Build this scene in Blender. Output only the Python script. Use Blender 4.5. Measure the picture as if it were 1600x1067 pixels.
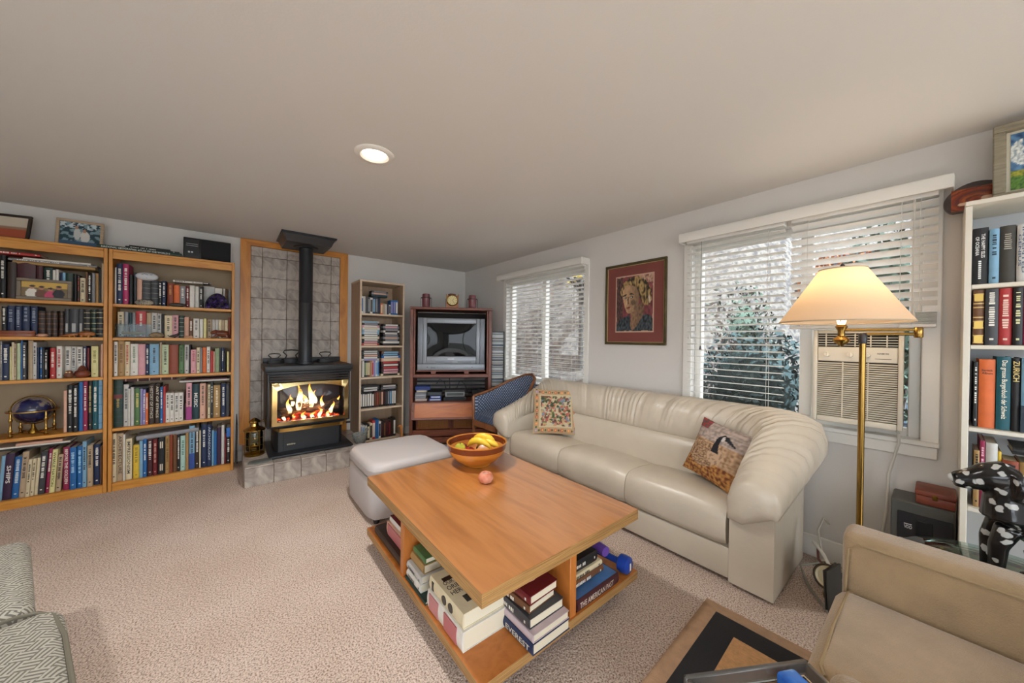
import bpy, bmesh, math, random
from mathutils import Vector, Matrix
random.seed(7)
PI = math.pi
for _o in list(bpy.data.objects):
    bpy.data.objects.remove(_o, do_unlink=True)
scene = bpy.context.scene
COL = scene.collection

# ------------------------------------------------------------------ camera
cam_d = bpy.data.cameras.new('camera')
cam_d.sensor_fit = 'HORIZONTAL'
cam_d.sensor_width = 36.0
cam_d.lens = 542.68 / 1600 * 36.0
cam_d.clip_start = 0.03
cam = bpy.data.objects.new('camera', cam_d)
COL.objects.link(cam)
_yaw, _pit, _rol = math.radians(39.062), math.radians(-0.342), math.radians(-0.690)
_f = Vector((math.sin(_yaw) * math.cos(_pit), math.cos(_yaw) * math.cos(_pit), math.sin(_pit)))
_r = Vector((math.cos(_yaw), -math.sin(_yaw), 0))
_d = _f.cross(_r)
_r2 = math.cos(_rol) * _r + math.sin(_rol) * _d
_d2 = -math.sin(_rol) * _r + math.cos(_rol) * _d
_m = Matrix((( _r2.x, -_d2.x, -_f.x, 0.0), (_r2.y, -_d2.y, -_f.y, 0.0), (_r2.z, -_d2.z, -_f.z, 1.30), (0, 0, 0, 1)))
cam.matrix_world = _m
scene.camera = cam

# ------------------------------------------------------------------ sky, exposure
scene.view_settings.view_transform = 'Standard'
scene.view_settings.look = 'None'
scene.view_settings.gamma = 1.0
scene.view_settings.use_curve_mapping = False
scene.view_settings.exposure = 1.22
world = bpy.data.worlds.new('sky')
scene.world = world
world.use_nodes = True
_bg = world.node_tree.nodes['Background']
_bg.inputs[0].default_value = (0.86, 0.93, 1.0, 1)
_bg.inputs[1].default_value = 3.1

sun_d = bpy.data.lights.new('sun', 'SUN')
sun_d.energy = 18.0
sun_d.angle = math.radians(0.6)
sun_d.color = (0.62, 0.83, 1.0)
sun = bpy.data.objects.new('sun', sun_d)
COL.objects.link(sun)
sun.rotation_euler = Vector((0.03, 0.72, -0.66)).to_track_quat('-Z', 'Y').to_euler()

# ------------------------------------------------------------------ helpers
def lin(h):
    h = h.lstrip('#')
    out = []
    for i in (0, 2, 4):
        c = int(h[i:i + 2], 16) / 255
        out.append(c / 12.92 if c <= 0.04045 else ((c + 0.055) / 1.055) ** 2.4)
    return out

MATS = {}

def pbr(name, hexc, rough=0.5, metal=0.0, var=0.0, vscale=8.0, bump=0.0, bscale=60.0, emit=None, estr=0.0, trans=0.0, spec=None, stretch=None, coat=0.0, sheen=0.0):
    """principled material with optional noise colour variation and fine bump"""
    if name in MATS:
        return MATS[name]
    m = bpy.data.materials.new(name)
    m.use_nodes = True
    nt = m.node_tree
    b = nt.nodes['Principled BSDF']
    c = lin(hexc)
    b.inputs['Base Color'].default_value = (*c, 1)
    b.inputs['Roughness'].default_value = rough
    b.inputs['Metallic'].default_value = metal
    if spec is not None:
        b.inputs['Specular IOR Level'].default_value = spec
    if trans:
        b.inputs['Transmission Weight'].default_value = trans
    if coat:
        b.inputs['Coat Weight'].default_value = coat
        b.inputs['Coat Roughness'].default_value = 0.15
    if sheen:
        b.inputs['Sheen Weight'].default_value = sheen
    if emit:
        b.inputs['Emission Color'].default_value = (*lin(emit), 1)
        b.inputs['Emission Strength'].default_value = estr
    tc = None
    if var or bump:
        tc = nt.nodes.new('ShaderNodeTexCoord')
        mp = nt.nodes.new('ShaderNodeMapping')
        nt.links.new(tc.outputs['Object'], mp.inputs[0])
        if stretch:
            mp.inputs['Scale'].default_value = stretch
    if var:
        n = nt.nodes.new('ShaderNodeTexNoise')
        n.inputs['Scale'].default_value = vscale
        n.inputs['Detail'].default_value = 6
        nt.links.new(mp.outputs[0], n.inputs['Vector'])
        r = nt.nodes.new('ShaderNodeValToRGB')
        r.color_ramp.elements[0].position = 0.3
        r.color_ramp.elements[1].position = 0.7
        r.color_ramp.elements[0].color = (*[max(0, x * (1 - var)) for x in c], 1)
        r.color_ramp.elements[1].color = (*[min(1, x * (1 + var)) for x in c], 1)
        nt.links.new(n.outputs[0], r.inputs[0])
        nt.links.new(r.outputs[0], b.inputs['Base Color'])
    if bump:
        n = nt.nodes.new('ShaderNodeTexNoise')
        n.inputs['Scale'].default_value = bscale
        n.inputs['Detail'].default_value = 4
        nt.links.new(mp.outputs[0], n.inputs['Vector'])
        bp = nt.nodes.new('ShaderNodeBump')
        bp.inputs['Strength'].default_value = bump
        bp.inputs['Distance'].default_value = 0.01
        nt.links.new(n.outputs[0], bp.inputs['Height'])
        nt.links.new(bp.outputs[0], b.inputs['Normal'])
    MATS[name] = m
    return m

def ramp_mat(name, stops, scale=(1, 1, 1), nscale=3.0, detail=6, distort=0.0, rough=0.5, bump=0.0, metal=0.0, coat=0.0, kind='noise', spec=None):
    """noise or voronoi driven colour ramp; stops = [(pos, hex)]"""
    if name in MATS:
        return MATS[name]
    m = bpy.data.materials.new(name)
    m.use_nodes = True
    nt = m.node_tree
    b = nt.nodes['Principled BSDF']
    b.inputs['Roughness'].default_value = rough
    b.inputs['Metallic'].default_value = metal
    if spec is not None:
        b.inputs['Specular IOR Level'].default_value = spec
    if coat:
        b.inputs['Coat Weight'].default_value = coat
        b.inputs['Coat Roughness'].default_value = 0.14
        b.inputs['Coat IOR'].default_value = 1.5 + .35 * (coat > .6)
    tc = nt.nodes.new('ShaderNodeTexCoord')
    mp = nt.nodes.new('ShaderNodeMapping')
    mp.inputs['Scale'].default_value = scale
    nt.links.new(tc.outputs['Object'], mp.inputs[0])
    if kind == 'voronoi':
        n = nt.nodes.new('ShaderNodeTexVoronoi')
        n.inputs['Scale'].default_value = nscale
        out = n.outputs['Color']
        nt.links.new(mp.outputs[0], n.inputs['Vector'])
    else:
        n = nt.nodes.new('ShaderNodeTexNoise')
        n.inputs['Scale'].default_value = nscale
        n.inputs['Detail'].default_value = detail
        n.inputs['Distortion'].default_value = distort
        out = n.outputs[0]
        nt.links.new(mp.outputs[0], n.inputs['Vector'])
    r = nt.nodes.new('ShaderNodeValToRGB')
    el = r.color_ramp.elements
    while len(el) < len(stops):
        el.new(0.5)
    for e, (p, h) in zip(el, stops):
        e.position = p
        e.color = (*lin(h), 1)
    nt.links.new(out, r.inputs[0])
    nt.links.new(r.outputs[0], b.inputs['Base Color'])
    if bump:
        bp = nt.nodes.new('ShaderNodeBump')
        bp.inputs['Strength'].default_value = bump
        bp.inputs['Distance'].default_value = 0.01
        nt.links.new(out, bp.inputs['Height'])
        nt.links.new(bp.outputs[0], b.inputs['Normal'])
    MATS[name] = m
    return m

def attr_mat(name, rough=0.6, bump=0.0, bscale=200.0, coat=0.0):
    """flat print: colours stored on the mesh as the painted picture"""
    if name in MATS:
        return MATS[name]
    m = bpy.data.materials.new(name)
    m.use_nodes = True
    nt = m.node_tree
    b = nt.nodes['Principled BSDF']
    b.inputs['Roughness'].default_value = rough
    if coat:
        b.inputs['Coat Weight'].default_value = coat
    a = nt.nodes.new('ShaderNodeVertexColor')
    a.layer_name = 'print'
    nt.links.new(a.outputs[0], b.inputs['Base Color'])
    if bump:
        n = nt.nodes.new('ShaderNodeTexNoise')
        n.inputs['Scale'].default_value = bscale
        bp = nt.nodes.new('ShaderNodeBump')
        bp.inputs['Strength'].default_value = bump
        bp.inputs['Distance'].default_value = 0.005
        tc = nt.nodes.new('ShaderNodeTexCoord')
        nt.links.new(tc.outputs['Object'], n.inputs['Vector'])
        nt.links.new(n.outputs[0], bp.inputs['Height'])
        nt.links.new(bp.outputs[0], b.inputs['Normal'])
    MATS[name] = m
    return m

def glass_mat(name, tint='ffffff', refl=0.5):
    if name in MATS:
        return MATS[name]
    m = bpy.data.materials.new(name)
    m.use_nodes = True
    nt = m.node_tree
    nt.nodes.remove(nt.nodes['Principled BSDF'])
    out = nt.nodes['Material Output']
    t = nt.nodes.new('ShaderNodeBsdfTransparent')
    t.inputs[0].default_value = (*lin(tint), 1)
    g = nt.nodes.new('ShaderNodeBsdfGlossy')
    g.inputs['Roughness'].default_value = 0.02
    fr = nt.nodes.new('ShaderNodeFresnel')
    fr.inputs['IOR'].default_value = 1.45
    mu = nt.nodes.new('ShaderNodeMath')
    mu.operation = 'MULTIPLY'
    mu.inputs[1].default_value = refl
    nt.links.new(fr.outputs[0], mu.inputs[0])
    mx = nt.nodes.new('ShaderNodeMixShader')
    nt.links.new(mu.outputs[0], mx.inputs[0])
    nt.links.new(t.outputs[0], mx.inputs[1])
    nt.links.new(g.outputs[0], mx.inputs[2])
    nt.links.new(mx.outputs[0], out.inputs[0])
    MATS[name] = m
    return m

def wood(name, dark, light, grain=(14, 1.2, 14), rough=0.4, coat=0.0, nscale=2.2):
    return ramp_mat(name, [(0.3, dark), (0.52, light), (0.75, dark)], scale=grain, nscale=nscale, detail=8, distort=0.6, rough=rough, bump=0.02, coat=coat)

class MB:
    """collects geometry; build() links it as ONE mesh object"""
    def __init__(self):
        self.v, self.f = [], []
    def add(self, vs, fs):
        n = len(self.v)
        self.v += [tuple(p) for p in vs]
        self.f += [tuple(i + n for i in q) for q in fs]
        return self
    def box(self, x0, x1, y0, y1, z0, z1, M=None):
        vs = [Vector((x, y, z)) for z in (z0, z1) for y in (y0, y1) for x in (x0, x1)]
        if M is not None:
            vs = [M @ p for p in vs]
        return self.add(vs, [(0, 2, 3, 1), (4, 5, 7, 6), (0, 1, 5, 4), (2, 6, 7, 3), (0, 4, 6, 2), (1, 3, 7, 5)])
    def rbox(self, x0, x1, y0, y1, z0, z1, r=0.01, seg=2, M=None):
        bm = bmesh.new()
        bmesh.ops.create_cube(bm, size=1.0)
        sx, sy, sz = x1 - x0, y1 - y0, z1 - z0
        for p in bm.verts:
            p.co = Vector((x0 + (p.co.x + .5) * sx, y0 + (p.co.y + .5) * sy, z0 + (p.co.z + .5) * sz))
        r = min(r, sx * .49, sy * .49, sz * .49)
        bmesh.ops.bevel(bm, geom=bm.edges[:], offset=r, segments=seg, profile=0.5, affect='EDGES')
        vs = [M @ p.co if M is not None else p.co.copy() for p in bm.verts]
        bm.verts.index_update()
        fs = [[p.index for p in q.verts] for q in bm.faces]
        bm.free()
        return self.add(vs, fs)
    def loft(self, rings, closed=True, cap0=True, cap1=True, loop=False):
        """rings of equal length joined in order; closed = each ring is a loop"""
        n = len(rings[0])
        vs = [p for r in rings for p in r]
        fs = []
        m = len(rings)
        for i in range(m if loop else m - 1):
            j = (i + 1) % m
            for k in range(n if closed else n - 1):
                l = (k + 1) % n
                fs.append((i * n + k, i * n + l, j * n + l, j * n + k))
        if not loop and closed:
            if cap0:
                fs.append(tuple(reversed(range(n))))
            if cap1:
                fs.append(tuple((m - 1) * n + k for k in range(n)))
        return self.add(vs, fs)
    def cyl(self, p0, p1, r0, r1=None, n=16):
        p0, p1 = Vector(p0), Vector(p1)
        r1 = r0 if r1 is None else r1
        d = (p1 - p0).normalized()
        a = d.orthogonal().normalized()
        b = d.cross(a)
        rings = []
        for p, r in ((p0, r0), (p1, r1)):
            rings.append([p + (a * math.cos(t) + b * math.sin(t)) * r for t in [2 * PI * k / n for k in range(n)]])
        return self.loft(rings)
    def tube(self, pts, r, n=8, loop=False):
        pts = [Vector(p) for p in pts]
        rs = r if isinstance(r, (list, tuple)) else [r] * len(pts)
        rings = []
        prev = None
        m = len(pts)
        for i, p in enumerate(pts):
            if loop:
                d = (pts[(i + 1) % m] - pts[i - 1]).normalized()
            else:
                d = (pts[min(i + 1, m - 1)] - pts[max(i - 1, 0)]).normalized()
            if prev is None:
                a = d.orthogonal().normalized()
            else:
                a = (prev - d * prev.dot(d)).normalized()
            prev = a
            b = d.cross(a)
            rings.append([p + (a * math.cos(t) + b * math.sin(t)) * rs[i] for t in [2 * PI * k / n for k in range(n)]])
        return self.loft(rings, loop=loop)
    def lathe(self, prof, n=24, c=(0, 0, 0), M=None):
        """prof = [(r, z)] bottom to top"""
        rings = []
        for r, z in prof:
            ring = [Vector((c[0] + r * math.cos(t), c[1] + r * math.sin(t), c[2] + z)) for t in [2 * PI * k / n for k in range(n)]]
            if M is not None:
                ring = [M @ p for p in ring]
            rings.append(ring)
        return self.loft(rings)
    def hoop(self, prof, n=24, c=(0, 0, 0), M=None):
        """a ring: closed profile [(r, z)] turned about the axis, open in the middle"""
        rings = []
        for r, z in prof:
            ring = [Vector((c[0] + r * math.cos(t), c[1] + r * math.sin(t), c[2] + z)) for t in [2 * PI * k / n for k in range(n)]]
            rings.append([M @ p for p in ring] if M is not None else ring)
        return self.loft(rings, loop=True)
    def prism(self, poly, a0, a1, axis='z', M=None):
        """2D polygon extruded: axis z -> (x,y), y -> (x,z), x -> (y,z)"""
        def P(u, w, a):
            p = {'z': (u, w, a), 'y': (u, a, w), 'x': (a, u, w)}[axis]
            return M @ Vector(p) if M is not None else Vector(p)
        n = len(poly)
        vs = [P(u, w, a0) for u, w in poly] + [P(u, w, a1) for u, w in poly]
        fs = [tuple(reversed(range(n))), tuple(range(n, 2 * n))] + [(k, (k + 1) % n, n + (k + 1) % n, n + k) for k in range(n)]
        return self.add(vs, fs)
    def ball(self, c, rx, ry=None, rz=None, n=14, m=8, M=None, fn=None):
        ry = rx if ry is None else ry
        rz = rx if rz is None else rz
        rings = []
        for i in range(m + 1):
            a = -PI / 2 + PI * (0.02 + 0.96 * i / m)
            ring = []
            for k in range(n):
                t = 2 * PI * k / n
                d = Vector((math.cos(a) * math.cos(t), math.cos(a) * math.sin(t), math.sin(a)))
                s = fn(d) if fn else 1.0
                p = Vector((d.x * rx * s, d.y * ry * s, d.z * rz * s))
                if M is not None:
                    p = M @ p
                ring.append(p + Vector(c))
            rings.append(ring)
        return self.loft(rings)
    def mesh(self, name, smooth=True, angle=38):
        me = bpy.data.meshes.new(name)
        me.from_pydata([tuple(p) for p in self.v], [], self.f)
        bm = bmesh.new()
        bm.from_mesh(me)
        bmesh.ops.recalc_face_normals(bm, faces=bm.faces)
        bm.to_mesh(me)
        bm.free()
        if smooth:
            me.polygons.foreach_set('use_smooth', [True] * len(me.polygons))
            me.set_sharp_from_angle(angle=math.radians(angle))
        return me
    def build(self, name, mat, parent=None, smooth=True, angle=38, loc=None, rot=None):
        return link(name, self.mesh(name, smooth, angle), mat, parent, loc, rot)

def link(name, me, mat=None, parent=None, loc=None, rot=None):
    o = bpy.data.objects.new(name, me)
    COL.objects.link(o)
    if mat is not None:
        if not me.materials:
            me.materials.append(mat)
        else:
            o.material_slots[0].link = 'OBJECT'
            o.material_slots[0].material = mat
    if parent is not None:
        o.parent = parent
    if loc is not None:
        o.location = loc
    if rot is not None:
        o.rotation_euler = rot
    return o

def tag(o, label=None, cat=None, group=None, kind=None):
    if label: o['label'] = label
    if cat: o['category'] = cat
    if group: o['group'] = group
    if kind: o['kind'] = kind
    return o

def thing(name, label, cat, loc=(0, 0, 0), rotz=0.0, group=None):
    o = bpy.data.objects.new(name, None)
    COL.objects.link(o)
    o.location = loc
    o.rotation_euler = (0, 0, rotz)
    o.empty_display_size = 0.05
    return tag(o, label, cat, group)

def struct(o):
    o['kind'] = 'structure'
    return o

def rotM(c, ax, deg):
    c = Vector(c)
    return Matrix.Translation(c) @ Matrix.Rotation(math.radians(deg), 4, ax) @ Matrix.Translation(-c)

TXT = {}
def text_geo(s, bold=0.0):
    """flat letters as (verts, faces, width, height), lower left at 0,0"""
    if s in TXT:
        return TXT[s]
    cu = bpy.data.curves.new('letters', 'FONT')
    cu.body = s
    cu.resolution_u = 2
    cu.offset = 0.012
    cu.space_line = 0.85
    o = bpy.data.objects.new('letters', cu)
    COL.objects.link(o)
    dg = bpy.context.evaluated_depsgraph_get()
    dg.update()
    me = bpy.data.meshes.new_from_object(o.evaluated_get(dg))
    vs = [tuple(p.co) for p in me.vertices]
    fs = [tuple(p.vertices) for p in me.polygons]
    bpy.data.objects.remove(o, do_unlink=True)
    bpy.data.meshes.remove(me)
    bpy.data.curves.remove(cu)
    x0 = min(p[0] for p in vs); x1 = max(p[0] for p in vs)
    y0 = min(p[1] for p in vs); y1 = max(p[1] for p in vs)
    TXT[s] = ([(p[0] - x0, p[1] - y0) for p in vs], fs, x1 - x0, y1 - y0)
    return TXT[s]

def lettering(s, mat, parent, origin, ux, uy, w=None, h=None, name='lettering'):
    """text laid on a surface: origin = centre, ux / uy unit directions of reading and of letter tops; fits in w x h"""
    vs, fs, tw, th = text_geo(s)
    kx = w / tw if w else h / th
    ky = h / th if h else kx
    o, ux, uy = Vector(origin), Vector(ux), Vector(uy)
    me = bpy.data.meshes.new(name)
    me.from_pydata([tuple(o + ux * ((p[0] - tw / 2) * kx) + uy * ((p[1] - th / 2) * ky)) for p in vs], [], fs)
    return link(name, me, mat, parent)

def paint_grid(name, W, H, nx, ny, fn, mat, parent=None, M=None, zfn=None):
    """a flat print of W x H in the XZ plane facing -Y, centred; fn(u,v) -> hex or linear rgb with u,v in 0..1"""
    vs, fs, cs = [], [], []
    cache = {}
    for j in range(ny + 1):
        for i in range(nx + 1):
            u, v = i / nx, j / ny
            y = zfn(u, v) if zfn else 0.0
            p = Vector(((u - .5) * W, y, (v - .5) * H))
            vs.append(tuple(M @ p) if M is not None else tuple(p))
            c = fn(u, v)
            if isinstance(c, str):
                if c not in cache: cache[c] = lin(c)
                c = cache[c]
            cs += [c[0], c[1], c[2], 1.0]
    for j in range(ny):
        for i in range(nx):
            a = j * (nx + 1) + i
            fs.append((a, a + 1, a + nx + 2, a + nx + 1))
    me = bpy.data.meshes.new(name)
    me.from_pydata(vs, [], fs)
    at = me.color_attributes.new('print', 'FLOAT_COLOR', 'POINT')
    at.data.foreach_set('color', cs)
    me.polygons.foreach_set('use_smooth', [True] * len(me.polygons))
    return link(name, me, mat, parent)

def inpoly(u, v, P):
    r = False
    n = len(P)
    j = n - 1
    for i in range(n):
        if (P[i][1] > v) != (P[j][1] > v) and u < (P[j][0] - P[i][0]) * (v - P[i][1]) / (P[j][1] - P[i][1]) + P[i][0]:
            r = not r
        j = i
    return r

def inell(u, v, cx, cy, rx, ry, rot=0.0):
    c, s = math.cos(rot), math.sin(rot)
    x, y = u - cx, v - cy
    return ((x * c + y * s) / rx) ** 2 + ((-x * s + y * c) / ry) ** 2 <= 1

from mathutils import noise as mnoise
def nz(u, v, s, seed=0.0):
    return mnoise.noise(Vector((u * s, v * s, seed)))

def mixc(a, b, t):
    return [a[i] + (b[i] - a[i]) * t for i in range(3)]

def copy_tree(o, parent=None):
    c = o.copy()
    COL.objects.link(c)
    c.parent = parent
    for ch in list(o.children):
        copy_tree(ch, c)
    return c

ORD = 'first second third fourth fifth sixth seventh eighth ninth tenth eleventh twelfth thirteenth fourteenth fifteenth sixteenth seventeenth eighteenth nineteenth twentieth twenty-first twenty-second twenty-third twenty-fourth twenty-fifth twenty-sixth twenty-seventh twenty-eighth twenty-ninth thirtieth thirty-first thirty-second'.split()

# ------------------------------------------------------------------ common materials
M_white = pbr('white_paint', 'e4e1da', 0.45)
M_trim = pbr('trim_paint', 'e6e3dc', 0.35)
M_black = pbr('black_plastic', '141416', 0.4)
M_blackmetal = pbr('black_stove_metal', '1d1f23', 0.45, bump=0.05, bscale=300)
M_brass = pbr('polished_brass', 'bd9a58', 0.2, 1.0)
M_dullbrass = pbr('aged_brass', '8a6a2c', 0.3, 1.0, var=0.25, vscale=20)
M_oak = wood('oak_veneer', 'b5732a', 'c98a3c', grain=(2.5, 2.5, 0.5), rough=0.42, nscale=6)
M_oakh = wood('oak_edge', 'bd7a2e', 'd1933f', grain=(0.6, 3, 3), rough=0.42, nscale=6)
M_pages = pbr('paper_pages', 'd9cfb8', 0.8)
M_ink_light = pbr('ink_light', 'e6e2d8', 0.5)
M_ink_dark = pbr('ink_dark', '2a2724', 0.5)
M_gold = pbr('gold_foil', 'b99a4e', 0.35, 0.6)
M_glass = glass_mat('window_glass')

# ================================================================== the room
XW, YW, ZC = 2.78, 4.58, 2.315
XL, YR = -2.35, -2.3
M_wall = pbr('wall_paint', 'd6d2cd', 0.7, bump=0.06, bscale=160)
M_ceil = pbr('ceiling_paint', 'd8d6d3', 0.8, bump=0.05, bscale=120)

def carpet():
    m = bpy.data.materials.new('carpet_pile')
    m.use_nodes = True
    nt = m.node_tree
    b = nt.nodes['Principled BSDF']
    b.inputs['Roughness'].default_value = 0.95
    b.inputs['Specular IOR Level'].default_value = 0.1
    tc = nt.nodes.new('ShaderNodeTexCoord')
    def noise(s, d):
        n = nt.nodes.new('ShaderNodeTexNoise')
        n.inputs['Scale'].default_value = s
        n.inputs['Detail'].default_value = d
        nt.links.new(tc.outputs['Object'], n.inputs['Vector'])
        return n
    n1, n2, n3 = noise(150, 2), noise(2.2, 3), noise(85, 3)
    r1 = nt.nodes.new('ShaderNodeValToRGB')
    e = r1.color_ramp.elements
    e[0].position, e[0].color = 0.34, (*lin('8a786c'), 1)
    e[1].position, e[1].color = 0.56, (*lin('ddcabd'), 1)
    nt.links.new(n1.outputs[0], r1.inputs[0])
    r2 = nt.nodes.new('ShaderNodeValToRGB')
    e = r2.color_ramp.elements
    e[0].position, e[0].color = 0.3, (0.86, 0.83, 0.80, 1)
    e[1].position, e[1].color = 0.7, (1.0, 1.0, 1.0, 1)
    nt.links.new(n2.outputs[0], r2.inputs[0])
    mx = nt.nodes.new('ShaderNodeMixRGB')
    mx.blend_type = 'MULTIPLY'
    mx.inputs[0].default_value = 1
    nt.links.new(r1.outputs[0], mx.inputs[1])
    nt.links.new(r2.outputs[0], mx.inputs[2])
    nt.links.new(mx.outputs[0], b.inputs['Base Color'])
    bp = nt.nodes.new('ShaderNodeBump')
    bp.inputs['Strength'].default_value = 0.7
    bp.inputs['Distance'].default_value = 0.012
    nt.links.new(n3.outputs[0], bp.inputs['Height'])
    nt.links.new(bp.outputs[0], b.inputs['Normal'])
    return m
M_carpet = carpet()
struct(MB().box(XL, XW, YR, YW, -0.12, 0).build('floor', M_carpet, smooth=False))
struct(MB().box(XL - .15, XW + .15, YR - .15, YW + .15, ZC, ZC + .15).build('ceiling', M_ceil, smooth=False))
struct(MB().box(XL - .15, XW + .15, YW, YW + .15, -0.12, ZC).build('wall_back', M_wall, smooth=False))

def wall_cells(us, zs, holes, x0, x1, axis):
    """a wall with rectangular openings, made of the cells around them"""
    mb = MB()
    us = sorted(set(us)); zs = sorted(set(zs))
    for i in range(len(us) - 1):
        for j in range(len(zs) - 1):
            cu, cz = (us[i] + us[i + 1]) / 2, (zs[j] + zs[j + 1]) / 2
            if any(h[0] < cu < h[1] and h[2] < cz < h[3] for h in holes):
                continue
            if axis == 'x':
                mb.box(x0, x1, us[i], us[i + 1], zs[j], zs[j + 1])
            else:
                mb.box(us[i], us[i + 1], x0, x1, zs[j], zs[j + 1])
    return mb
W1 = (2.27, 3.53, 0.80, 2.04)
W2 = (0.06, 1.21, 0.80, 2.04)
struct(wall_cells([YR - .15, W2[0], W2[1], W1[0], W1[1], YW], [-.12, .80, 2.04, ZC], [W1, W2], XW, XW + .15, 'x').build('wall_window_side', M_wall, smooth=False))
# the wall behind the camera has a wide glazed door, mirrored in the television; the far side wall gets an added, unseen window for daylight
D1 = (-1.9, 2.3, 0.02, 2.12)
W3 = (-1.6, 0.4, 0.75, 2.06)
struct(wall_cells([XL - .15, D1[0], D1[1], XW], [-.12, D1[2], D1[3], ZC], [D1], YR - .15, YR, 'y').build('wall_rear', M_wall, smooth=False))
struct(wall_cells([YR, W3[0], W3[1], YW], [-.12, W3[2], W3[3], ZC], [W3], XL - .15, XL, 'x').build('wall_far_side', M_wall, smooth=False))

def window(name, y0, y1, z0, z1, xin, xout, mullions, axis='x', casing=True, pane_lo=None):
    """glazed opening in a wall; every frame member and pane is a part"""
    w = struct(thing(name, None, None))
    def bx(n, a0, a1, b0, b1, c0, c1, m=M_trim):
        mb = MB()
        if axis == 'x': mb.rbox(a0, a1, b0, b1, c0, c1, .004, 1)
        else: mb.rbox(b0, b1, a0, a1, c0, c1, .004, 1)
        return mb.build(n, m, w)
    s = 1 if xout > xin else -1
    xm = xin + s * .075
    lo, hi = min(xm - .03, xm + .03), max(xm - .03, xm + .03)
    bx('window_frame', lo, hi, y0, y0 + .045, z0, z1)
    bx('window_frame', lo, hi, y1 - .045, y1, z0, z1)
    bx('window_frame', lo, hi, y0 + .045, y1 - .045, z0, z0 + .045)
    bx('window_frame', lo, hi, y0 + .045, y1 - .045, z1 - .045, z1)
    cuts = [y0 + .045] + [q for mmm in mullions for q in (mmm - .03, mmm + .03)] + [y1 - .045]
    for mmm in mullions:
        bx('mullion', lo, hi, mmm - .03, mmm + .03, z0 + .045, z1 - .045)
    for k in range(0, len(cuts), 2):
        zl = (pane_lo or {}).get(k // 2, z0 + .045)
        bx('pane', xm - .003, xm + .003, cuts[k], cuts[k + 1], zl, z1 - .045, M_glass)
        if zl > z0 + .05:
            bx('sash_rail', lo, hi, cuts[k], cuts[k + 1], zl - .04, zl)
    if casing:
        a, b = (xin - .016, xin) if s > 0 else (xin, xin + .016)
        bx('casing', a, b, y0 - .065, y0, z0 - .02, z1 + .06)
        bx('casing', a, b, y1, y1 + .065, z0 - .02, z1 + .06)
        bx('casing', a, b, y0, y1, z1, z1 + .06)
        bx('window_sill', xin - s * .03 if s > 0 else xin, xin + s * .1 if s > 0 else xin + .03, y0 - .065, y1 + .065, z0 - .022, z0 + .004)
        bx('apron', a, b, y0 - .06, y1 + .06, z0 - .085, z0 - .022)
    return w
window('window_1', *W1, XW, XW + .15, [2.90])
win2 = window('window_2', *W2, XW, XW + .15, [0.535], pane_lo={0: 1.42})
window('added_window', *W3, XL, XL - .15, [-0.6], casing=False)  # added opening out of view, lets more daylight into the room
window('door_1', D1[0], D1[1], D1[2], D1[3], YR, YR - .15, [-.5, .9], axis='y', casing=False)
# baseboards
struct(MB().rbox(XW - .016, XW - .001, -2.2, YW - .02, 0, .13, .004, 1).build('baseboard_window_side', M_trim))
struct(MB().rbox(XL + .02, XW - .02, YW - .016, YW - .001, 0, .1, .004, 1).build('baseboard_back', M_trim))

# ------------------------------------------------------------------ outside, seen through the blinds
def leaf_cloud(mb, c, rx, ry, rz, n, size, seed):
    rnd = random.Random(seed)
    for _ in range(n):
        while True:
            p = Vector((rnd.uniform(-1, 1), rnd.uniform(-1, 1), rnd.uniform(-1, 1)))
            if .2 < p.length < 1: break
        q = Vector((c[0] + p.x * rx, c[1] + p.y * ry, c[2] + p.z * rz))
        a = Vector((rnd.gauss(0, 1), rnd.gauss(0, 1), rnd.gauss(0, 1))).normalized()
        b = a.orthogonal().normalized()
        s = size * rnd.uniform(.6, 1.3)
        mb.add([q - a * s, q + b * s * .5, q + a * s, q - b * s * .5], [(0, 1, 2, 3)])
M_ground = ramp_mat('leaf_litter', [(0.3, '2e241c'), (0.5, '4a3c2e'), (0.62, '5c4a32'), (0.75, '382e24')], nscale=9, detail=8, rough=0.9, bump=0.4)
g = MB().box(-16, 18, -16, 18, -.5, -.16).build('ground', M_ground, smooth=False)
struct(g)
# sloping bank of dry leaves beyond the window nearest the corner
mb = MB()
N = 48
rings = []
for i in range(N + 1):
    y = -5.0 + 15.0 * i / N
    ring = []
    for k in range(16):
        t = k / 15
        q_ = min(1, max(0, (2.4 - y) / 2.2))
        x = 4.6 + 4.3 * q_ * q_ * (3 - 2 * q_) + 4.5 * t
        z = -.16 + 6.2 * t ** .8 + .22 * nz(x, y, 1.7) + .1 * nz(x, y, 5)
        ring.append((x, y, z if k else -.3))
    rings.append(ring)
mb.loft(rings, closed=False)
struct(mb.build('hillside', ramp_mat('dry_bank', [(0.28, '1c1613'), (0.45, '352b25'), (0.58, '4e443a'), (0.7, '2c2420')], nscale=14, detail=9, rough=0.95, bump=0.6), angle=80))
LEAFM = [pbr('leaf_green', '343a30', 0.9, var=.3, vscale=3, spec=.1), pbr('leaf_dark_green', '262d2b', 0.9, spec=.1, var=.3, vscale=3), pbr('leaf_gold', '6a5729', 0.9, spec=.1, var=.3, vscale=3), pbr('leaf_orange', '643a22', .9, spec=.1, var=.3, vscale=3)]
M_bark = ramp_mat('bark', [(.35, '221c18'), (.6, '40372f')], scale=(8, 8, 1.5), nscale=5, rough=.9, bump=.5)
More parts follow.
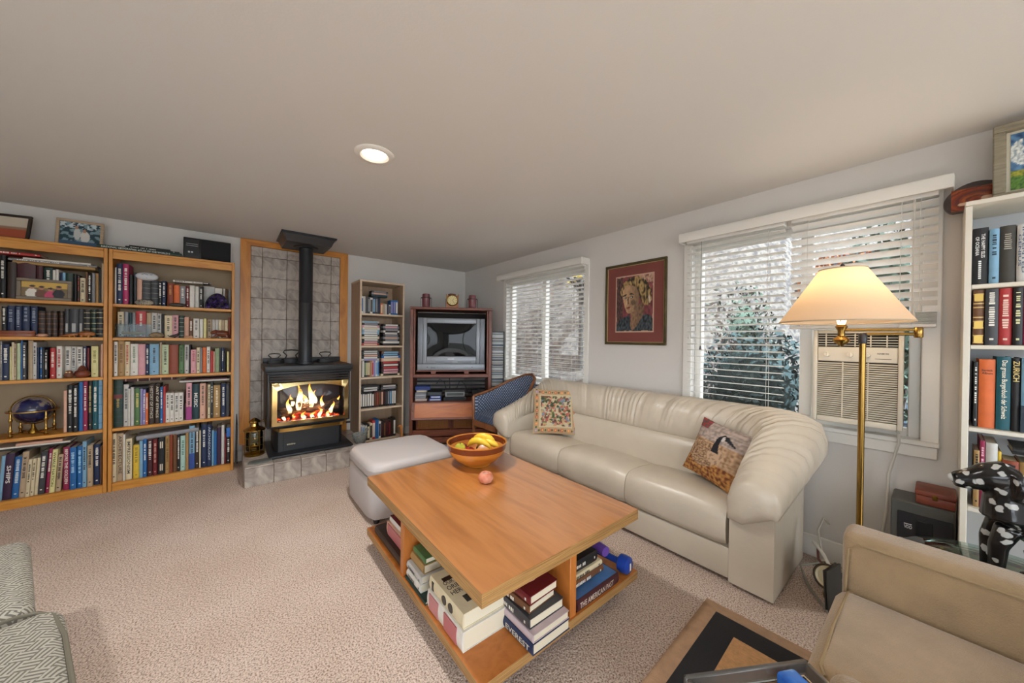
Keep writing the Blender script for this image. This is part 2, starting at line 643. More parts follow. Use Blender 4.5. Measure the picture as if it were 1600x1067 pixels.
def shrub(c, rx, ry, rz, n, m, label, seed, group='garden shrubs outside the windows'):
    t = thing('shrub', label, 'shrub', (c[0], c[1], -.16), group=group)
    mb = MB(); leaf_cloud(mb, (0, 0, c[2] + .16), rx, ry, rz, int(n * 2.4), .042, seed); mb.build('foliage', LEAFM[m], t, smooth=False)
    MB().ball((0, 0, c[2] + .16), rx * .64, ry * .64, rz * .66, n=18, m=12, fn=lambda d: 1 + .22 * mnoise.noise(d * 3 + Vector((seed, 0, 0)))).build('foliage_core', LEAFM[m], t)
    mb = MB()
    for k in range(5):
        a = 2 * PI * k / 5
        mb.tube([(0.05 * math.cos(a), .05 * math.sin(a), 0), (rx * .3 * math.cos(a), ry * .3 * math.sin(a), c[2] * .6), (rx * .6 * math.cos(a), ry * .6 * math.sin(a), c[2] + .1 * rz)], [.02, .014, .006], 6)
    mb.build('stem', M_bark, t)
shrub((4.7, 1.35, .75), .7, .6, .75, 900, 1, 'dark green shrub outside the window beside the air conditioner', 1)
shrub((4.4, 2.75, 1.5), .45, .5, .6, 500, 2, 'golden autumn shrub outside the corner window', 2)
shrub((6.3, 2.1, 1.2), .75, .6, 1.1, 800, 0, 'mid green shrub between the two windows outside', 3)
shrub((4.1, .25, 1.5), .4, .4, .9, 600, 0, 'tall green shrub beyond the window mullion', 4)
shrub((5.9, .7, 2.0), .7, .5, .45, 500, 3, 'orange leaved shrub high beyond the wide window', 5)
def tree(x, y, h, label, seed, m):
    t = thing('tree', label, 'tree', (x, y, -.16), group='trees outside the windows')
    MB().tube([(0, 0, -.1), (.03, .02, h * .5), (-.04, .05, h)], [.11, .09, .06], 10).build('trunk', M_bark, t)
    mb = MB()
    rnd = random.Random(seed)
    for k in range(6):
        a = rnd.uniform(0, 2 * PI)
        z = h * rnd.uniform(.35, .95)
        mb.tube([(0, 0, z), (.5 * math.cos(a), .5 * math.sin(a), z + .35), (1.0 * math.cos(a), 1.0 * math.sin(a), z + .5)], [.03, .018, .006], 6)
    mb.build('branch', M_bark, t)
    mb = MB(); leaf_cloud(mb, (0, 0, h * .95), 1.2, 1.2, .8, 900, .07, seed); mb.build('foliage', LEAFM[m], t, smooth=False)
tree(5.0, 4.1, 3.4, 'bare trunked tree with golden leaves outside the corner window', 11, 2)
tree(7.4, 5.4, 3.8, 'green tree standing behind the shrubs outside', 12, 0)
# neighbour's slate-blue clapboard wall
nb = thing('neighbour_house', 'slate blue clapboard house wall beyond the garden shrubs', 'house', (7.6, -0.9, -.16), math.radians(8))
M_clap = pbr('slate_blue_siding', '2c3640', .7, var=.1, vscale=3)
MB().box(0.02, .3, -3.2, 2.0, 0, 2.9).build('wall_core', M_clap, nb, smooth=False)
me = MB().prism([(0, 0), (-.03, 0), (-.005, .17), (0, .17)], -3.2, 2.0, 'y').mesh('clapboard', False)
for k in range(17):
    link('clapboard', me, M_clap, nb, (0.02, 0, k * .17))

# ------------------------------------------------------------------ blinds
M_slat = pbr('blind_slat_white', 'eceae5', 0.4)
M_cord = pbr('blind_cord', 'dcd9d2', 0.6)
def blind(label, y0, y1, ztop, zbot, tilt, xc, pitch=.0455, stack=0, wand=True):
    t = thing('window_blind', label, 'blind', (xc, (y0 + y1) / 2, 0))
    L = y1 - y0 - .012
    me = MB().prism([(-.025, 0), (0, .0025), (.025, 0), (.025, .0028), (0, .0055), (-.025, .0028)], -L / 2, L / 2, 'y').mesh('slat', True)
    MB().rbox(-.028, .028, -L / 2, L / 2, ztop - .045, ztop, .004, 1).build('head_rail', M_slat, t)
    z = ztop - .075
    zs = []
    while z > zbot + .05 + stack * .006:
        zs.append(z); z -= pitch
    for z in zs:
        link('slat', me, M_slat, t, (0, 0, z), (0, math.radians(tilt), 0))
    for k in range(stack):
        link('slat', me, M_slat, t, (0, 0, zbot + .024 + k * .0065))
    MB().rbox(-.027, .027, -L / 2, L / 2, zbot, zbot + .02, .004, 1).build('bottom_rail', M_slat, t)
    for q in (-.36, .36) if L < .8 else (-.4, 0, .4):
        for dx in (-.027, .027):
            MB().cyl((dx, q * L, zbot + .01), (dx, q * L, ztop - .03), .0012, n=5).build('ladder_cord', M_cord, t)
    return t
def cord_pull(t, y, z0, z1, m=M_cord):
    c = MB().tube([(-.034, y, z0), (-.036, y + .003, (z0 + z1) / 2), (-.034, y, z1)], .0014, 5).build('pull_cord', m, t)
    MB().lathe([(.003, .03), (.004, .028), (.009, .004), (.009, 0), (.002, 0)][::-1], 10, (-.034, y, z1 - .03)).build('tassel', pbr('tassel_white', 'd8d5cf', .5) if m is M_cord else pbr('tassel_dark', '4a4642', .5), c)
b1 = blind('white slatted blind covering the window nearest the corner', 2.235, 3.505, 2.085, .78, 8, XW - .045)
cord_pull(b1, .57, 2.04, 1.30)
b2 = blind('fully lowered white slatted blind beside the sofa back', 0.62, 1.235, 2.085, .80, 8, XW - .045)
cord_pull(b2, .27, 2.04, 1.35)
cord_pull(b2, .19, 2.04, 1.27, pbr('dark_cord', '6a655e', .6))
b3 = blind('half raised white slatted blind above the air conditioner', 0.005, 0.60, 2.085, 1.385, 30, XW - .045, stack=9)
cord_pull(b3, -.235, 2.04, 1.50)
cord_pull(b3, -.215, 2.04, 1.47)
cord_pull(b3, -.17, 2.04, .92)
for lab, y0, y1 in (('white valance board over the corner window blind', 2.215, 3.60), ('long white valance board over the wide window blinds', -.03, 1.265)):
    t = thing('blind_valance', lab, 'valance', (XW, (y0 + y1) / 2, 2.05))
    L = y1 - y0
    MB().prism([(-.125, 0), (-.112, 0), (-.112, .052), (-.105, .068), (-.118, .068), (-.125, .06)], -L / 2, L / 2, 'y').build('face_board', M_trim, t, angle=60)
    for s in (-1, 1):
        MB().rbox(-.112, -.001, s * L / 2 - .006, s * L / 2 + .006, 0, .066, .003, 1).build('return_end', M_trim, t)
# ------------------------------------------------------------------ recessed ceiling lights
def downlight(x, y, label, power):
    t = thing('ceiling_light', label, 'ceiling light', (x, y, ZC), group='recessed ceiling lights')
    MB().hoop([(.062, -.002), (.075, -.012), (.098, -.010), (.105, -.004), (.105, 0), (.062, 0)], 40).build('trim_ring', M_trim, t)
    MB().lathe([(0.001, -.004), (.0615, -.004), (.0615, -.001)], 32).build('diffuser', pbr('downlight_glow', 'fff2dc', .5, emit='fff0d6', estr=4.0), t)
    ld = bpy.data.lights.new('downlight', 'SPOT')
    ld.energy = power; ld.spot_size = math.radians(150); ld.spot_blend = .9; ld.color = (1, .97, .93); ld.shadow_soft_size = .06
    lo = bpy.data.objects.new('downlight', ld); COL.objects.link(lo); lo.parent = t; lo.location = (0, 0, -.03)
downlight(.615, 1.985, 'round recessed white ceiling downlight glowing above the coffee table', 52)
downlight(-1.45, 1.985, 'added unseen fill downlight over the patterned sofa side', 26)  # added out of view to brighten the bookcases, no known fixture here

# ================================================================== books
CODES = dict(wh=('white', 'd9d5cc'), cr=('cream', 'd6c8a6'), bg=('beige', 'b39d80'), tn=('tan', 'a3814f'), gy=('grey', '85858a'), lg=('light grey', 'c2c0bb'),
    dg=('dark grey', '3a3b3f'), bk=('black', '18181b'), nv=('navy', '1b2b4d'), bl=('blue', '1f62a0'), lb=('light blue', '7aa6c2'), tl=('teal', '0f5560'),
    dt=('dark teal', '12363f'), gn=('green', '4f7346'), dgn=('dark green', '17342d'), sg=('sage green', '8a9a78'), pg=('pale green', 'b7c4a0'), yl=('yellow', 'd9b636'),
    py=('pale yellow', 'd7cf92'), ru=('rust brown', '863a20'), rd=('red', 'b23434'), dr=('dark red', '6d1b20'), mr=('maroon', '431a20'), pk=('pink', 'd39aa0'),
    mg=('magenta', 'a6265c'), cm=('crimson', '8f1f48'), pu=('dark purple', '351c3a'), li=('lilac', '8d88b8'), br=('brown', '6a452a'), db=('dark brown', '33241c'),
    sa=('salmon', 'd3a58e'), aq=('pale aqua', 'a9cabf'), gd=('gold', 'b98f3e'), dgr=('dark olive grey', '3b3831'))
CODES['mv'] = ('pale mauve', 'b9a8ac')
CODES['or'] = ('orange', 'd5672e')
DARK = set('dg bk nv bl tl dt gn dgn ru rd dr mr mg cm pu br db dgr or li gy'.split())

def cover_mesh(w, h, d):
    t = min(.0028, w * .16)
    r = min(.006, w * .22)
    out = []
    n = 6
    for k in range(n + 1):
        a = k / n
        x = -w / 2 + w * a
        out.append((x, r * (2 * a - 1) ** 2))
    poly = [(-w / 2, d)] + out + [(w / 2, d), (w / 2 - t, d), (w / 2 - t, r + t), (-w / 2 + t, r + t), (-w / 2 + t, d)]
    return MB().prism(poly, 0, h, 'z').mesh('book', True, 50), t, r

def dashes(w, h, mat, parent, rnd, horizontal=False):
    """illegible spine print: rows of little strokes"""
    mb = MB()
    y = -.0007
    if horizontal:
        z = h * .9
        while z > h * .62:
            L = w * rnd.uniform(.35, .62)
            mb.add([(-L / 2, y, z), (L / 2, y, z), (L / 2, y, z - .004), (-L / 2, y, z - .004)], [(0, 1, 2, 3)])
            z -= .0085
    else:
        z = h * rnd.uniform(.86, .94)
        end = h * rnd.uniform(.3, .5)
        g = min(w * .5, .016)
        while z > end:
            L = rnd.uniform(.004, .009)
            q = g * rnd.uniform(.75, 1.0) / 2
            mb.add([(-q, y, z), (q, y, z), (q, y, z - L), (-q, y, z - L)], [(0, 1, 2, 3)])
            z -= L + (.003 if rnd.random() > .22 else .011)
        z = h * .12
        MB().add([(-g / 3, y, z), (g / 3, y, z), (g / 3, y, z - .008), (-g / 3, y, z - .008)], [(0, 1, 2, 3)]).build('publisher_mark', mat, parent, smooth=False)
    return mb.build('lettering', mat, parent, smooth=False)

def bands(parent, w, zs, hexc, th=.004, name='spine_band', y=-.0006):
    m = pbr('band_' + hexc, hexc, .45)
    for z in zs:
        mb = MB()
        r = min(.006, w * .22)
        n = 6
        pts = [(-w / 2 * .985 + w * .985 * k / n, r * (2 * k / n - 1) ** 2 + y) for k in range(n + 1)]
        mb.loft([[(x, q, z - th / 2) for x, q in pts], [(x, q, z + th / 2) for x, q in pts]], closed=False)
        mb.build(name, m, parent)

def book(w, h, d, code, let, label, group, loc, rot=(0, 0, 0), seed=0, name='book'):
    rnd = random.Random(seed)
    me, t, r = cover_mesh(w, h, d)
    cname, hexc = CODES[code]
    mat = pbr('cover_' + code, hexc, .5, var=.08, vscale=25)
    b = link(name, me, mat)
    tag(b, label, 'book', group)
    b.location = loc
    b.rotation_euler = rot
    MB().box(-w / 2 + t, w / 2 - t, r + t, d - .004, .003, h - .003).build('pages', M_pages, b, smooth=False)
    light = code in DARK
    ink = M_ink_light if light else M_ink_dark
    L = let.split(':')
    k = L[0]
    y = -.0009
    if k == 'd':
        dashes(w, h, pbr('ink_' + L[1], L[1], .5) if len(L) > 1 else ink, b, rnd)
    elif k == 'b':
        bands(b, w, [h * q for q in (.12, .3, .5, .7, .88)], L[1])
    elif k == 'H':
        MB().box(-w * .22, w * .22, -.001, .002, h * .18, h * .48).build('spine_label', pbr('label_grey', 'a9a9a6', .5), b, smooth=False)
    elif k == 'H2':
        dashes(w, h * .95, pbr('ink_silver', 'a8a294', .4), b, rnd, True)
    elif k == 'T':
        rows = L[1].split('|')
        im = pbr('ink_' + L[2], L[2], .5)
        n = len(rows)
        for i, s in enumerate(rows):
            lw = min(h * .8, .13 if len(s) < 7 else h * .8)
            lettering(s, im, b, ((n - 1) * w * .2 - i * w * .4, y, h * .55), (0, 0, -1), (1, 0, 0), lw, w * (.5 if n == 1 else .32))
    elif k == 'TT':
        im = pbr('ink_' + L[2], L[2], .5)
        for i, s in enumerate(L[1].split('|')):
            lettering(s, im, b, (w * .16 - i * w * .36, y, h * .68), (0, 0, -1), (1, 0, 0), h * (.42 if i == 0 else .33), w * .24)
        mb = MB()
        z = h * .42
        while z > h * .12:
            mb.add([(-w * .12, y, z), (w * .06, y, z), (w * .06, y, z - .006), (-w * .12, y, z - .006)], [(0, 1, 2, 3)])
            z -= .009
        mb.build('lettering', im, b, smooth=False)
    elif k == 'TN':
        lettering(L[1], pbr('ink_' + L[2], L[2], .5), b, (0, y, h * .36), (0, 0, -1), (1, 0, 0), h * .6, w * .5)
    elif k == 'TB':
        im = pbr('ink_' + L[2], L[2], .4)
        lettering(L[1], im, b, (0, y, h * .82), (0, 0, -1), (1, 0, 0), h * .28, w * .75)
    elif k == 'HT':
        im = pbr('ink_' + L[2], L[2], .5)
        for i, s in enumerate(L[1].split('|')):
            lettering(s, im, b, (0, y, h * (.84 if len(L[1]) < 14 else .66) - i * .0125), (1, 0, 0), (0, 0, 1), min(w * .66, .0055 * len(s)), .0085)
    elif k == 'T2':
        MB().box(-w * .5, w * .5, -.0008, .003, h * .74, h - .001).build('spine_panel', pbr('panel_' + L[1], L[1], .5), b, smooth=False)
        dashes(w, h * .75, M_ink_light, b, rnd)
    elif k == 'M':
        hx = L[1] if len(L) > 1 else '9a2f7a'
        MB().box(-w * .5, w * .5, -.0008, .003, .001, h * .36).build('spine_panel', pbr('panel_' + hx, hx, .5), b, smooth=False)
        dashes(w, h, ink, b, rnd)
    elif k == 'L':
        MB().box(-w * .48, w * .48, -.0008, .003, h * .60, h * .68).build('spine_label', pbr('label_red', '6e1f20', .5), b, smooth=False)
        bands(b, w, [h * q for q in (.1, .22, .36, .5, .595, .69, .84)], '2d4a44')
        dashes(w * .5, h * .68, M_gold, b, rnd, True)
    elif k == 'L2':
        MB().box(-w * .48, w * .48, -.0008, .003, h * .35, h * .72).build('spine_label', pbr('label_red', '6e1f20', .5), b, smooth=False)
        bands(b, w, [h * .3, h * .76], 'e0c890')
    elif k == 'G':
        bands(b, w, [h * q for q in (.04, .17, .31, .43, .5, .68, .75, .92)], 'd0b070', .005)
        for q in (.1, .86, .36):
            MB().box(-w * .4, w * .4, -.0009, .003, h * q - .016, h * q + .016).build('gilt_panel', M_gold, b, smooth=False)
    elif k == 'K':
        mb = MB()
        for q in (.2, .38, .58, .76, .88):
            pts = []
            for s in range(18):
                a = 2 * PI * s / 18
                rr = rnd.uniform(.6, 1.05)
                pts.append((w * .36 * rr * math.cos(a), h * .075 * rr * math.sin(a) + h * q))
            mb.prism(pts, -.0012, .002, 'y')
        mb.build('cover_print', pbr('ink_blotch', '241a18', .5), b, smooth=False)
    elif k == 'W':
        for q in (.2, .82):
            MB().box(-w * .2, -w * .04, -.0008, .003, h * q - h * .1, h * q + h * .08).build('spine_label', M_pages, b, smooth=False)
            MB().box(w * .08, w * .24, -.0008, .003, h * q - h * .1, h * q + h * .08).build('spine_label', M_pages, b, smooth=False)
    return b

def sizeword(w):
    return 'slim ' if w < .014 else ('thick ' if w > .034 else '')

BOOKS = {
 'A1': [(-1308.8, 25.9, 315, 'bk','d'),(-1276.3, 39.6, 271, 'db','-'),(-1236.1, 85.0, 275, 'mr','-'),(-1148.3, 31.5, 261, 'mr','-'),(-1113.2, 42.8, 255, 'dgn','d'),(-1069.8, 13.2, 238, 'wh','-'),(-1054.5, 14.6, 244, 'wh','-'),(-1037.7, 12.5, 223, 'nv','-'),(-1024.6, 17.1, 225, 'lb','-'),(-1006.7, 38.2, 223, 'dgn','-'),(-967.0, 15.9, 220, 'bk','-'),(-950.4, 13.2, 210, 'db','d:c04030'),(-935.7, 28.6, 195, 'cr','d'),(-905.6, 11.7, 246, 'br','-'),(-893.1, 19.6, 230, 'bk','d'),(-872.7, 17.4, 239, 'gy','-'),(-854.5, 16.0, 241, 'tn','-'),(-837.8, 13.7, 280, 'bk','-'),(-822.6, 20.3, 325, 'bg','-')],
 'A2': [(-1308.1, 22.6, 221, 'bk','d'),(-1283.5, 32.8, 229, 'nv','d:8890a0'),(-1248.1, 28.7, 231, 'nv','d:8890a0'),(-1217.4, 35.3, 233, 'nv','d:8890a0'),(-1178.7, 32.5, 233, 'nv','d:8890a0'),(-1142.0, 33.0, 199, 'db','b:8a5a3a'),(-1106.8, 30.0, 201, 'db','b:8a5a3a'),(-1075.4, 29.0, 202, 'db','b:8a5a3a'),(-1045.0, 22.7, 204, 'db','b:8a5a3a'),(-1018.5, 25.3, 223, 'dg','H'),(-992.5, 44.6, 226, 'dg','H'),(-947.2, 26.1, 228, 'dg','H'),(-920.3, 35.8, 224, 'bk','b:c9b98a'),(-882.1, 30.9, 226, 'dgn','b:c9b98a'),(-849.6, 40.2, 229, 'bk','b:c9b98a')],
 'A3': [(-1307.6, 7.8, 288, 'gy','d'),(-1299.1, 31.1, 267, 'nv','d'),(-1265.9, 8.4, 249, 'py','-'),(-1256.9, 12.1, 281, 'cr','-'),(-1244.2, 9.6, 270, 'bg','d'),(-1234.0, 16.5, 274, 'pg','-'),(-1216.8, 8.0, 296, 'bl','-'),(-1207.9, 17.4, 281, 'dg','d'),(-1186.7, 25.9, 300, 'bg','-'),(-1160.1, 17.6, 281, 'lg','d'),(-1141.9, 10.2, 241, 'nv','-'),(-1131.1, 11.1, 241, 'bl','d'),(-1119.1, 12.2, 237, 'bk','-'),(-1105.9, 15.5, 223, 'bk','d'),(-1083.6, 27.7, 237, 'rd','d'),(-1051.2, 27.7, 252, 'wh','d:b03030'),(-1022.6, 30.4, 248, 'wh','d'),(-991.2, 27.5, 248, 'lg','d'),(-962.7, 30.8, 246, 'wh','d'),(-931.0, 21.3, 248, 'nv','d'),(-908.7, 14.0, 236, 'dr','-'),(-893.7, 15.1, 251, 'bk','-'),(-876.6, 38.2, 251, 'py','d:8a8040'),(-831.8, 8.8, 259, 'br','-'),(-822.0, 11.9, 267, 'sa','-')],
 'A4': [(-1015.8, 16.1, 330, 'sa','-'),(-999.0, 30.9, 373, 'bk','d'),(-966.5, 27.2, 370, 'bk','d'),(-938.5, 21.7, 394, 'bl','-'),(-916.0, 23.6, 399, 'cm','d'),(-891.6, 23.8, 404, 'bk','d:b0a060'),(-866.9, 29.3, 403, 'tl','d'),(-836.8, 22.7, 407, 'lb','b:3f6f90')],
 'A5L': [(-1319.1, 17.5, 327, 'lb','-'),(-1300.7, 39.1, 339, 'pu','T:SHIPS:e8e4da'),(-1259.8, 33.5, 309, 'bl','d:c8d8e0'),(-1225.4, 29.9, 341, 'bg','d'),(-1193.1, 17.7, 281, 'cr','d'),(-1174.5, 16.9, 282, 'cr','d'),(-1156.6, 17.1, 282, 'cr','-'),(-1138.7, 31.7, 327, 'dg','d'),(-1105.6, 21.9, 342, 'cm','d'),(-1082.7, 25.6, 333, 'py','T:WHALE NATION:4a5a30'),(-1055.6, 26.4, 288, 'bg','d')],
 'A5R': [(-1016.7, 33.0, 340, 'cm','T:BEFORE THE GOLDEN:e4d8d0'),(-981.2, 33.6, 333, 'bl','d:a0c8e0'),(-945.0, 27.8, 335, 'bl','d:a0d0e8'),(-916.2, 21.7, 371, 'lb','d'),(-892.3, 29.5, 333, 'bg','d'),(-860.1, 34.4, 331, 'nv','d'),(-824.1, 10.5, 314, 'br','-')],
 'B1a': [(-748.6, 9.0, 302, 'wh','-'),(-738.6, 34.9, 339, 'nv','d'),(-703.0, 33.8, 340, 'mg','d'),(-666.9, 19.8, 253, 'bk','-'),(-646.2, 17.8, 279, 'dg','-'),(-626.2, 30.3, 274, 'sa','-'),(-593.1, 47.5, 217, 'dg','b:77786f'),(-544.5, 49.1, 223, 'dg','b:77786f'),(-493.2, 23.0, 220, 'bk','d'),(-469.6, 24.9, 223, 'nv','d')],
 'B1b': [(-438.7, 39.7, 211, 'ru','d:c98a4a'),(-396.2, 38.2, 197, 'or','-'),(-356.9, 37.7, 191, 'gy','d'),(-317.6, 24.7, 195, 'dr','d'),(-291.2, 34.7, 203, 'wh','-'),(-254.2, 28.8, 199, 'wh','-'),(-224.2, 24.5, 202, 'bk','d'),(-198.0, 78.5, 215, 'lg','-'),(-117.7, 53.7, 206, 'wh','-'),(-57.8, 19.2, 206, 'lg','-'),(-37.3, 11.9, 206, 'br','-'),(-17.2, 22.1, 196, 'gy','-')],
 'B2a': [(-737.4, 35.5, 216, 'cr','d'),(-699.8, 23.6, 218, 'gy','-'),(-674.1, 20.3, 212, 'dt','-'),(-652.8, 19.4, 213, 'gy','-'),(-631.9, 60.8, 229, 'rd','d'),(-567.8, 29.4, 217, 'bg','-'),(-537.3, 34.2, 219, 'lg','d'),(-502.0, 26.3, 214, 'lg','d'),(-474.6, 16.9, 211, 'bk','-'),(-454.8, 49.2, 200, 'cr','d')],
 'B2b': [(-405.3, 40.3, 205, 'pk','d'),(-361.7, 33.2, 203, 'dgn','b:b0b0a0'),(-326.9, 31.4, 192, 'sa','-'),(-294.3, 27.2, 179, 'br','d'),(-264.8, 40.9, 181, 'wh','d'),(-220.4, 23.3, 177, 'wh','-'),(-194.2, 20.6, 184, 'py','-'),(-171.2, 33.4, 177, 'bg','d'),(-135.4, 23.5, 178, 'lg','-'),(-110.1, 23.1, 179, 'lg','-'),(-85.7, 20.9, 179, 'cr','-'),(-63.6, 21.1, 176, 'bg','-'),(-40.6, 23.1, 177, 'cr','-'),(-15.1, 18.3, 204, 'ru','-')],
 'B3a': [(-751.4, 21.6, 289, 'wh','d'),(-728.0, 38.0, 296, 'tn','d:6a4020'),(-689.0, 28.0, 289, 'cr','d:b04030'),(-660.0, 45.6, 270, 'wh','d:708060'),(-613.4, 43.5, 268, 'pk','-'),(-568.4, 22.8, 264, 'nv','d'),(-543.5, 57.3, 268, 'lb','d'),(-484.2, 15.2, 282, 'bg','-'),(-467.9, 42.5, 263, 'pg','d'),(-423.2, 59.7, 263, 'ru','-')],
 'B3b': [(-360.4, 36.6, 260, 'gn','d:303020'),(-321.6, 29.2, 263, 'lg','d:202020'),(-291.3, 10.2, 263, 'bk','-'),(-279.8, 37.8, 217, 'pk','d:a04040'),(-241.0, 23.7, 237, 'cr','d'),(-216.1, 14.6, 232, 'gy','-'),(-200.3, 28.3, 236, 'or','-'),(-170.3, 24.4, 243, 'wh','d'),(-142.8, 18.6, 204, 'rd','-'),(-123.5, 12.7, 196, 'sa','-'),(-109.7, 31.1, 228, 'sg','-'),(-77.4, 13.5, 232, 'bk','-'),(-63.2, 18.0, 232, 'nv','d'),(-44.0, 11.8, 227, 'bk','-'),(-23.3, 14.5, 195, 'py','-'),(-7.6, 14.5, 193, 'br','-')],
 'B4a': [(-753.9, 53.4, 402, 'dgn','L'),(-697.6, 30.3, 356, 'lg','d'),(-666.2, 9.2, 319, 'wh','-'),(-656.1, 20.5, 329, 'lg','-'),(-634.5, 34.2, 319, 'gn','d:d0c070'),(-598.9, 13.5, 314, 'li','-'),(-584.8, 18.6, 305, 'li','d'),(-565.2, 15.2, 274, 'or','d'),(-548.1, 36.5, 345, 'db','T:HISTORY OF ETHICS:b8b0a0'),(-510.1, 31.3, 346, 'db','T:ART OF ETHICS:d0c8b0'),(-477.2, 17.9, 319, 'bl','d'),(-458.2, 14.3, 323, 'rd','-'),(-442.7, 26.2, 263, 'wh','d'),(-415.4, 27.6, 261, 'wh','d'),(-386.8, 30.1, 258, 'wh','d')],
 'B4b': [(-357.9, 29.4, 259, 'wh','d'),(-319.9, 10.6, 153, 'mr','-'),(-308.6, 37.9, 343, 'pk','M'),(-268.9, 49.6, 328, 'dt','T:MUSIC:f0eee8'),(-217.1, 41.1, 329, 'sa','d'),(-174.8, 13.1, 315, 'br','-'),(-160.6, 18.5, 318, 'cr','d'),(-140.3, 18.1, 342, 'dg','d'),(-119.8, 49.4, 306, 'tn','d:f0e0c0'),(-64.8, 34.8, 318, 'nv','d'),(-28.8, 27.7, 314, 'dg','-')],
 'B5a': [(-762.4, 28.1, 406, 'cr','d'),(-733.4, 37.1, 401, 'bg','T:ARCHITECTURE:3a3028'),(-695.3, 11.0, 390, 'wh','-'),(-683.4, 37.0, 348, 'cr','T:IMPRESSIONISM:33302a'),(-639.3, 36.3, 287, 'yl','d:8a7a20'),(-601.7, 20.0, 319, 'lb','-'),(-580.7, 23.1, 332, 'bl','d'),(-554.7, 32.2, 330, 'mr','d'),(-520.1, 27.2, 318, 'dr','d:d0a090'),(-490.0, 42.2, 321, 'bk','W'),(-443.3, 26.0, 335, 'tn','d:6a5020'),(-416.3, 20.6, 344, 'ru','-'),(-394.7, 26.0, 347, 'br','-'),(-367.7, 18.9, 336, 'bk','d'),(-346.6, 34.0, 318, 'aq','d:5a7a70'),(-310.6, 19.9, 341, 'tn','-'),(-288.7, 39.7, 400, 'lb','M:2a4a90'),(-247.4, 28.7, 399, 'db','d'),(-217.5, 10.6, 351, 'cr','-'),(-206.0, 42.2, 402, 'nv','d'),(-162.7, 31.4, 396, 'nv','T:ARCHAEOLOGY:b0b8c8'),(-130.0, 16.1, 335, 'lb','-'),(-112.8, 19.1, 324, 'bl','-'),(-92.6, 31.6, 357, 'pu','-'),(-59.8, 21.9, 376, 'lg','-'),(-36.5, 12.5, 290, 'dr','-'),(-23.0, 30.7, 347, 'bk','T2:1f62b0')],
 'R1': [(84.3, 42.1, 244, 'bk','TT:THE HAPPY ISLES|OF OCEANIA:e8e8e6'),(127.4, 25.3, 231, 'lb','d:103040'),(153.5, 39.4, 238, 'dgr','H2'),(194.5, 22.3, 235, 'lg','T:INVENTED|GENIUS:4a5a78'),(217.9, 22.8, 225, 'nv','d')],
 'R2': [(89.0, 29.6, 240, 'br','G'),(120.2, 33.6, 241, 'dg','d'),(154.7, 32.6, 245, 'rd','d:e8c8b8'),(188.3, 23.8, 238, 'bk','d:d0cfa0'),(212.7, 22.3, 236, 'cm','d'),(235.9, 20.5, 232, 'tn','d')],
 'R3': [(94.5, 11.0, 280, 'bk','d'),(107.5, 43.1, 293, 'or','HT:Barock|Album:3a2018'),(152.0, 35.7, 306, 'tl','T:Das grosse Burgenbuch der Schweiz:e6e4d2'),(189.2, 21.1, 302, 'bk','TB:ZURICH:d8c070'),(211.2, 27.5, 303, 'lb','M:1a2a3a'),(239.7, 18.3, 296, 'dr','d')],
 'R4': [(98.9, 14.9, 244, 'tn','d'),(114.4, 13.4, 289, 'cm','d:e0b0c0'),(128.9, 30.1, 284, 'lg','HT:AFTER|THE|CIVIL|WAR:b04038'),(160.2, 8.4, 252, 'yl','-'),(170.3, 40.0, 221, 'ru','K'),(211.3, 25.4, 223, 'tn','L2'),(237.6, 14.1, 229, 'dgn','d')],
}


SHELF = {'1': 'top shelf', '2': 'second shelf', '3': 'third shelf', '4': 'fourth shelf', '5': 'bottom shelf'}
ZS = [1.556, 1.276, .952, .522, .066]
CASE = {'A': 'oak bookcase with globe', 'B': 'oak bookcase with geode', 'R': 'white bookcase'}
# books pushed back where an ornament stands in front of them
BACK = [('A2', -1.32, -1.14, .022), ('A2', -1.15, -1.07, .02), ('A2', -1.04, -.84, .03), ('A3', -1.02, -.86, .062), ('B1', -.64, -.51, .035), ('B1', -.435, -.30, .02), ('B1', -.19, .01, .1), ('B2', -.76, -.52, .035), ('B2', -.55, -.45, .03), ('B2', -.44, -.26, .02), ('B2', -.16, .01, .055)]
def shelve():
    lists = {}
    for key, rows in BOOKS.items():
        lists.setdefault(key[:2], []).extend([(key,) + tuple(r) for r in rows])
    sd = 0
    for key, rows in lists.items():
        case, sh = key[0], key[1]
        n = len(rows)
        for i, (k, u0, w, h, code, let) in enumerate(rows):
            sd += 1
            rnd = random.Random(sd * 31)
            w, h, u0 = w / 1000, h / 1000, u0 / 1000
            nth = ORD[n - 1 - i] if case in 'AB' else ORD[i]
            side = 'stove' if case in 'AB' else 'window'
            label = f"{sizeword(w)}{CODES[code][0]} book, {nth} from the {side} side, {SHELF[sh]} of {CASE[case]}"
            group = f"books on the {SHELF[sh]} of the {CASE[case]}"
            h = min(h, ({'1': .362, '2': .252, '3': .296, '4': .402, '5': .428} if case in 'AB' else {'1': .335, '2': .238, '3': .333, '4': .322})[sh])
            d = min(.2, max(.13, h * .68)) * rnd.uniform(.93, 1.03)
            if case in 'AB':
                y = 4.325 + rnd.uniform(0, .02) if h > .2 else 4.335 + rnd.uniform(0, .02)
                y = 4.33 + max([y - 4.33] + [q[3] for q in BACK if q[0] == key and q[1] < u0 + w / 2 < q[2]])
                d = min(d, 4.555 - y)
                z = ZS[int(sh) - 1]
                lean = 0
                x = u0 + w / 2
                if k == 'A5L':
                    lean = math.radians(3.2)
                book(w - .0006, h, d, code, let, label, group, (x, y, z + .001 + (w / 2 * math.sin(lean))), (0, lean, 0), sd)
            else:
                z = {'1': 1.56, '2': 1.30, '3': .945, '4': .60}[sh]
                book(w - .0006, h, d, code, let, label, group, (2.505 + rnd.uniform(0, .012), -(u0 + w / 2), z + .001), (0, 0, -PI / 2), sd)
shelve()

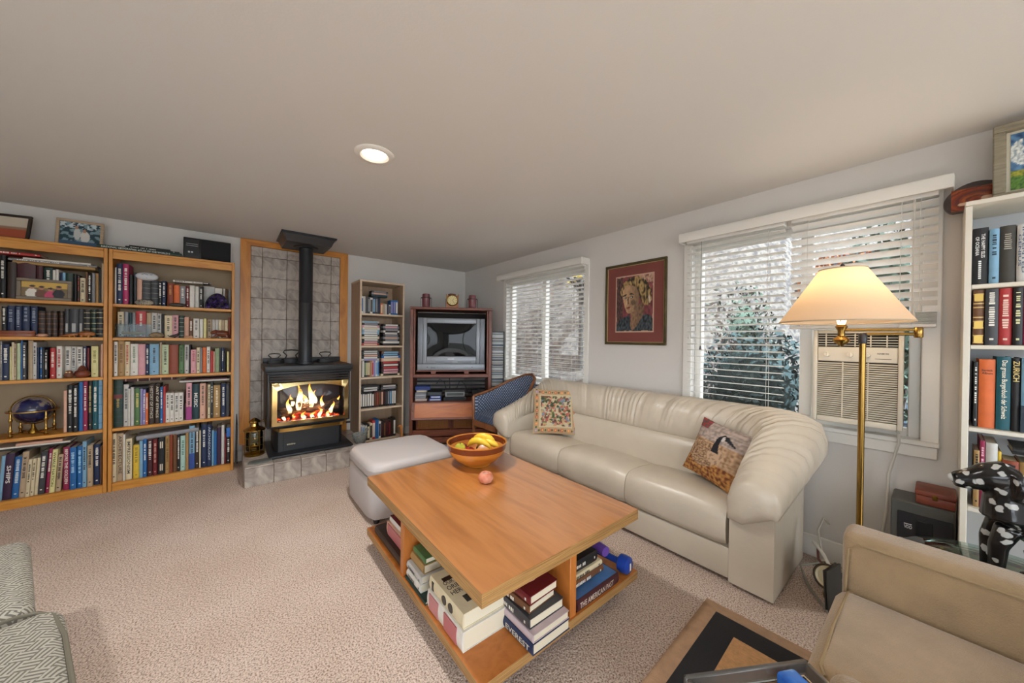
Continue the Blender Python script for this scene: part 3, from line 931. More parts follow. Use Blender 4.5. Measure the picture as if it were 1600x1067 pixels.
def flat(L, th, d, code, let, label, group, xr, y, z, rz=0.0, seed=5):
    """a book lying on its side, spine to the front; xr = its end on the stove side"""
    return book(th, L, d, code, let, label, group, (xr, y, z + th / 2), (0, -PI / 2, rz), seed)

# ------------------------------------------------------------------ oak bookcases
def oak_case(x0, x1, label):
    t = thing('bookcase', label, 'bookcase', ((x0 + x1) / 2, 4.30, 0), group='matching oak bookcases on the back wall')
    w = (x1 - x0) / 2
    p = .022
    for s in (-1, 1):
        MB().rbox(min(s * w, s * (w - p)), max(s * w, s * (w - p)), 0, .275, 0, 2.005, .002, 1).build('side_panel', M_oak, t)
    MB().rbox(-w + p, w - p, 0, .275, 1.985, 2.005, .002, 1).build('top_panel', M_oakh, t)
    MB().rbox(-w + p, w - p, .001, .02, 1.926, 1.9845, .002, 1).build('fascia', M_oakh, t)
    for z in ZS[:4]:
        MB().rbox(-w + p, w - p, .004, .262, z - .024, z, .002, 1).build('shelf', M_oakh, t)
    MB().rbox(-w + p, w - p, .002, .262, ZS[4] - .022, ZS[4], .002, 1).build('shelf', M_oakh, t)
    MB().rbox(-w + p, w - p, .006, .022, 0, ZS[4] - .022, .002, 1).build('plinth', M_oakh, t)
    MB().box(-w + p, w - p, .264, .272, 0.04, 1.985).build('back_panel', pbr('case_back', '9c8a70', .7, var=.08, vscale=4), t, smooth=False)
    return t
oak_case(-1.585, -.7815, 'oak bookcase holding the gemstone globe, farther from the stove')
oak_case(-.7765, .031, 'oak bookcase holding the purple geode, next to the tiled fireplace')

G = 'things lying on the shelved books'
ft = 'flat book stack in the oak bookcases'
# stacks lying on top of the standing books
flat(.21, .02, .15, 'rd', 'd', 'red book lying flat across the tall dark books, top shelf', ft, -1.13, 4.34, 1.886)
flat(.40, .022, .17, 'tn', '-', 'tan boxed book lying on green and white spines, top shelf', ft, -.855, 4.335, 1.822)
flat(.43, .014, .16, 'gy', 'd', 'long grey book lying above a tan box, top shelf', ft, -.845, 4.335, 1.8445)
flat(.33, .014, .15, 'wh', '-', 'white book lying topmost on the grey one, top shelf', ft, -.88, 4.34, 1.859)
flat(.36, .012, .2, 'bk', '-', 'thin black folder lying over leaning books, bottom shelf', ft, -.985, 4.325, .432)
flat(.36, .012, .2, 'wh', '-', 'thin white-edged folder lying on a black folder, bottom shelf', ft, -.98, 4.33, .4445)
flat(.22, .018, .16, 'sa', '-', 'salmon book lying topmost above folders, bottom shelf', ft, -1.02, 4.34, .457)
flat(.145, .016, .12, 'wh', 'd', 'white paperback lying on orange and grey spines', ft, -.255, 4.34, 1.782)
flat(.05, .015, .11, 'lg', '-', 'small pale book lying between white and black ones', ft, -.203, 4.34, 1.782)
flat(.055, .014, .11, 'bk', 'd', 'small black book lying at the end of a pale row', ft, -.146, 4.34, 1.782)
flat(.35, .016, .17, 'lg', '-', 'pale magazine lying on pink and teal spines, fourth shelf', ft, -.005, 4.335, .872)
flat(.30, .012, .17, 'mr', '-', 'maroon magazine lying on a pale one, fourth shelf', ft, -.02, 4.335, .8885)
bx = flat(.36, .024, .17, 'mr', '-', 'maroon banded boxed set lying high on dark history books', ft, -.375, 4.345, .902)
bands(bx, .024, [.03, .1, .17, .24, .31], 'cdb9a4', .006)
flat(.17, .022, .16, 'bk', '-', 'black book lying on green and lilac spines, fourth shelf', ft, -.50, 4.345, .835)
gb = flat(.40, .036, .19, 'gy', '-', 'long grey clamshell box lying over maroon and black books', ft, -.222, 4.335, .402)
gb.rotation_euler = (0, -PI / 2 - math.radians(3.0), 0)
gb.location.z = .428
mg = 'objects standing on the oak bookcases'
flat(.50, .03, .19, 'dgn', 'T:NATIONAL GEOGRAPHIC ATLAS OF THE WORLD II:cfd4cc', 'long dark green atlas lying across the tops of both bookcases', mg, -.345, 4.315, 2.0065)
flat(.33, .014, .17, 'bk', 'd', 'black book lying on the dark green atlas', mg, -.36, 4.33, 2.037)
flat(.25, .012, .16, 'bk', '-', 'smaller black book topmost above the atlas', mg, -.42, 4.34, 2.0515)

# ------------------------------------------------------------------ ornaments on the shelves
def frame_pic(name, label, cat, W, H, bw, m_frame, loc, rotz=0, tilt=0, fn=None, nx=40, ny=30, mat_w=0.0, m_mat=None, depth=.018, inner=None):
    t = thing(name, label, cat, loc, rotz)
    T = Matrix.Rotation(math.radians(-tilt), 4, 'X')
    w, h = W / 2, H
    for q in ((-w, w, h - bw, h), (-w, w, 0, bw)):
        MB().rbox(q[0], q[1], -depth, 0, q[2], q[3], .003, 1, T).build('frame_rail', m_frame, t)
    for q in ((-w, -w + bw), (w - bw, w)):
        MB().rbox(q[0], q[1], -depth, 0, bw, h - bw, .003, 1, T).build('frame_stile', m_frame, t)
    MB().box(-w + bw * .5, w - bw * .5, -.004, -.001, bw * .5, h - bw * .5, T).build('backing_board', pbr('backing_card', '6b5a48', .8), t, smooth=False)
    if inner:
        MB().box(-w + bw, w - bw, -.0065, -.0045, bw, h - bw, T).build('picture_mat', inner, t, smooth=False)
    if fn:
        pw, ph = W - 2 * bw - 2 * mat_w, H - 2 * bw - 2 * mat_w
        paint_grid('picture', pw, ph, nx, ny, fn, attr_mat('print_matte', .55, .1), t, T @ Matrix.Translation((0, -.0085, H / 2)))
    return t
def people_photo(u, v):
    bgc = '20404a' if nz(u, v, 7, 2) > -.1 else '7e9aa6'
    if v > .75 and nz(u, v, 9, 5) > 0: bgc = 'c9d6da'
    if inell(u, v, .42, .5, .09, .26): bgc = 'c8ccc8'
    if inell(u, v, .40, .78, .05, .08): bgc = 'b98a70'
    if inell(u, v, .62, .4, .12, .25): bgc = 'd8d6d0'
    if inell(u, v, .60, .66, .05, .08): bgc = 'b98a70'
    if v < .2: bgc = '3a5a78'
    return bgc
def family_photo(u, v):
    c = 'c9a552' if v > .6 else '7a6848'
    for cx, cy, hx, b in ((.22, .42, 'c08a6a', 'e2ddd2'), (.42, .38, 'b07c5e', '6a4434'), (.62, .30, 'b98468', 'c0486a'), (.8, .44, 'b07c5e', '23222a')):
        if inell(u, v, cx, cy - .2, .13, .34): c = b
        if inell(u, v, cx, cy + .22, .055, .12): c = hx
        if inell(u, v, cx, cy + .3, .06, .07): c = '2a2320'
    return c
M_paleframe = pbr('pale_wood_frame', 'b7a186', .5, var=.12, vscale=12, stretch=(1, 1, 8))
M_darkframe = pbr('dark_frame', '2b211a', .4)
M_pewter = pbr('pewter_frame', '75695a', .45, var=.15, vscale=20)
frame_pic('picture_frame', 'pale wooden photo frame of two people atop the bookcases', 'picture frame', .255, .235, .02, M_paleframe, (-.965, 4.47, 2.006), 0, 10, people_photo)
frame_pic('picture_frame', 'dark framed picture leaning on the globe bookcase top', 'picture frame', .30, .20, .018, M_darkframe, (-1.345, 4.44, 2.006), math.radians(-12), 12, lambda u, v: 'b0563a' if v < .4 else ('cfc4b2' if v > .55 else '9a7a62'), 16, 16)
frame_pic('picture_frame', 'pewter framed family group photo before the books, top shelf', 'picture frame', .262, .158, .022, M_pewter, (-1.10, 4.318, 1.5565), 0, 3, family_photo)
# shelf system loudspeaker on the top
t = thing('shelf_loudspeaker', 'black shelf loudspeaker box standing on the geode bookcase', 'loudspeaker', (-.165, 4.40, 2.0065))
MB().rbox(-.175, .165, 0, .15, 0, .205, .006, 2).build('cabinet', M_black, t)
MB().rbox(-.055, .16, -.006, .001, .01, .195, .004, 1).build('speaker_grille', pbr('speaker_cloth', '202124', .9, bump=.2, bscale=700), t)
MB().rbox(-.17, -.062, -.004, .001, .01, .195, .003, 1).build('front_panel', pbr('black_gloss', '17181a', .25), t)
for z in (.145, .128):
    MB().box(-.155, -.075, -.0055, -.003, z, z + .004).build('trim_line', pbr('silver_trim', '9a9da0', .3, .8), t, smooth=False)
for x in (-.135, -.115):
    MB().cyl((x, -.003, .07), (x, -.009, .07), .008, n=12).build('knob', pbr('silver_trim', '9a9da0', .3, .8), t)
# globe
t = thing('gemstone_globe', 'dark blue gemstone globe in a brass stand on fourth shelf', 'globe', (-1.185, 4.435, .5228))
R_ = .098
M_ocean = ramp_mat('lapis_globe', [(.44, '141b42'), (.52, '202a5a'), (.56, '8e8478'), (.66, '6f6a80')], nscale=9, detail=4, rough=.2, coat=.4)
MB().ball((0, 0, .185), R_, n=32, m=20).build('globe_ball', M_ocean, t)
Mt = Matrix.Translation((0, 0, .185)) @ Matrix.Rotation(math.radians(50), 4, 'Y')
MB().tube([Mt @ Vector((.108 * math.cos(a), 0, .108 * math.sin(a))) for a in [2 * PI * k / 40 for k in range(40)]], .0045, 8, loop=True).build('meridian_ring', M_brass, t)
mb = MB()
mb.loft([[(r * math.cos(a), r * math.sin(a), z) for a in [2 * PI * k / 48 for k in range(48)]] for r, z in ((.112, .18), (.128, .18), (.128, .188), (.112, .188))], loop=True)
mb.build('horizon_ring', M_brass, t)
for k in range(4):
    a = PI / 4 + k * PI / 2
    x, y = .116 * math.cos(a), .116 * math.sin(a)
    MB().lathe([(.012, 0), (.014, .006), (.008, .012), (.007, .03), (.011, .04), (.011, .05), (.006, .06), (.006, .11), (.010, .12), (.010, .13), (.006, .14), (.006, .18)], 12, (x, y, 0)).build('leg', M_brass, t)
mb = MB()
for k in range(2):
    a = PI / 4 + k * PI / 2
    mb.tube([(.11 * math.cos(a), .11 * math.sin(a), .02), (0, 0, .012), (-.11 * math.cos(a), -.11 * math.sin(a), .02)], .005, 8)
mb.build('stretcher', M_brass, t)
MB().lathe([(.03, .008), (.03, .014), (.02, .03), (.012, .05), (.008, .078)], 16).build('centre_cup', M_dullbrass, t)
# wooden oval box
t = thing('oval_box', 'oval reddish wooden box in front of navy volumes', 'box', (-1.235, 4.322, 1.2765))
M_redwood = wood('red_wood', '6b3018', '8e4a26', (1, 8, 8), .35)
def oval(rx, ry, z0, z1, inset=.004):
    return [[(r * rx * math.cos(a), r * ry * math.sin(a), z) for a in [2 * PI * k / 28 for k in range(28)]] for r, z in ((.96, z0), (1, z0 + .003), (1, z1 - .003), (.95, z1))]
MB().loft(oval(.088, .017, 0, .028)).build('box_body', M_redwood, t)
MB().loft(oval(.09, .0185, .0285, .044)).build('box_lid', M_redwood, t)
def lump(name, label, cat, loc, r, mat, seed, rough=.25, grp=None, flatz=True, n=16):
    """an irregular stone or shell resting on its base"""
    mb = MB()
    mb.ball((0, 0, 0), *r, n=n, m=10, fn=lambda d: 1 + rough * mnoise.noise(d * 2.2 + Vector((seed, 0, 0))))
    z0 = min(p[2] for p in mb.v)
    mb.v = [(p[0], p[1], max(p[2] - z0 - .12 * r[2], 0)) for p in mb.v]
    return tag(mb.build(name, mat, None, angle=70, loc=loc), label, cat, grp)
M_amber = ramp_mat('amber_stone', [(.3, '5a2c14'), (.5, 'a0602c'), (.7, 'd09a5a')], nscale=18, rough=.35)
M_shell = ramp_mat('pink_shell', [(.3, '7a4430'), (.6, 'd8ab92')], nscale=14, rough=.3)
def creature(name, label, cat, loc, pts, rad, mat, extra=None, rotz=0):
    """small carved animal: one continuous body along a spine, plus feet and ears"""
    t = thing(name, label, cat, loc, rotz)
    MB().tube(pts, rad, 12).build('body', mat, t, angle=70)
    for i, (nm, p, r) in enumerate(extra or []):
        MB().tube(p, r, 8).build(nm, mat, t, angle=70)
    return t
creature('lizard_figure', 'small amber carved lizard before the dark grey volumes', 'figurine', (-.985, 4.322, 1.2765), [(-.05, 0, .006), (-.03, 0, .01), (0, 0, .016), (.025, 0, .018), (.04, 0, .022), (.055, 0, .02)], [.003, .007, .012, .011, .01, .004], M_amber, [('leg', [(0, s * .005, .012), (.005, s * .016, .004), (.01, s * .02, .002)], [.005, .004, .003]) for s in (-1, 1)] + [('leg', [(.025, s * .005, .012), (.03, s * .016, .004), (.035, s * .02, .002)], [.005, .004, .003]) for s in (-1, 1)])
creature('hippo_figure', 'amber carved hippo before the crested black volumes', 'figurine', (-.90, 4.318, 1.2765), [(-.036, 0, .022), (-.02, 0, .027), (.005, 0, .028), (.025, 0, .03), (.042, 0, .024), (.05, 0, .022)], [.012, .021, .023, .018, .015, .008], M_amber, [('leg', [(x, s * .012, .016), (x, s * .013, .001)], [.008, .007]) for s in (-1, 1) for x in (-.02, .018)])
lump('sea_shell', 'pinkish sea shell before the brown leather volumes', 'shell', (-1.115, 4.318, 1.2765), (.03, .016, .013), M_shell, 3)
# gourd pot and owl
t = thing('gourd_pot', 'round brown lidded gourd before white books, third shelf', 'pot', (-.922, 4.345, .9525))
M_gourd = ramp_mat('brown_gourd', [(.3, '4a1f14'), (.6, '7c3a24')], nscale=10, rough=.45)
MB().lathe([(.02, 0), (.034, .006), (.044, .022), (.045, .034), (.036, .052), (.024, .06)], 24).build('pot_body', M_gourd, t)
MB().lathe([(.026, .061), (.024, .068), (.017, .085), (.008, .094), (.003, .097)], 20).build('lid', M_gourd, t)
t = thing('owl_figure', 'small brown owl figurine beside the lidded gourd', 'figurine', (-.988, 4.335, .9525))
MB().lathe([(.016, 0), (.024, .008), (.027, .022), (.022, .036), (.019, .042), (.02, .05), (.014, .058), (.004, .061)], 18).build('body', pbr('owl_brown', '6b4026', .5, var=.3, vscale=40), t)
for s in (-1, 1):
    MB().cyl((s * .008, -.016, .047), (s * .008, -.021, .047), .005, n=10).build('eye', pbr('owl_eye', 'd8b070', .4), t)
# fourth shelf: small photo and dark vase by the globe
frame_pic('picture_frame', 'small silver framed snapshot standing beside the globe', 'picture frame', .09, .105, .01, pbr('silver_frame', 'a3a5a8', .3, .7), (-1.36, 4.33, .5225), math.radians(8), 8, lambda u, v: '8fa6b4' if v > .5 else '2c3a40', 10, 10)
# geode
t = thing('amethyst_geode', 'purple amethyst geode standing on the top shelf', 'geode', (-.095, 4.335, 1.5565))
M_ameth = ramp_mat('amethyst', [(.3, '17102c'), (.5, '3a2660'), (.68, '7a62a6')], nscale=30, detail=3, rough=.12, kind='noise')
M_crust = pbr('geode_crust', '2a2622', .8, bump=.3, bscale=60)
arch = [(.088 * math.cos(a) * (1 + .07 * math.sin(3 * a)), .150 * math.sin(a)) for a in [PI * k / 18 for k in range(19)]]
MB().prism(arch, .012, .07, 'y').build('crust', M_crust, t)
rnd = random.Random(4)
mb = MB()
for _ in range(260):
    a, q = rnd.uniform(0, PI), math.sqrt(rnd.random()) * .93
    c = Vector((.088 * q * math.cos(a), .012, .150 * q * math.sin(a) + .002))
    s = rnd.uniform(.004, .009)
    dirv = Vector((rnd.uniform(-.5, .5), -1, rnd.uniform(-.5, .5))).normalized()
    e1 = dirv.orthogonal().normalized(); e2 = dirv.cross(e1)
    base = [c + (e1 * math.cos(2 * PI * k / 5) + e2 * math.sin(2 * PI * k / 5)) * s for k in range(5)]
    mb.add(base + [c + dirv * s * rnd.uniform(1.0, 1.8)], [(k, (k + 1) % 5, 5) for k in range(5)])
o = mb.build('crystal_lattice', M_ameth, t, smooth=False); o['kind'] = 'stuff'
# carved white mask stone lying on the striped boxes
t = thing('carved_stone', 'oval white stone with a painted face atop striped boxes', 'stone', (-.565, 4.365, 1.7765))
mb = MB(); mb.ball((0, 0, .034), .072, .03, .036, n=24, m=12); mb.build('stone_body', pbr('white_stone', 'c9ccd0', .5), t)
M_stroke = pbr('painted_stroke', '3c4048', .6)
for p in ([(-.03, 0, .045), (-.012, 0, .052), (.01, 0, .045)], [(.02, 0, .046), (.035, 0, .05)], [(-.002, 0, .02), (.002, 0, .017)]):
    MB().tube([(x, -.031 + abs(x) * .16, z) for x, _, z in p], .0018, 6).build('painted_mark', M_stroke, t)
lump('speckled_rock', 'speckled round rock before the striped grey boxes', 'rock', (-.575, 4.322, 1.5565), (.06, .022, .026), ramp_mat('speckled', [(.4, '5f5a50'), (.55, 'b8b2a0'), (.6, '6f685a')], nscale=90, rough=.6), 7, .1)
lump('dark_pebble', 'flat dark pebble before the orange book', 'stone', (-.37, 4.318, 1.5565), (.058, .018, .018), pbr('dark_stone', '3a352e', .35, var=.3, vscale=30), 9, .12)
# second shelf: glass case with model, turtle stone, bird, plaque, dog
t = thing('display_case', 'clear display case with a model ship, second shelf', 'display case', (-.638, 4.328, 1.2765))
MB().rbox(-.11, .11, -.018, .018, 0, .008, .002, 1).build('plinth', pbr('dark_wood', '2e1d14', .4), t)
M_clear = glass_mat('clear_acrylic', 'f4f8f8', .25)
for y in (-.017, .016):
    MB().box(-.105, .105, y, y + .001, .008, .115).build('pane', M_clear, t, smooth=False)
for x in (-.105, .104):
    MB().box(x, x + .001, -.016, .016, .008, .115).build('pane', M_clear, t, smooth=False)
MB().box(-.105, .105, -.016, .016, .115, .116).build('pane', M_clear, t, smooth=False)
hull = []
for k in range(9):
    s = k / 8 * 2 - 1
    w_ = .012 * (1 - s * s) + .001
    hull.append([(s * .07, -w_, .05), (s * .07, -w_ * .7, .03), (s * .07, 0, .022 + .01 * s * s), (s * .07, w_ * .7, .03), (s * .07, w_, .05)])
MB().loft(hull).build('model_hull', pbr('model_hull', '6a5a3c', .5), t)
for x in (-.03, .02):
    MB().cyl((x, 0, .05), (x, 0, .085), .003, n=8).build('model_mast', pbr('model_hull', '6a5a3c', .5), t)
lump('striped_pebble', 'brown ridged tortoise-like stone before cream books', 'stone', (-.50, 4.318, 1.2765), (.046, .02, .026), ramp_mat('ridged', [(.35, '4e3d2a'), (.6, '94805e')], scale=(1, 1, 5), nscale=30, rough=.5), 12, .08)
creature('bird_figure', 'small black bird figurine before the pink book', 'figurine', (-.385, 4.322, 1.2765), [(-.04, 0, .014), (-.02, 0, .016), (.002, 0, .018), (.016, 0, .028), (.022, 0, .036), (.034, 0, .035)], [.003, .009, .014, .01, .009, .002], pbr('ebony', '1c1614', .3), [('leg', [(0, s * .006, .01), (0, s * .008, .0)], [.003, .004]) for s in (-1, 1)])
tag(MB().rbox(-.03, .03, -.012, .012, 0, .02, .004, 2).build('clay_tablet', pbr('clay_tan', 'b58a68', .7, var=.2, vscale=40), None, loc=(-.295, 4.322, 1.2765)), 'small tan clay tablet before the brown book', 'tablet')
t = creature('dog_figure', 'brown resting dog figurine at the end of second shelf', 'figurine', (-.075, 4.345, 1.2765), [(.062, 0, .028), (.045, 0, .042), (.015, 0, .046), (-.02, 0, .05), (-.035, 0, .062), (-.05, 0, .055), (-.068, 0, .045)], [.012, .03, .032, .026, .022, .018, .009], pbr('dog_brown', '6b3218', .3, var=.3, vscale=18), [('leg', [(-.02, s * .015, .03), (-.045, s * .018, .008), (-.065, s * .018, .005)], [.013, .01, .007]) for s in (-1, 1)] + [('ear', [(-.035, s * .015, .072), (-.03, s * .024, .058), (-.032, s * .024, .042)], [.006, .01, .006]) for s in (-1, 1)] + [('leg', [(.045, s * .02, .03), (.055, s * .026, .01), (.04, s * .026, .006)], [.016, .011, .007]) for s in (-1, 1)])
# two magazines lying on the fourth shelf in front
flat(.16, .004, .1, 'cr', '-', 'thin cream pamphlet lying at the front of fourth shelf', 'pamphlets', -.185, 4.306, .5225)

# ------------------------------------------------------------------ narrow bookcase with video cases
M_birch = wood('birch_veneer', 'a5886c', 'b59a7e', (2.5, 2.5, .5), .45, nscale=5)
M_birchedge = wood('birch_edge', 'c9b094', 'd8c2a8', (1, 3, 3), .45, nscale=5)
NC0, NC1, NCY = 1.155, 1.68, 4.20
t = thing('bookcase', 'narrow birch bookcase full of video cases beside the stove', 'bookcase', ((NC0 + NC1) / 2, NCY, 0))
w = (NC1 - NC0) / 2
NZ = [1.583, 1.207, .837, .47, .09]
for s in (-1, 1):
    MB().rbox(min(s * w, s * (w - .02)), max(s * w, s * (w - .02)), .002, .372, 0, 1.948, .002, 1).build('side_panel', M_birch, t)
    MB().box(min(s * w, s * (w - .02)), max(s * w, s * (w - .02)), -.0005, .0015, 0, 1.948).build('edge_strip', M_birchedge, t, smooth=False)
MB().rbox(-w - .003, w + .003, -.003, .372, 1.948, 1.970, .002, 1).build('top_panel', M_birchedge, t)
for z in NZ:
    MB().rbox(-w + .02, w - .02, .003, .36, z - .022, z, .002, 1).build('shelf', M_birchedge, t)
MB().box(-w + .02, w - .02, .362, .37, .03, 1.948).build('back_panel', M_birch, t, smooth=False)
MB().rbox(-w + .02, w - .02, .01, .025, 0, .068, .002, 1).build('plinth', M_birchedge, t)
VC = {}
def video(th, L, d, code, label, group, loc, rot, strip):
    key = (round(th, 3), round(L, 3))
    if key not in VC:
        VC[key] = MB().rbox(-th / 2, th / 2, 0, .115, 0, L, .0015, 1).mesh('video_case')
    o = link('video_case', VC[key], None)
    m = pbr('case_' + code, CODES[code][1], .3)
    if not VC[key].materials:
        VC[key].materials.append(m)
    o.material_slots[0].link = 'OBJECT'
    o.material_slots[0].material = m
    tag(o, label, 'video case', group)
    o.location, o.rotation_euler = loc, rot
    if strip:
        c = pbr('case_' + strip, CODES[strip][1], .4)
        MB().box(-th * .36, th * .36, -.0007, .002, L * .12, L * .88).build('spine_label', c, o, smooth=False)
    return o
def standing(si, x0, items, shname):
    x = x0
    n = len(items)
    for i, (th, L, code, strip) in enumerate(items):
        x += th / 2
        video(th - .0008, L, .115, code, f"{CODES[code][0]} video case, {ORD[i]} from the stove side, {shname} of narrow bookcase", f'upright cases on {shname} of narrow bookcase', (x, NCY + .045, NZ[si] + .0008), (0, 0, 0), strip)
        x += th / 2
def stack(si, xr, L, items, shname, which, z0=0.0):
    z = NZ[si] + .0008 + z0
    for i, (th, code, strip) in enumerate(items):
        video(th - .0006, L, .115, code, f"{CODES[code][0]} video case, {ORD[i]} up in {which} stack, {shname} of narrow bookcase", f'{which} stack on {shname} of narrow bookcase', (xr + ((i * 37) % 5 - 2) * .002, NCY + .045 + ((i * 13) % 3) * .003, z + th / 2), (0, -PI / 2, 0), strip)
        z += th
L_ = NC0 + .024
standing(0, L_, [(.026, .2, 'wh', 'bl'), (.024, .2, 'lg', None), (.026, .195, 'dg', None), (.026, .195, 'dg', 'gy'), (.03, .19, 'wh', 'dg'), (.03, .2, 'nv', 'lb'), (.03, .205, 'dg', 'gy'), (.03, .2, 'bk', 'nv'), (.028, .13, 'or', 'cr'), (.026, .13, 'bg', None), (.026, .125, 'lg', None), (.022, .128, 'nv', None), (.022, .12, 'wh', 'dg'), (.03, .18, 'bl', 'li'), (.03, .18, 'bl', 'li'), (.03, .18, 'bl', 'wh')], 'top shelf')
stack(0, L_ + .31, .19, [(.026, 'dt', None), (.024, 'gy', 'sa'), (.022, 'dg', 'gy')], 'top shelf', 'crosswise', .2055)
stack(1, L_ + .215, .20, [(.027, 'rd', 'sa'), (.026, 'bk', 'pk'), (.026, 'bk', 'wh'), (.027, 'cr', 'wh'), (.026, 'bk', 'wh'), (.028, 'lb', 'wh'), (.028, 'lb', 'wh'), (.026, 'wh', 'cr'), (.026, 'pk', 'wh'), (.026, 'bk', 'gy'), (.022, 'lg', 'lb')], 'second shelf', 'stove-side')
stack(1, L_ + .46, .20, [(.026, 'bk', None), (.026, 'wh', None), (.026, 'bk', 'gy'), (.027, 'gy', 'sa'), (.027, 'bk', 'gy'), (.026, 'bk', 'wh'), (.026, 'wh', 'bk'), (.026, 'dg', 'gy'), (.026, 'gy', 'pk'), (.026, 'bk', 'wh')], 'second shelf', 'television-side')
standing(2, L_, [(.02, .19, 'dg', None), (.022, .19, 'wh', None), (.02, .19, 'bk', 'sg'), (.022, .19, 'dg', 'py'), (.022, .19, 'br', 'cr'), (.022, .19, 'tn', None), (.022, .19, 'pk', 'rd'), (.022, .19, 'li', None), (.022, .19, 'wh', 'lb'), (.02, .19, 'lb', 'bl')], 'third shelf')
stack(2, L_ + .215, .20, [(.022, 'lg', 'li'), (.024, 'bk', 'wh'), (.026, 'bk', 'sa'), (.026, 'dg', 'lg'), (.022, 'bk', 'lg')], 'third shelf', 'stove-side', .192)
stack(2, L_ + .47, .23, [(.028, 'cr', 'bk'), (.028, 'bk', 'pk'), (.03, 'mr', 'pk'), (.03, 'bk', 'rd'), (.03, 'mr', 'wh'), (.03, 'mr', 'rd'), (.04, 'sa', 'cr'), (.028, 'bl', 'wh'), (.028, 'nv', 'lb'), (.026, 'br', 'lb')], 'third shelf', 'television-side')
standing(3, L_, [(.026, .19, 'bk', 'lg'), (.026, .19, 'bk', 'wh'), (.026, .185, 'bk', 'wh'), (.026, .19, 'bk', 'wh'), (.028, .19, 'dg', 'wh'), (.026, .18, 'bk', 'wh'), (.026, .19, 'mr', 'br'), (.028, .2, 'db', 'ru'), (.028, .2, 'bk', 'br'), (.026, .2, 'db', 'sa'), (.026, .2, 'bk', 'mr'), (.026, .195, 'bk', 'dg'), (.026, .2, 'bk', 'gy'), (.026, .2, 'nv', 'lb'), (.026, .2, 'dg', 'wh'), (.026, .2, 'bk', 'wh')], 'fourth shelf')
stack(3, L_ + .22, .2, [(.026, 'bk', 'lg'), (.026, 'dg', 'lg'), (.022, 'bk', None)], 'fourth shelf', 'stove-side', .192)
stack(3, L_ + .44, .2, [(.026, 'dg', 'gy'), (.026, 'bk', 'lg')], 'fourth shelf', 'television-side', .2025)
standing(4, L_, [(.026, .19, 'lg', 'li'), (.03, .18, 'lg', 'lb'), (.026, .2, 'bk', 'wh'), (.03, .18, 'bk', 'cr'), (.03, .19, 'cr', 'bk'), (.034, .22, 'rd', 'wh'), (.04, .23, 'bl', None), (.026, .2, 'wh', 'nv'), (.03, .19, 'bk', 'mr'), (.03, .2, 'bk', 'br'), (.03, .2, 'mr', None), (.03, .2, 'bk', 'dr'), (.03, .21, 'db', None), (.03, .22, 'bk', 'wh')], 'bottom shelf')

# ================================================================== fireplace wall
M_tile = ramp_mat('stone_tile', [(.28, '766a61'), (.45, '9f958c'), (.6, 'bab0a6'), (.75, '87796e')], nscale=7, detail=9, distort=1.2, rough=.5, bump=.12)
M_grout = pbr('tile_grout', '6d5848', .9)
M_pine = wood('pine_trim', 'b06a1e', 'd08a34', (5, 5, .8), .4, nscale=3)
M_pineh = wood('pine_trim_rail', 'b06a1e', 'd08a34', (.8, 5, 5), .4, nscale=3)
HZ = .173
t = thing('fireplace_surround', 'tiled fire surround in a pine frame behind the stove', 'fire surround', (0, YW - .001, 0))
MB().box(.1, 1.08, -.012, 0, HZ + .001, 2.29).build('mortar_bed', M_grout, t, smooth=False)
xs = [.163, .263, .483, .703, .923, 1.02]
zs = [HZ + .002, .387, .607, .827, 1.047, 1.267, 1.487, 1.707, 1.927, 2.147, 2.25]
cache = {}
for i in range(5):
    for j in range(10):
        k = (round(xs[i + 1] - xs[i], 3), round(zs[j + 1] - zs[j], 3))
        if k not in cache:
            cache[k] = MB().rbox(-k[0] / 2 + .002, k[0] / 2 - .002, -.022, -.011, -k[1] / 2 + .002, k[1] / 2 - .002, .002, 1).mesh('tile')
        o = link('tile', cache[k], M_tile, t, ((xs[i] + xs[i + 1]) / 2, 0, (zs[j] + zs[j + 1]) / 2))
# every other tile laid upside down so the stone figure does not repeat
for q, o in enumerate([c for c in t.children if c.name.startswith('tile')]):
    o.rotation_euler = (0, PI * (q % 2), 0)
for x0, x1, s in ((.078, .163, 1), (1.02, 1.108, -1)):
    poly = [(x0, HZ + .001), (x1, HZ + .001), (x1, 2.25), (x0, 2.312)] if s > 0 else [(x0, HZ + .001), (x1, HZ + .001), (x1, 2.312), (x0, 2.25)]
    MB().prism(poly, -.036, 0, 'y').build('frame_stile', M_pine, t, smooth=False)
MB().prism([(.0785, 2.3122), (.1632, 2.2505), (1.0198, 2.2505), (1.1075, 2.3122)], -.036, 0, 'y').build('frame_rail', M_pineh, t, smooth=False)

t = thing('hearth', 'raised hearth faced with mottled stone tiles under the stove', 'hearth', (0, 0, 0))
HX0, HX1, HY0, HY1 = .1, 1.148, 3.72, 4.543
MB().box(HX0 + .011, HX1 - .011, HY0 + .011, HY1, 0, HZ - .01).build('hearth_core', M_grout, t, smooth=False)
n = 5
wx = (HX1 - HX0) / n
ny = 4
wy = (HY1 - HY0) / ny
mf = MB().rbox(-wx / 2 + .002, wx / 2 - .002, 0, .010, .001, HZ - .012, .002, 1).mesh('tile')
mt = MB().rbox(-wx / 2 + .002, wx / 2 - .002, -wy / 2 + .002, wy / 2 - .002, -.010, 0, .002, 1).mesh('tile')
ms = MB().rbox(0, .010, -wy / 2 + .002, wy / 2 - .002, .001, HZ - .012, .002, 1).mesh('tile')
for i in range(n):
    link('tile', mf, M_tile, t, (HX0 + wx * (i + .5), HY0, 0))
    for j in range(ny):
        o = link('tile', mt, M_tile, t, (HX0 + wx * (i + .5), HY0 + wy * (j + .5), HZ))
        o.rotation_euler = (0, 0, PI * ((i + j) % 2))
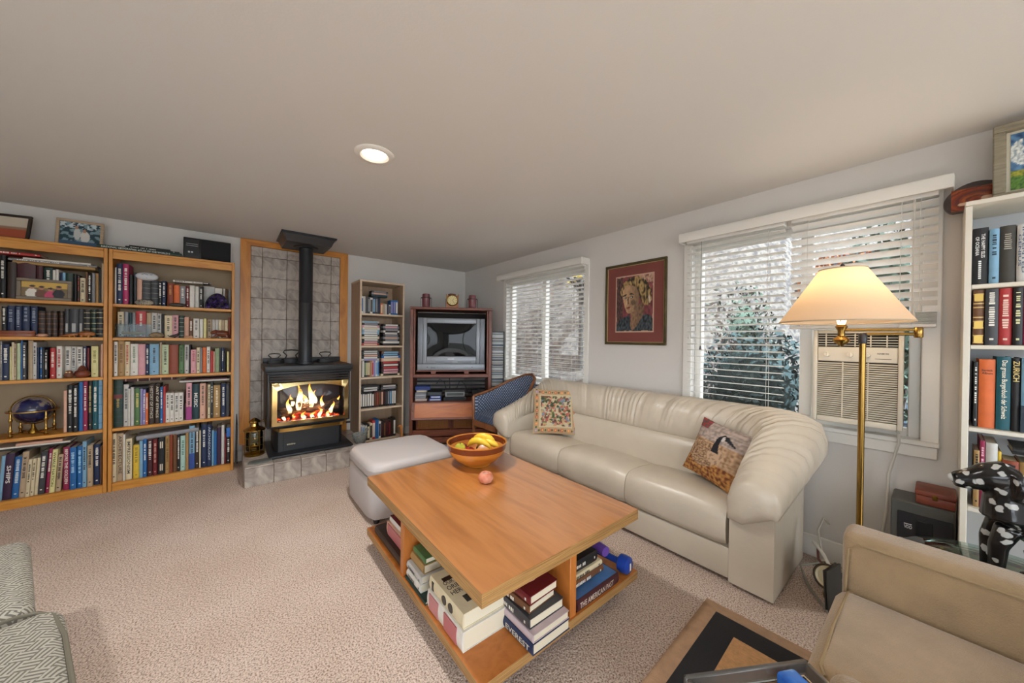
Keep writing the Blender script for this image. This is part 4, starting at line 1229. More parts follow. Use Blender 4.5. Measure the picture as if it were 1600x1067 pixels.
for j in range(ny):
    link('tile', ms, M_tile, t, (HX0, HY0 + wy * (j + .5), 0))
    link('tile', ms, M_tile, t, (HX1 - .010, HY0 + wy * (j + .5), 0))

# ------------------------------------------------------------------ gas stove
t = thing('gas_stove', 'black pedestal gas stove with brass door and burning logs', 'stove', (0, 0, HZ + .0005))
def sb(n, x0, x1, y0, y1, z0, z1, m=M_blackmetal, r=.005):
    return MB().rbox(x0, x1, y0, y1, z0 - HZ, z1 - HZ, r, 2).build(n, m, t)
sb('base_plate', .28, 1.0, 3.83, 4.46, HZ + .0005, .197, r=.004)
p = MB()
ped = [(.36, 3.96), (.89, 3.96), (.925, 4.0), (.925, 4.36), (.335, 4.36), (.335, 4.0)]
p.prism(ped, .197 - HZ, .425 - HZ, 'z').build('pedestal', M_blackmetal, t)
MB().rbox(.40, .86, 3.953, 3.962, .205 - HZ, .40 - HZ, .002, 1).build('pedestal_door', M_blackmetal, t)
lettering('enviro', pbr('logo_gold', 'd8cfa8', .4), t, (.465, 3.9525, .262 - HZ), (1, 0, 0), (0, 0, 1), .07, .018, 'logo')
# lip with brass edge
lip = [(.32, 3.99), (.36, 3.875), (.40, 3.862), (.875, 3.862), (.915, 3.875), (.955, 3.99)]
MB().prism(lip, .415 - HZ, .432 - HZ, 'z').build('ash_lip', M_blackmetal, t)
e = MB()
lo = [(x, y - .002 if 0 < i < 5 else y) for i, (x, y) in enumerate(lip)]
e.loft([[(x, y - .001, .405 - HZ) for x, y in lo], [(x, y - .004, .405 - HZ) for x, y in lo], [(x, y - .004, .438 - HZ) for x, y in lo], [(x, y - .001, .438 - HZ) for x, y in lo]], closed=False)
e.build('brass_edge', M_brass, t)
# hollow body
sb('body_side', .272, .292, 3.945, 4.42, .432, .95)
sb('body_side', .972, .992, 3.945, 4.42, .432, .95)
sb('body_back', .292, .972, 4.40, 4.42, .432, .95)
sb('body_floor', .292, .972, 3.93, 4.40, .432, .455)
sb('body_roof', .292, .972, 3.95, 4.40, .93, .95)
sb('top_slab', .248, 1.008, 3.90, 4.43, .965, 1.022, r=.008)
sb('top_slab_neck', .262, 1.0, 3.92, 4.42, .945, .9645)
sb('back_rail', .262, 1.0, 4.415, 4.435, 1.0225, 1.075)
for k in range(3):
    sb('louver', .285, .98, 3.895 + .008 * k, 3.94, .872 + k * .025, .885 + k * .025, r=.004)
# brass door frame with an arched opening
def arch_pts(n=21):
    ins, outs = [], []
    x0, x1, z0, zs_, zt = .345, .925, .492, .785, .838
    X0, X1, Z0, Z1 = .300, .968, .452, .866
    for k in range(n):
        u = k / (n - 1)
        x = x0 + (x1 - x0) * u
        ins.append((x, zs_ + (zt - zs_) * (1 - (2 * u - 1) ** 2) ** .8)); outs.append((X0 + (X1 - X0) * u, Z1))
    for k in range(1, n):
        u = k / (n - 1)
        z = zs_ + (z0 - zs_) * u
        ins.append((x1, z)); outs.append((X1, Z1 + (Z0 - Z1) * u))
    for k in range(1, n):
        u = k / (n - 1)
        ins.append((x1 + (x0 - x1) * u, z0)); outs.append((X1 + (X0 - X1) * u, Z0))
    for k in range(1, n - 1):
        u = k / (n - 1)
        z = z0 + (zs_ - z0) * u
        ins.append((x0, z)); outs.append((X0, Z0 + (Z1 - Z0) * u))
    return ins, outs
ins, outs = arch_pts()
fr = MB()
fr.loft([[(x, 3.93, z - HZ) for x, z in outs], [(x, 3.905, z - HZ) for x, z in outs], [((a[0] * .15 + b[0] * .85), 3.897, (a[1] * .15 + b[1] * .85) - HZ) for a, b in zip(ins, outs)], [(x, 3.897, z - HZ) for x, z in ins], [(x, 3.925, z - HZ) for x, z in ins]], loop=True)
fr.build('brass_door_frame', pbr('mirror_brass', 'd9c48e', .12, 1.0), t)
gp = MB()
gp.prism(ins, 3.9265, 3.9285, 'y')
gp.v = [(a, b, c - HZ) for a, b, c in gp.v]
gp.build('door_pane', glass_mat('stove_glass', 'd8dde6', 1.0), t, smooth=False)
MB().rbox(.94, .985, 3.885, 3.90, .405 - HZ, .425 - HZ, .003, 1).build('latch', M_blackmetal, t)
# inner firebox, logs, embers, flames
sb('firebox_back', .30, .965, 4.30, 4.31, .456, .928, pbr('firebox_liner', '4a505c', .5, var=.2, vscale=6), r=.002)
M_log = ramp_mat('burnt_log', [(.3, '14100e'), (.5, '4a3526'), (.65, '8c6a4c')], scale=(1.5, 6, 6), nscale=6, rough=.9, bump=.5)
M_ember = ramp_mat('ember', [(.4, '1a0d08'), (.55, '8c1a08'), (.7, 'ff6a1a')], nscale=25, rough=.9)
_b = M_ember.node_tree.nodes['Principled BSDF']
_r = [n_ for n_ in M_ember.node_tree.nodes if n_.type == 'VALTORGB'][0]
M_ember.node_tree.links.new(_r.outputs[0], _b.inputs['Emission Color'])
_b.inputs['Emission Strength'].default_value = 2.2
def log(p0, p1, r, m=M_log):
    mb = MB()
    p0, p1 = Vector(p0), Vector(p1)
    pts = [p0.lerp(p1, k / 6) + Vector((0, 0, .008 * math.sin(k * 1.7))) for k in range(7)]
    mb.tube([(q.x, q.y, q.z - HZ) for q in pts], [r * (1 + .1 * math.sin(k * 2.1)) for k in range(7)], 10)
    return mb.build('log', m, t, angle=60)
log((.37, 4.06, .545), (.62, 4.20, .535), .045)
log((.60, 4.20, .54), (.92, 4.10, .575), .045)
log((.50, 4.05, .50), (.80, 4.06, .505), .03, M_ember)
log((.52, 4.12, .59), (.72, 4.17, .60), .03)
log((.76, 4.05, .545), (.90, 4.12, .62), .034)
mb = MB()
rnd = random.Random(3)
for _ in range(70):
    c = (rnd.uniform(.36, .92), rnd.uniform(3.96, 4.14), .462 + rnd.uniform(0, .02) - HZ)
    mb.ball(c, rnd.uniform(.008, .017), n=6, m=4)
o = mb.build('ember_bed', M_ember, t, smooth=False); o['kind'] = 'stuff'
def flame_mat():
    m = bpy.data.materials.new('flame')
    m.use_nodes = True
    nt = m.node_tree
    nt.nodes.remove(nt.nodes['Principled BSDF'])
    tc = nt.nodes.new('ShaderNodeTexCoord')
    sp = nt.nodes.new('ShaderNodeSeparateXYZ')
    nt.links.new(tc.outputs['Generated'], sp.inputs[0])
    r = nt.nodes.new('ShaderNodeValToRGB')
    e = r.color_ramp.elements
    e[0].position, e[0].color = 0.0, (1.0, .55, .2, 1)
    e[1].position, e[1].color = 1.0, (1.0, .16, .01, 1)
    x = e.new(.35); x.color = (1.0, .78, .38, 1)
    x = e.new(.7); x.color = (1.0, .45, .06, 1)
    nt.links.new(sp.outputs[2], r.inputs[0])
    em = nt.nodes.new('ShaderNodeEmission')
    em.inputs[1].default_value = 3.2
    nt.links.new(r.outputs[0], em.inputs[0])
    lw = nt.nodes.new('ShaderNodeTexNoise')
    lw.inputs['Scale'].default_value = 14
    nt.links.new(tc.outputs['Object'], lw.inputs['Vector'])
    tr = nt.nodes.new('ShaderNodeBsdfTransparent')
    mx = nt.nodes.new('ShaderNodeMixShader')
    rr = nt.nodes.new('ShaderNodeValToRGB')
    rr.color_ramp.elements[0].position = .38
    rr.color_ramp.elements[1].position = .55
    nt.links.new(lw.outputs[0], rr.inputs[0])
    nt.links.new(rr.outputs[0], mx.inputs[0])
    nt.links.new(tr.outputs[0], mx.inputs[1])
    nt.links.new(em.outputs[0], mx.inputs[2])
    nt.links.new(mx.outputs[0], nt.nodes['Material Output'].inputs[0])
    return m
M_flame = flame_mat()
def flame(x, y, z, h, r, seed):
    rnd = random.Random(seed)
    ph = rnd.uniform(0, 6)
    pts, rs = [], []
    for k in range(10):
        u = k / 9
        pts.append((x + .025 * u * math.sin(ph + u * 5), y + .012 * math.sin(ph * 2 + u * 4), z + h * u - HZ))
        rs.append(max(.0015, r * (math.sin(PI * min(1, u * .9 + .14)) ** .8) * (1 - u * .55)))
    MB().tube(pts, rs, 10).build('flame', M_flame, t, angle=80)
for i, a in enumerate([(.545, 4.10, .56, .27, .036), (.66, 4.12, .57, .26, .034), (.60, 4.14, .57, .15, .035), (.46, 4.06, .53, .16, .026), (.76, 4.08, .52, .17, .024), (.84, 4.06, .50, .12, .024), (.72, 4.03, .48, .09, .02), (.58, 4.02, .475, .07, .022), (.50, 4.03, .475, .06, .02), (.66, 4.02, .475, .06, .02), (.90, 4.10, .56, .11, .02), (.42, 4.05, .48, .06, .016), (.80, 4.02, .475, .06, .018), (.70, 4.15, .6, .14, .022), (.49, 4.1, .6, .12, .02)]):
    flame(*a, i)
fl = bpy.data.lights.new('fire_glow', 'POINT'); fl.energy = 2.5; fl.color = (1, .5, .18); fl.shadow_soft_size = .08
fo = bpy.data.objects.new('fire_glow', fl); COL.objects.link(fo); fo.parent = t; fo.location = (.63, 4.05, .62 - HZ)
# flue pipe and ceiling box
t = thing('flue_pipe', 'black vertical flue pipe rising from the stove to ceiling', 'flue pipe', (.61, 4.17, 1.0225))
M_flue = pbr('flue_black', '23262b', .38, bump=.03, bscale=200)
MB().lathe([(.064, .0), (.064, .004), (.063, .005), (.063, .62), (.0645, .622), (.0645, .63), (.063, .632), (.063, 1.19)], 40).build('pipe', M_flue, t)
MB().lathe([(.075, 0), (.075, .02), (.066, .024), (.066, .03)], 40).build('collar', M_flue, t)
t = thing('ceiling_flue_box', 'square black flue support box fixed to the ceiling', 'flue box', (.61, 4.16, ZC))
MB().rbox(-.24, .24, -.24, .24, -.020, -.001, .003, 1).build('flange', M_flue, t)
def rect(a, z): return [(-a, -a, z), (a, -a, z), (a, a, z), (-a, a, z)]
MB().loft([rect(.225, -.0205), rect(.195, -.09)]).build('box_body', M_flue, t, smooth=False)
MB().lathe([(.105, -.1), (.115, -.0905)], 32).build('pipe_collar', M_flue, t)
# flat irons on the stove
M_iron = pbr('cast_iron', '232325', .55, bump=.1, bscale=80)
def flat_iron(x, y, rz, s, label):
    t = thing('flat_iron', label, 'flat iron', (x, y, 1.023), rz, 'antique flat irons on the stove')
    prof = []
    for k in range(24):
        a = 2 * PI * k / 24
        prof.append((.075 * s * math.cos(a) + (.02 * s if math.cos(a) > 0 else 0), .04 * s * math.sin(a) * (1 - .55 * max(0, math.cos(a)))))
    MB().prism(prof, 0, .04 * s, 'z').build('sole', M_iron, t)
    MB().tube([(-.045 * s, 0, .04 * s), (-.035 * s, 0, .07 * s), (-.062 * s, 0, .10 * s), (-.05 * s, 0, .115 * s), (0, 0, .12 * s), (.05 * s, 0, .115 * s), (.062 * s, 0, .10 * s), (.035 * s, 0, .07 * s), (.045 * s, 0, .04 * s)], .006 * s, 8).build('handle', M_iron, t)
flat_iron(.355, 4.30, .1, .85, 'small antique flat iron at the lantern end of the stove')
flat_iron(.505, 4.345, -.05, 1.15, 'large antique flat iron just beside the flue pipe')
flat_iron(.82, 4.30, 0.1, .95, 'antique flat iron on the bookcase side of the flue')
# brass lantern
t = thing('brass_lantern', 'old brass ship lantern standing on the hearth corner', 'lantern', (.185, 4.10, HZ + .0005))
MB().lathe([(.078, 0), (.082, .006), (.082, .02), (.07, .03), (.055, .035)], 28).build('base', M_dullbrass, t)
MB().lathe([(.03, .035), (.045, .06), (.045, .08), (.02, .095), (.018, .11)], 20).build('oil_font', M_brass, t)
gl = MB(); gl.lathe([(.062, .05), (.066, .07), (.066, .21), (.06, .225)], 28); gl.build('chimney_glass', glass_mat('lantern_glass', 'e0e0cc', 1.0), t)
for k in range(6):
    a = 2 * PI * k / 6
    MB().cyl((.074 * math.cos(a), .074 * math.sin(a), .02), (.074 * math.cos(a), .074 * math.sin(a), .24), .003, n=6).build('guard_bar', M_dullbrass, t)
for z in (.10, .17):
    MB().tube([(.074 * math.cos(a), .074 * math.sin(a), z) for a in [2 * PI * k / 28 for k in range(28)]], .0025, 6, loop=True).build('guard_ring', M_dullbrass, t)
MB().lathe([(.085, .235), (.085, .245), (.06, .26), (.035, .275), (.03, .30), (.045, .31), (.045, .325), (.03, .335), (.02, .345), (.008, .352)], 28).build('hood', M_brass, t)
MB().tube([(.046, 0, .315), (.075, .0, .33), (.085, 0, .30), (.082, 0, .25)], .004, 6).build('side_handle', M_dullbrass, t)
# slate, stone mortar, trays
mb = MB(); mb.prism([(-.085, -.02), (-.03, -.052), (.05, -.04), (.092, .0), (.06, .045), (-.02, .05), (-.07, .03)], 0, .014, 'z')
tag(mb.build('slate_piece', pbr('slate', '5d5f5a', .6, var=.15, vscale=30), None, smooth=False, loc=(.21, 3.83, HZ + .0006)), 'flat grey slate piece lying on the hearth edge', 'slate')
t = thing('stone_mortar', 'speckled grey stone mortar bowl on the hearth end', 'mortar', (1.085, 3.90, HZ + .0006))
M_granite = ramp_mat('granite', [(.4, '6d6f6c'), (.5, '8d8f8b'), (.62, '55564f')], nscale=80, rough=.7)
MB().lathe([(.045, 0), (.05, .006), (.068, .05), (.080, .10), (.074, .102), (.066, .085), (.045, .04), (.005, .03)], 28).build('bowl', M_granite, t)
MB().tube([(.02, 0, .045), (.05, -.005, .10), (.075, -.01, .145)], [.02, .015, .018], 12).build('pestle', M_granite, t)
flat_ = tag(MB().rbox(-.06, .06, -.05, .05, 0, .012, .003, 1).build('paper_pad', pbr('paper_pad', 'b9b2ac', .8), None, loc=(1.05, 3.785, HZ + .0006), rot=(0, 0, .4)), 'small pale paper pad lying by the stone mortar', 'paper pad')
t = thing('wooden_tray', 'long rustic wooden tray of shavings before the narrow bookcase', 'tray', (1.40, 4.04, 0.0005))
M_rustic = wood('rustic_wood', '4f3420', '7d5938', (1, 6, 6), .7)
MB().rbox(-.24, .24, -.09, .09, 0, .015, .004, 1).build('tray_base', M_rustic, t)
for y in (-.09, .075):
    MB().rbox(-.24, .24, y, y + .015, .0155, .10, .004, 1).build('tray_side', M_rustic, t)
for x in (-.24, .225):
    MB().rbox(x, x + .015, -.0745, .0745, .0155, .10, .004, 1).build('tray_end', M_rustic, t)
rnd = random.Random(8)
for i in range(9):
    a = rnd.uniform(-.5, .5)
    x, y = rnd.uniform(-.16, .05), rnd.uniform(-.04, .04)
    tag(MB().cyl((x - .08 * math.cos(a), y - .03 * math.sin(a), .03 + i * .008), (x + .08 * math.cos(a), y + .03 * math.sin(a), .034 + i * .008), .007, .005, 7).build('kindling_stick', M_rustic, None, loc=(1.40, 4.04, 0)), 'dark kindling stick lying in the rustic wooden tray', 'stick', 'kindling in the wooden tray')
t = thing('wooden_duck', 'orange-brown carved wooden bird with upright neck in tray', 'figurine', (1.56, 4.04, .016))
M_duck = wood('carved_teak', '8a4f22', 'b8783a', (4, 4, 1), .4)
MB().tube([(-.07, 0, .035), (-.04, 0, .05), (.0, 0, .052), (.03, 0, .045), (.04, 0, .09), (.038, 0, .15), (.03, 0, .20), (.028, 0, .235), (.012, 0, .242), (-.012, 0, .232)], [.01, .03, .034, .027, .017, .015, .016, .019, .014, .004], 12).build('body', M_duck, t, angle=70)
MB().lathe([(.03, 0), (.03, .01), (.02, .018)], 16).build('stand', M_duck, t)
# black wires in the gap beside the bookcase
tag(MB().tube([(.05, 4.5, .02), (.052, 4.48, .35), (.055, 4.42, .52), (.06, 4.38, .42), (.058, 4.40, .2), (.06, 4.44, .02)], .004, 6).build('power_cable', pbr('black_rubber', '18181a', .6), None), 'black cable hanging in the gap beside the oak bookcase', 'cable')
# ------------------------------------------------------------------ ottoman
M_ott = pbr('white_leather', 'b9b2b0', .5, bump=.05, bscale=90)
t = thing('ottoman', 'large pale leather ottoman between the stove and coffee table', 'ottoman', (1.085, 2.74, 0))
def cushion(x0, x1, y0, y1, z0, z1, crown, r, nx=14, ny=14):
    """soft box: rounded plan and a crowned top"""
    mb = MB()
    cx, cy = (x0 + x1) / 2, (y0 + y1) / 2
    rings = []
    N = 40
    def ring(s, z, rr):
        hx, hy = (x1 - x0) / 2 - s, (y1 - y0) / 2 - s
        e = rr
        out = []
        for k in range(N):
            a = 2 * PI * k / N
            c, q = math.cos(a), math.sin(a)
            p = (abs(c) ** e + abs(q) ** e) ** (-1 / e)
            out.append((cx + hx * c * p, cy + hy * q * p, z))
        return out
    rings.append(ring(r * .5, z0, 9)); rings.append(ring(.0, z0 + r * .5, 9))
    H = z1 - z0
    for u in (.35, .6):
        rings.append(ring(-.004 * math.sin(PI * u), z0 + H * u, 9))
    for k in range(5):
        a = PI / 2 * k / 4
        rings.append(ring(r * (1 - math.cos(a)), z1 - r + r * math.sin(a), 9 - k * .6))
    for k in range(1, 7):
        u = k / 6
        s = r + u * (min(x1 - x0, y1 - y0) / 2 - r - .004)
        rings.append(ring(s, z1 + crown * math.sin(PI / 2 * u), 6.5))
    return mb.loft(rings)
cushion(-.335, .335, -.32, .32, .035, .30, 0, .02).build('base', M_ott, t, angle=60)
cushion(-.335, .335, -.32, .32, .302, .42, .012, .055).build('top_cushion', M_ott, t, angle=60)
for x in (-.28, .28):
    for y in (-.26, .26):
        MB().lathe([(.018, 0), (.024, .034)], 12, (x, y, 0)).build('foot', M_black, t)

# ================================================================== television corner
M_rose = wood('rosewood', '5b2a1c', '7d4632', (3, 3, .7), .4, nscale=5)
M_roseh = wood('rosewood_rail', '5b2a1c', '7d4632', (.7, 3, 3), .4, nscale=5)
M_flap = wood('flap_panel', '9c4c1e', 'bd6a30', (.8, 4, 4), .35, nscale=3)
SW, SD, SH = .983, .46, 1.68
t = thing('television_cabinet', 'tall rosewood television cabinet set across the room corner', 'cabinet', (1.672, 4.0, 0), math.radians(-30))
tv_root = t
def cb(n, x0, x1, y0, y1, z0, z1, m=M_rose, r=.004, par=None):
    return MB().rbox(x0, x1, y0, y1, z0, z1, r, 1).build(n, m, par or t)
cb('side_panel', 0, .04, 0, SD, .0, SH - .03)
cb('side_panel', SW - .04, SW, 0, SD, 0, SH - .03)
cb('top_board', -.004, SW + .004, -.006, SD, SH - .03, SH, M_roseh)
cb('television_shelf', .04, SW - .04, .0, SD, .825, .865, M_roseh)
cb('inner_frame', .04, .062, .01, .03, .8655, SH - .031)
cb('inner_frame', SW - .062, SW - .04, .01, .03, .8655, SH - .031)
cb('middle_shelf', .04, SW - .04, .01, SD, .51, .532, M_roseh)
cb('base_rail', .04, SW - .04, .0, .02, .03, .10, M_roseh)
cb('base_rail', .04, SW - .04, .006, .026, .11, .19, M_roseh)
cb('bottom_board', .04, SW - .04, .03, SD, .10, .12, M_roseh)
# open drop flap
T = rotM((0, 0, .522), 'X', -22)
fp = MB().rbox(.03, SW - .07, -.035, -.012, .31, .522, .004, 1, T).build('drop_flap', M_roseh, t)
MB().rbox(.07, SW - .105, -.0385, -.034, .335, .505, .003, 1, T).build('flap_panel', M_flap, fp)
MB().ball(tuple(T @ Vector((.05, -.04, .42))), .008, n=10, m=6).build('knob', M_dullbrass, fp)
# tambour doors below
M_tamb = wood('tambour', '7c4a22', '96602e', (6, 3, .6), .5, nscale=4)
me = MB().rbox(-.0085, .0085, 0, .008, 0, .115, .003, 1).mesh('slat')
for dx in (.075, .505):
    d = MB().rbox(dx, dx + .40, .032, .045, .192, .32, .003, 1).build('lower_door', M_rose, t)
    for k in range(19):
        link('slat', me, M_tamb, d, (dx + .03 + k * .019, .0235, .198))
cb('door_post', .478, .502, .012, .04, .19, .33)
# open back: slatted strips let the wall show
for k in range(5):
    cb('back_slat', .04, SW - .04, SD - .015, SD - .003, .56 + k * .052, .582 + k * .052, pbr('dark_slat', '2a2326', .6), .002)
cb('back_panel', .04, SW - .04, SD - .012, SD - .002, .87, SH - .04, pbr('cabinet_dark', '241713', .7), .002)
cb('back_panel', .04, SW - .04, SD - .012, SD - .002, .10, .50, pbr('cabinet_dark', '241713', .7), .002)

def in_cab(x, y, z):
    return tv_root.location + Matrix.Rotation(math.radians(-30), 3, 'Z') @ Vector((x, y, z))
RZ = math.radians(-30)
# television
t = thing('television', 'silver tube television with dark glossy screen in cabinet', 'television', in_cab(.085, .035, .866), RZ)
M_silver = pbr('silver_plastic', '8f949b', .35, .2)
M_silver2 = pbr('silver_plastic_side', '7d828a', .4, .2)
TW, TH = .815, .69
for x in (.16, .56):
    MB().rbox(x, x + .06, .0, .12, .0, .028, .003, 1).build('foot_block', M_rose, t)
MB().rbox(-.01, TW + .01, -.006, .2, .0285, .046, .003, 1).build('support_board', M_roseh, t)
z0 = .0465
zt = z0 + TH - .05
def ring(a, y): return [(a, y, z0 + a * .6), (TW - a, y, z0 + a * .6), (TW - a, y, zt - a), (a, y, zt - a)]
MB().loft([ring(0, .03), ring(0.0, .12), ring(.11, .30), ring(.13, .34)]).build('rear_shell', M_silver2, t, angle=30)
sx0, sx1, sz0, sz1 = .108, .708, z0 + .17, zt - .065
def fbox(n, x0, x1, za, zb, y0=0.0, y1=.0295, m=M_silver, r=.006):
    return MB().rbox(x0, x1, y0, y1, za, zb, r, 2).build(n, m, t)
fbox('bezel', 0, .062, z0 + .075, zt, .006, m=M_silver2)
fbox('bezel', TW - .062, TW, z0 + .075, zt, .006, m=M_silver2)
fbox('bezel', .0625, sx0, z0 + .076, zt - .002)
fbox('bezel', sx1, TW - .0625, z0 + .076, zt - .002)
fbox('bezel', sx0 + .0005, sx1 - .0005, sz1, zt - .002)
fbox('bezel', sx0 + .0005, sx1 - .0005, z0 + .076, sz0)
fbox('control_strip', 0, TW, z0, z0 + .0745, -.006)
N = 14
def bulge(u, v): return .012 - .014 * (1 - (2 * u - 1) ** 2) * (1 - (2 * v - 1) ** 2)
mb = MB()
mb.loft([[(sx0 + (sx1 - sx0) * i / N, bulge(i / N, j / N) + .008, sz0 + (sz1 - sz0) * j / N) for i in range(N + 1)] for j in range(N + 1)], closed=False)
mb.build('screen', pbr('tube_glass', '0c0e12', .04, spec=.22), t, angle=80)
for x0, x1 in ((.215, .42), (.48, .65)):
    fbox('tape_flap', x0, x1, z0 + .09, z0 + .115, -.0015, .004, M_silver2, .002)
for k, x in enumerate([.12, .24, .30, .33, .36, .39, .44, .56, .58, .60, .66]):
    fbox('button', x - .006, x + .006, z0 + .034, z0 + .042, -.009, -.0055, M_black if k in (0, 10) else M_silver2, .001)
lettering('SANSUI', M_black, t, (.185, -.0065, z0 + .032), (1, 0, 0), (0, 0, 1), .055, .014, 'logo')
MB().rbox(.36, .44, -.0008, .003, sz0 - .038, sz0 - .028, .001, 1).build('badge', pbr('badge_pale', 'd8dade', .3), t)
# on top of the cabinet
M_maroon = pbr('maroon_enamel', '7d4448', .35)
M_wire = pbr('dark_wire', '22201f', .5)
def enamel(x, y, s, label):
    t = thing('candle_lantern', label, 'lantern', in_cab(x, y, SH + .0005), RZ, 'maroon metal lanterns on the television cabinet')
    MB().lathe([(.042 * s, 0), (.046 * s, .004), (.044 * s, .02 * s), (.048 * s, .10 * s), (.05 * s, .115 * s)], 24).build('body', M_maroon, t)
    MB().lathe([(.062 * s, .116 * s), (.062 * s, .122 * s)], 24).build('rim_flange', M_wire, t)
    MB().lathe([(.044 * s, .123 * s), (.046 * s, .14 * s), (.042 * s, .165 * s), (.036 * s, .168 * s)], 24).build('cap', M_maroon, t)
    for q in (-1, 1):
        MB().tube([(q * .058 * s, 0, .118 * s), (q * .064 * s, 0, .11 * s), (q * .064 * s, 0, .0)], .0022, 6).build('wire_handle', M_wire, t)
enamel(.17, .16, 1.05, 'maroon metal lantern at the bookcase end of the cabinet top')
enamel(.745, .16, 1.05, 'maroon metal lantern at the window end of the cabinet top')
enamel(.485, .29, 1.2, 'maroon metal lantern mostly hidden behind the brass clock')
t = thing('mantel_clock', 'wooden mantel clock with round brass dial on the cabinet', 'clock', in_cab(.495, .1, SH + .0005), RZ)
M_clockwood = wood('clock_oak', '8a5424', 'a86c34', (3, 3, 1), .4)
MB().prism([(-.075, 0), (.075, 0), (.075, .15), (.078, .175), (.06, .155), (-.06, .155), (-.078, .175), (-.075, .15)], -.03, .03, 'y').build('clock_case', M_clockwood, t, angle=20)
Mx = Matrix.Translation((0, -.031, .095)) @ Matrix.Rotation(PI / 2, 4, 'X')
MB().hoop([(.070, 0), (.072, .004), (.066, .012), (.060, .008), (.058, .004)], 36, M=Mx).build('brass_bezel', M_brass, t)
MB().lathe([(.001, .004), (.059, .004), (.059, .002)][::-1], 36, M=Mx).build('dial', pbr('brass_dial', 'c6b480', .4, .3, var=.15, vscale=40), t)
for k in range(12):
    a = 2 * PI * k / 12
    MB().cyl((.048 * math.sin(a), -.0355, .095 + .048 * math.cos(a)), (.048 * math.sin(a), -.0375, .095 + .048 * math.cos(a)), .004, n=8).build('hour_mark', M_black, t)
for L, a in ((.03, .7), (.044, 2.6)):
    MB().tube([(0, -.038, .095), (L * math.sin(a), -.038, .095 + L * math.cos(a))], .002, 6).build('clock_hand', M_black, t)
# electronics and boxes in the middle bay
def crate(name, label, cat, x0, x1, y0, y1, z, h, m, grp='electronics and boxes in the cabinet bay', strip=None):
    t = thing(name, label, cat, in_cab((x0 + x1) / 2, y0, .5325 + z), RZ, grp)
    w = (x1 - x0) / 2
    MB().rbox(-w, w, 0, y1 - y0, 0, h - .0008, .003, 1).build('casing', m, t)
    if strip:
        MB().rbox(-w * .85, w * .85, -.002, .001, h * .25, h * .75, .001, 1).build('front_panel', strip, t)
    return t
c_ = lambda h, r=.45: pbr('plain_' + h, h, r)
crate('disc_player', 'flat black disc player at the front of the cabinet bay', 'player', .40, .68, .06, .3, 0, .045, M_black, strip=c_('1f2a34', .2))
crate('cable_box', 'silver framed receiver box on the black disc player', 'receiver', .42, .66, .08, .28, .0455, .06, c_('8c8f92'), strip=c_('3c4442', .3))
crate('cassette_box', 'blue and white cassette box beside the disc player', 'box', .225, .375, .06, .2, 0, .03, c_('26408c'), strip=c_('c8ccd6'))
crate('cassette_box', 'lower blue box stacked under the small black receiver', 'box', .24, .37, .07, .2, .0305, .03, c_('3454a8'), strip=c_('d8dade'))
crate('small_receiver', 'small black receiver standing on blue cassette boxes', 'receiver', .20, .38, .08, .26, .061, .05, M_black, strip=c_('37424a', .3))
crate('magazine', 'pale magazine pile end at the bookcase side of bay', 'magazine', .06, .20, .06, .26, 0, .03, c_('b8a8a4'))
for i, (h, lab) in enumerate((('8d8f96', 'grey paper bundle on the pale magazine'), ('a9aab2', 'light grey paper bundle second above the magazine'), ('74787f', 'dark grey paper bundle third above the magazine'))):
    crate('paper_bundle', lab, 'paper', .055 + .004 * i, .185 + .003 * i, .06, .24, .031 + i * .026, .025, c_(h))
crate('video_box', 'cream box near the top of the bay pile', 'box', .075, .2, .06, .22, .11, .024, c_('bdb6a2'))
crate('video_box', 'bright blue box topmost on the bay pile', 'box', .06, .235, .06, .22, .1345, .045, c_('1d3f8f', .3), strip=c_('162a66', .3))
crate('telephone', 'silver telephone base at the window end of the bay', 'telephone', .79, .915, .08, .22, 0, .028, c_('5a5f66'), strip=c_('2a2d31', .3))
crate('camera_case', 'dark camera case behind the silver telephone', 'case', .76, .86, .25, .38, 0, .1, c_('1b1b1f'))
for i, p in enumerate(([(.30, .3, .18), (.34, .3, .24), (.40, .3, .20), (.44, .32, .05)], [(.56, .3, .12), (.60, .3, .22), (.66, .3, .18), (.72, .3, .04)], [(.46, .4, .28), (.47, .39, .15), (.46, .38, .02)], [(.70, .26, .005), (.73, .20, .03), (.76, .16, .02), (.78, .14, .005)])):
    tag(MB().tube([in_cab(x, y, .5325 + z) for x, y, z in p], .006, 6).build('signal_cable', pbr('black_rubber', '18181a', .6), None), ['black cable arching over the blue boxes in the bay', 'black cable arching behind the silver receiver box', 'black cable hanging down the cabinet back slats', 'black cable lying beside the silver telephone'][i], 'cable')
# ------------------------------------------------------------------ CD tower
t = thing('disc_tower', 'black wire compact disc tower between cabinet and window', 'disc tower', (2.677, 3.60, 0), math.radians(-30))
for s in (-1, 1):
    MB().rbox(min(s * .074, s * .080), max(s * .074, s * .080), -.06, .06, .012, 1.40, .002, 1).build('upright', M_black, t)
MB().rbox(-.079, .079, -.06, .06, 0, .012, .003, 1).build('base_plate', M_black, t)
for z in (.55, .98, 1.2):
    MB().tube([(-.079, -.062, z), (-.05, -.066, z - .012), (.05, -.066, z - .012), (.079, -.062, z)], .004, 6).build('cross_wire', M_black, t)
MB().box(-.073, .073, .055, .06, .1, 1.40).build('back_plate', M_black, t, smooth=False)
me = MB().rbox(-.071, .071, -.06, .05, 0, .0104, .001, 1).mesh('compact_disc_case')
cols = ['c9ccce', 'aeb3b6', '8b8f94', 'd9d8d2', '6d7378', 'b3a89e', '40474f', 'c2c8c6', '5d6f80', 'd4d2cc']
Mz = Matrix.Translation((2.677, 3.60, 0)) @ Matrix.Rotation(math.radians(-30), 4, 'Z')
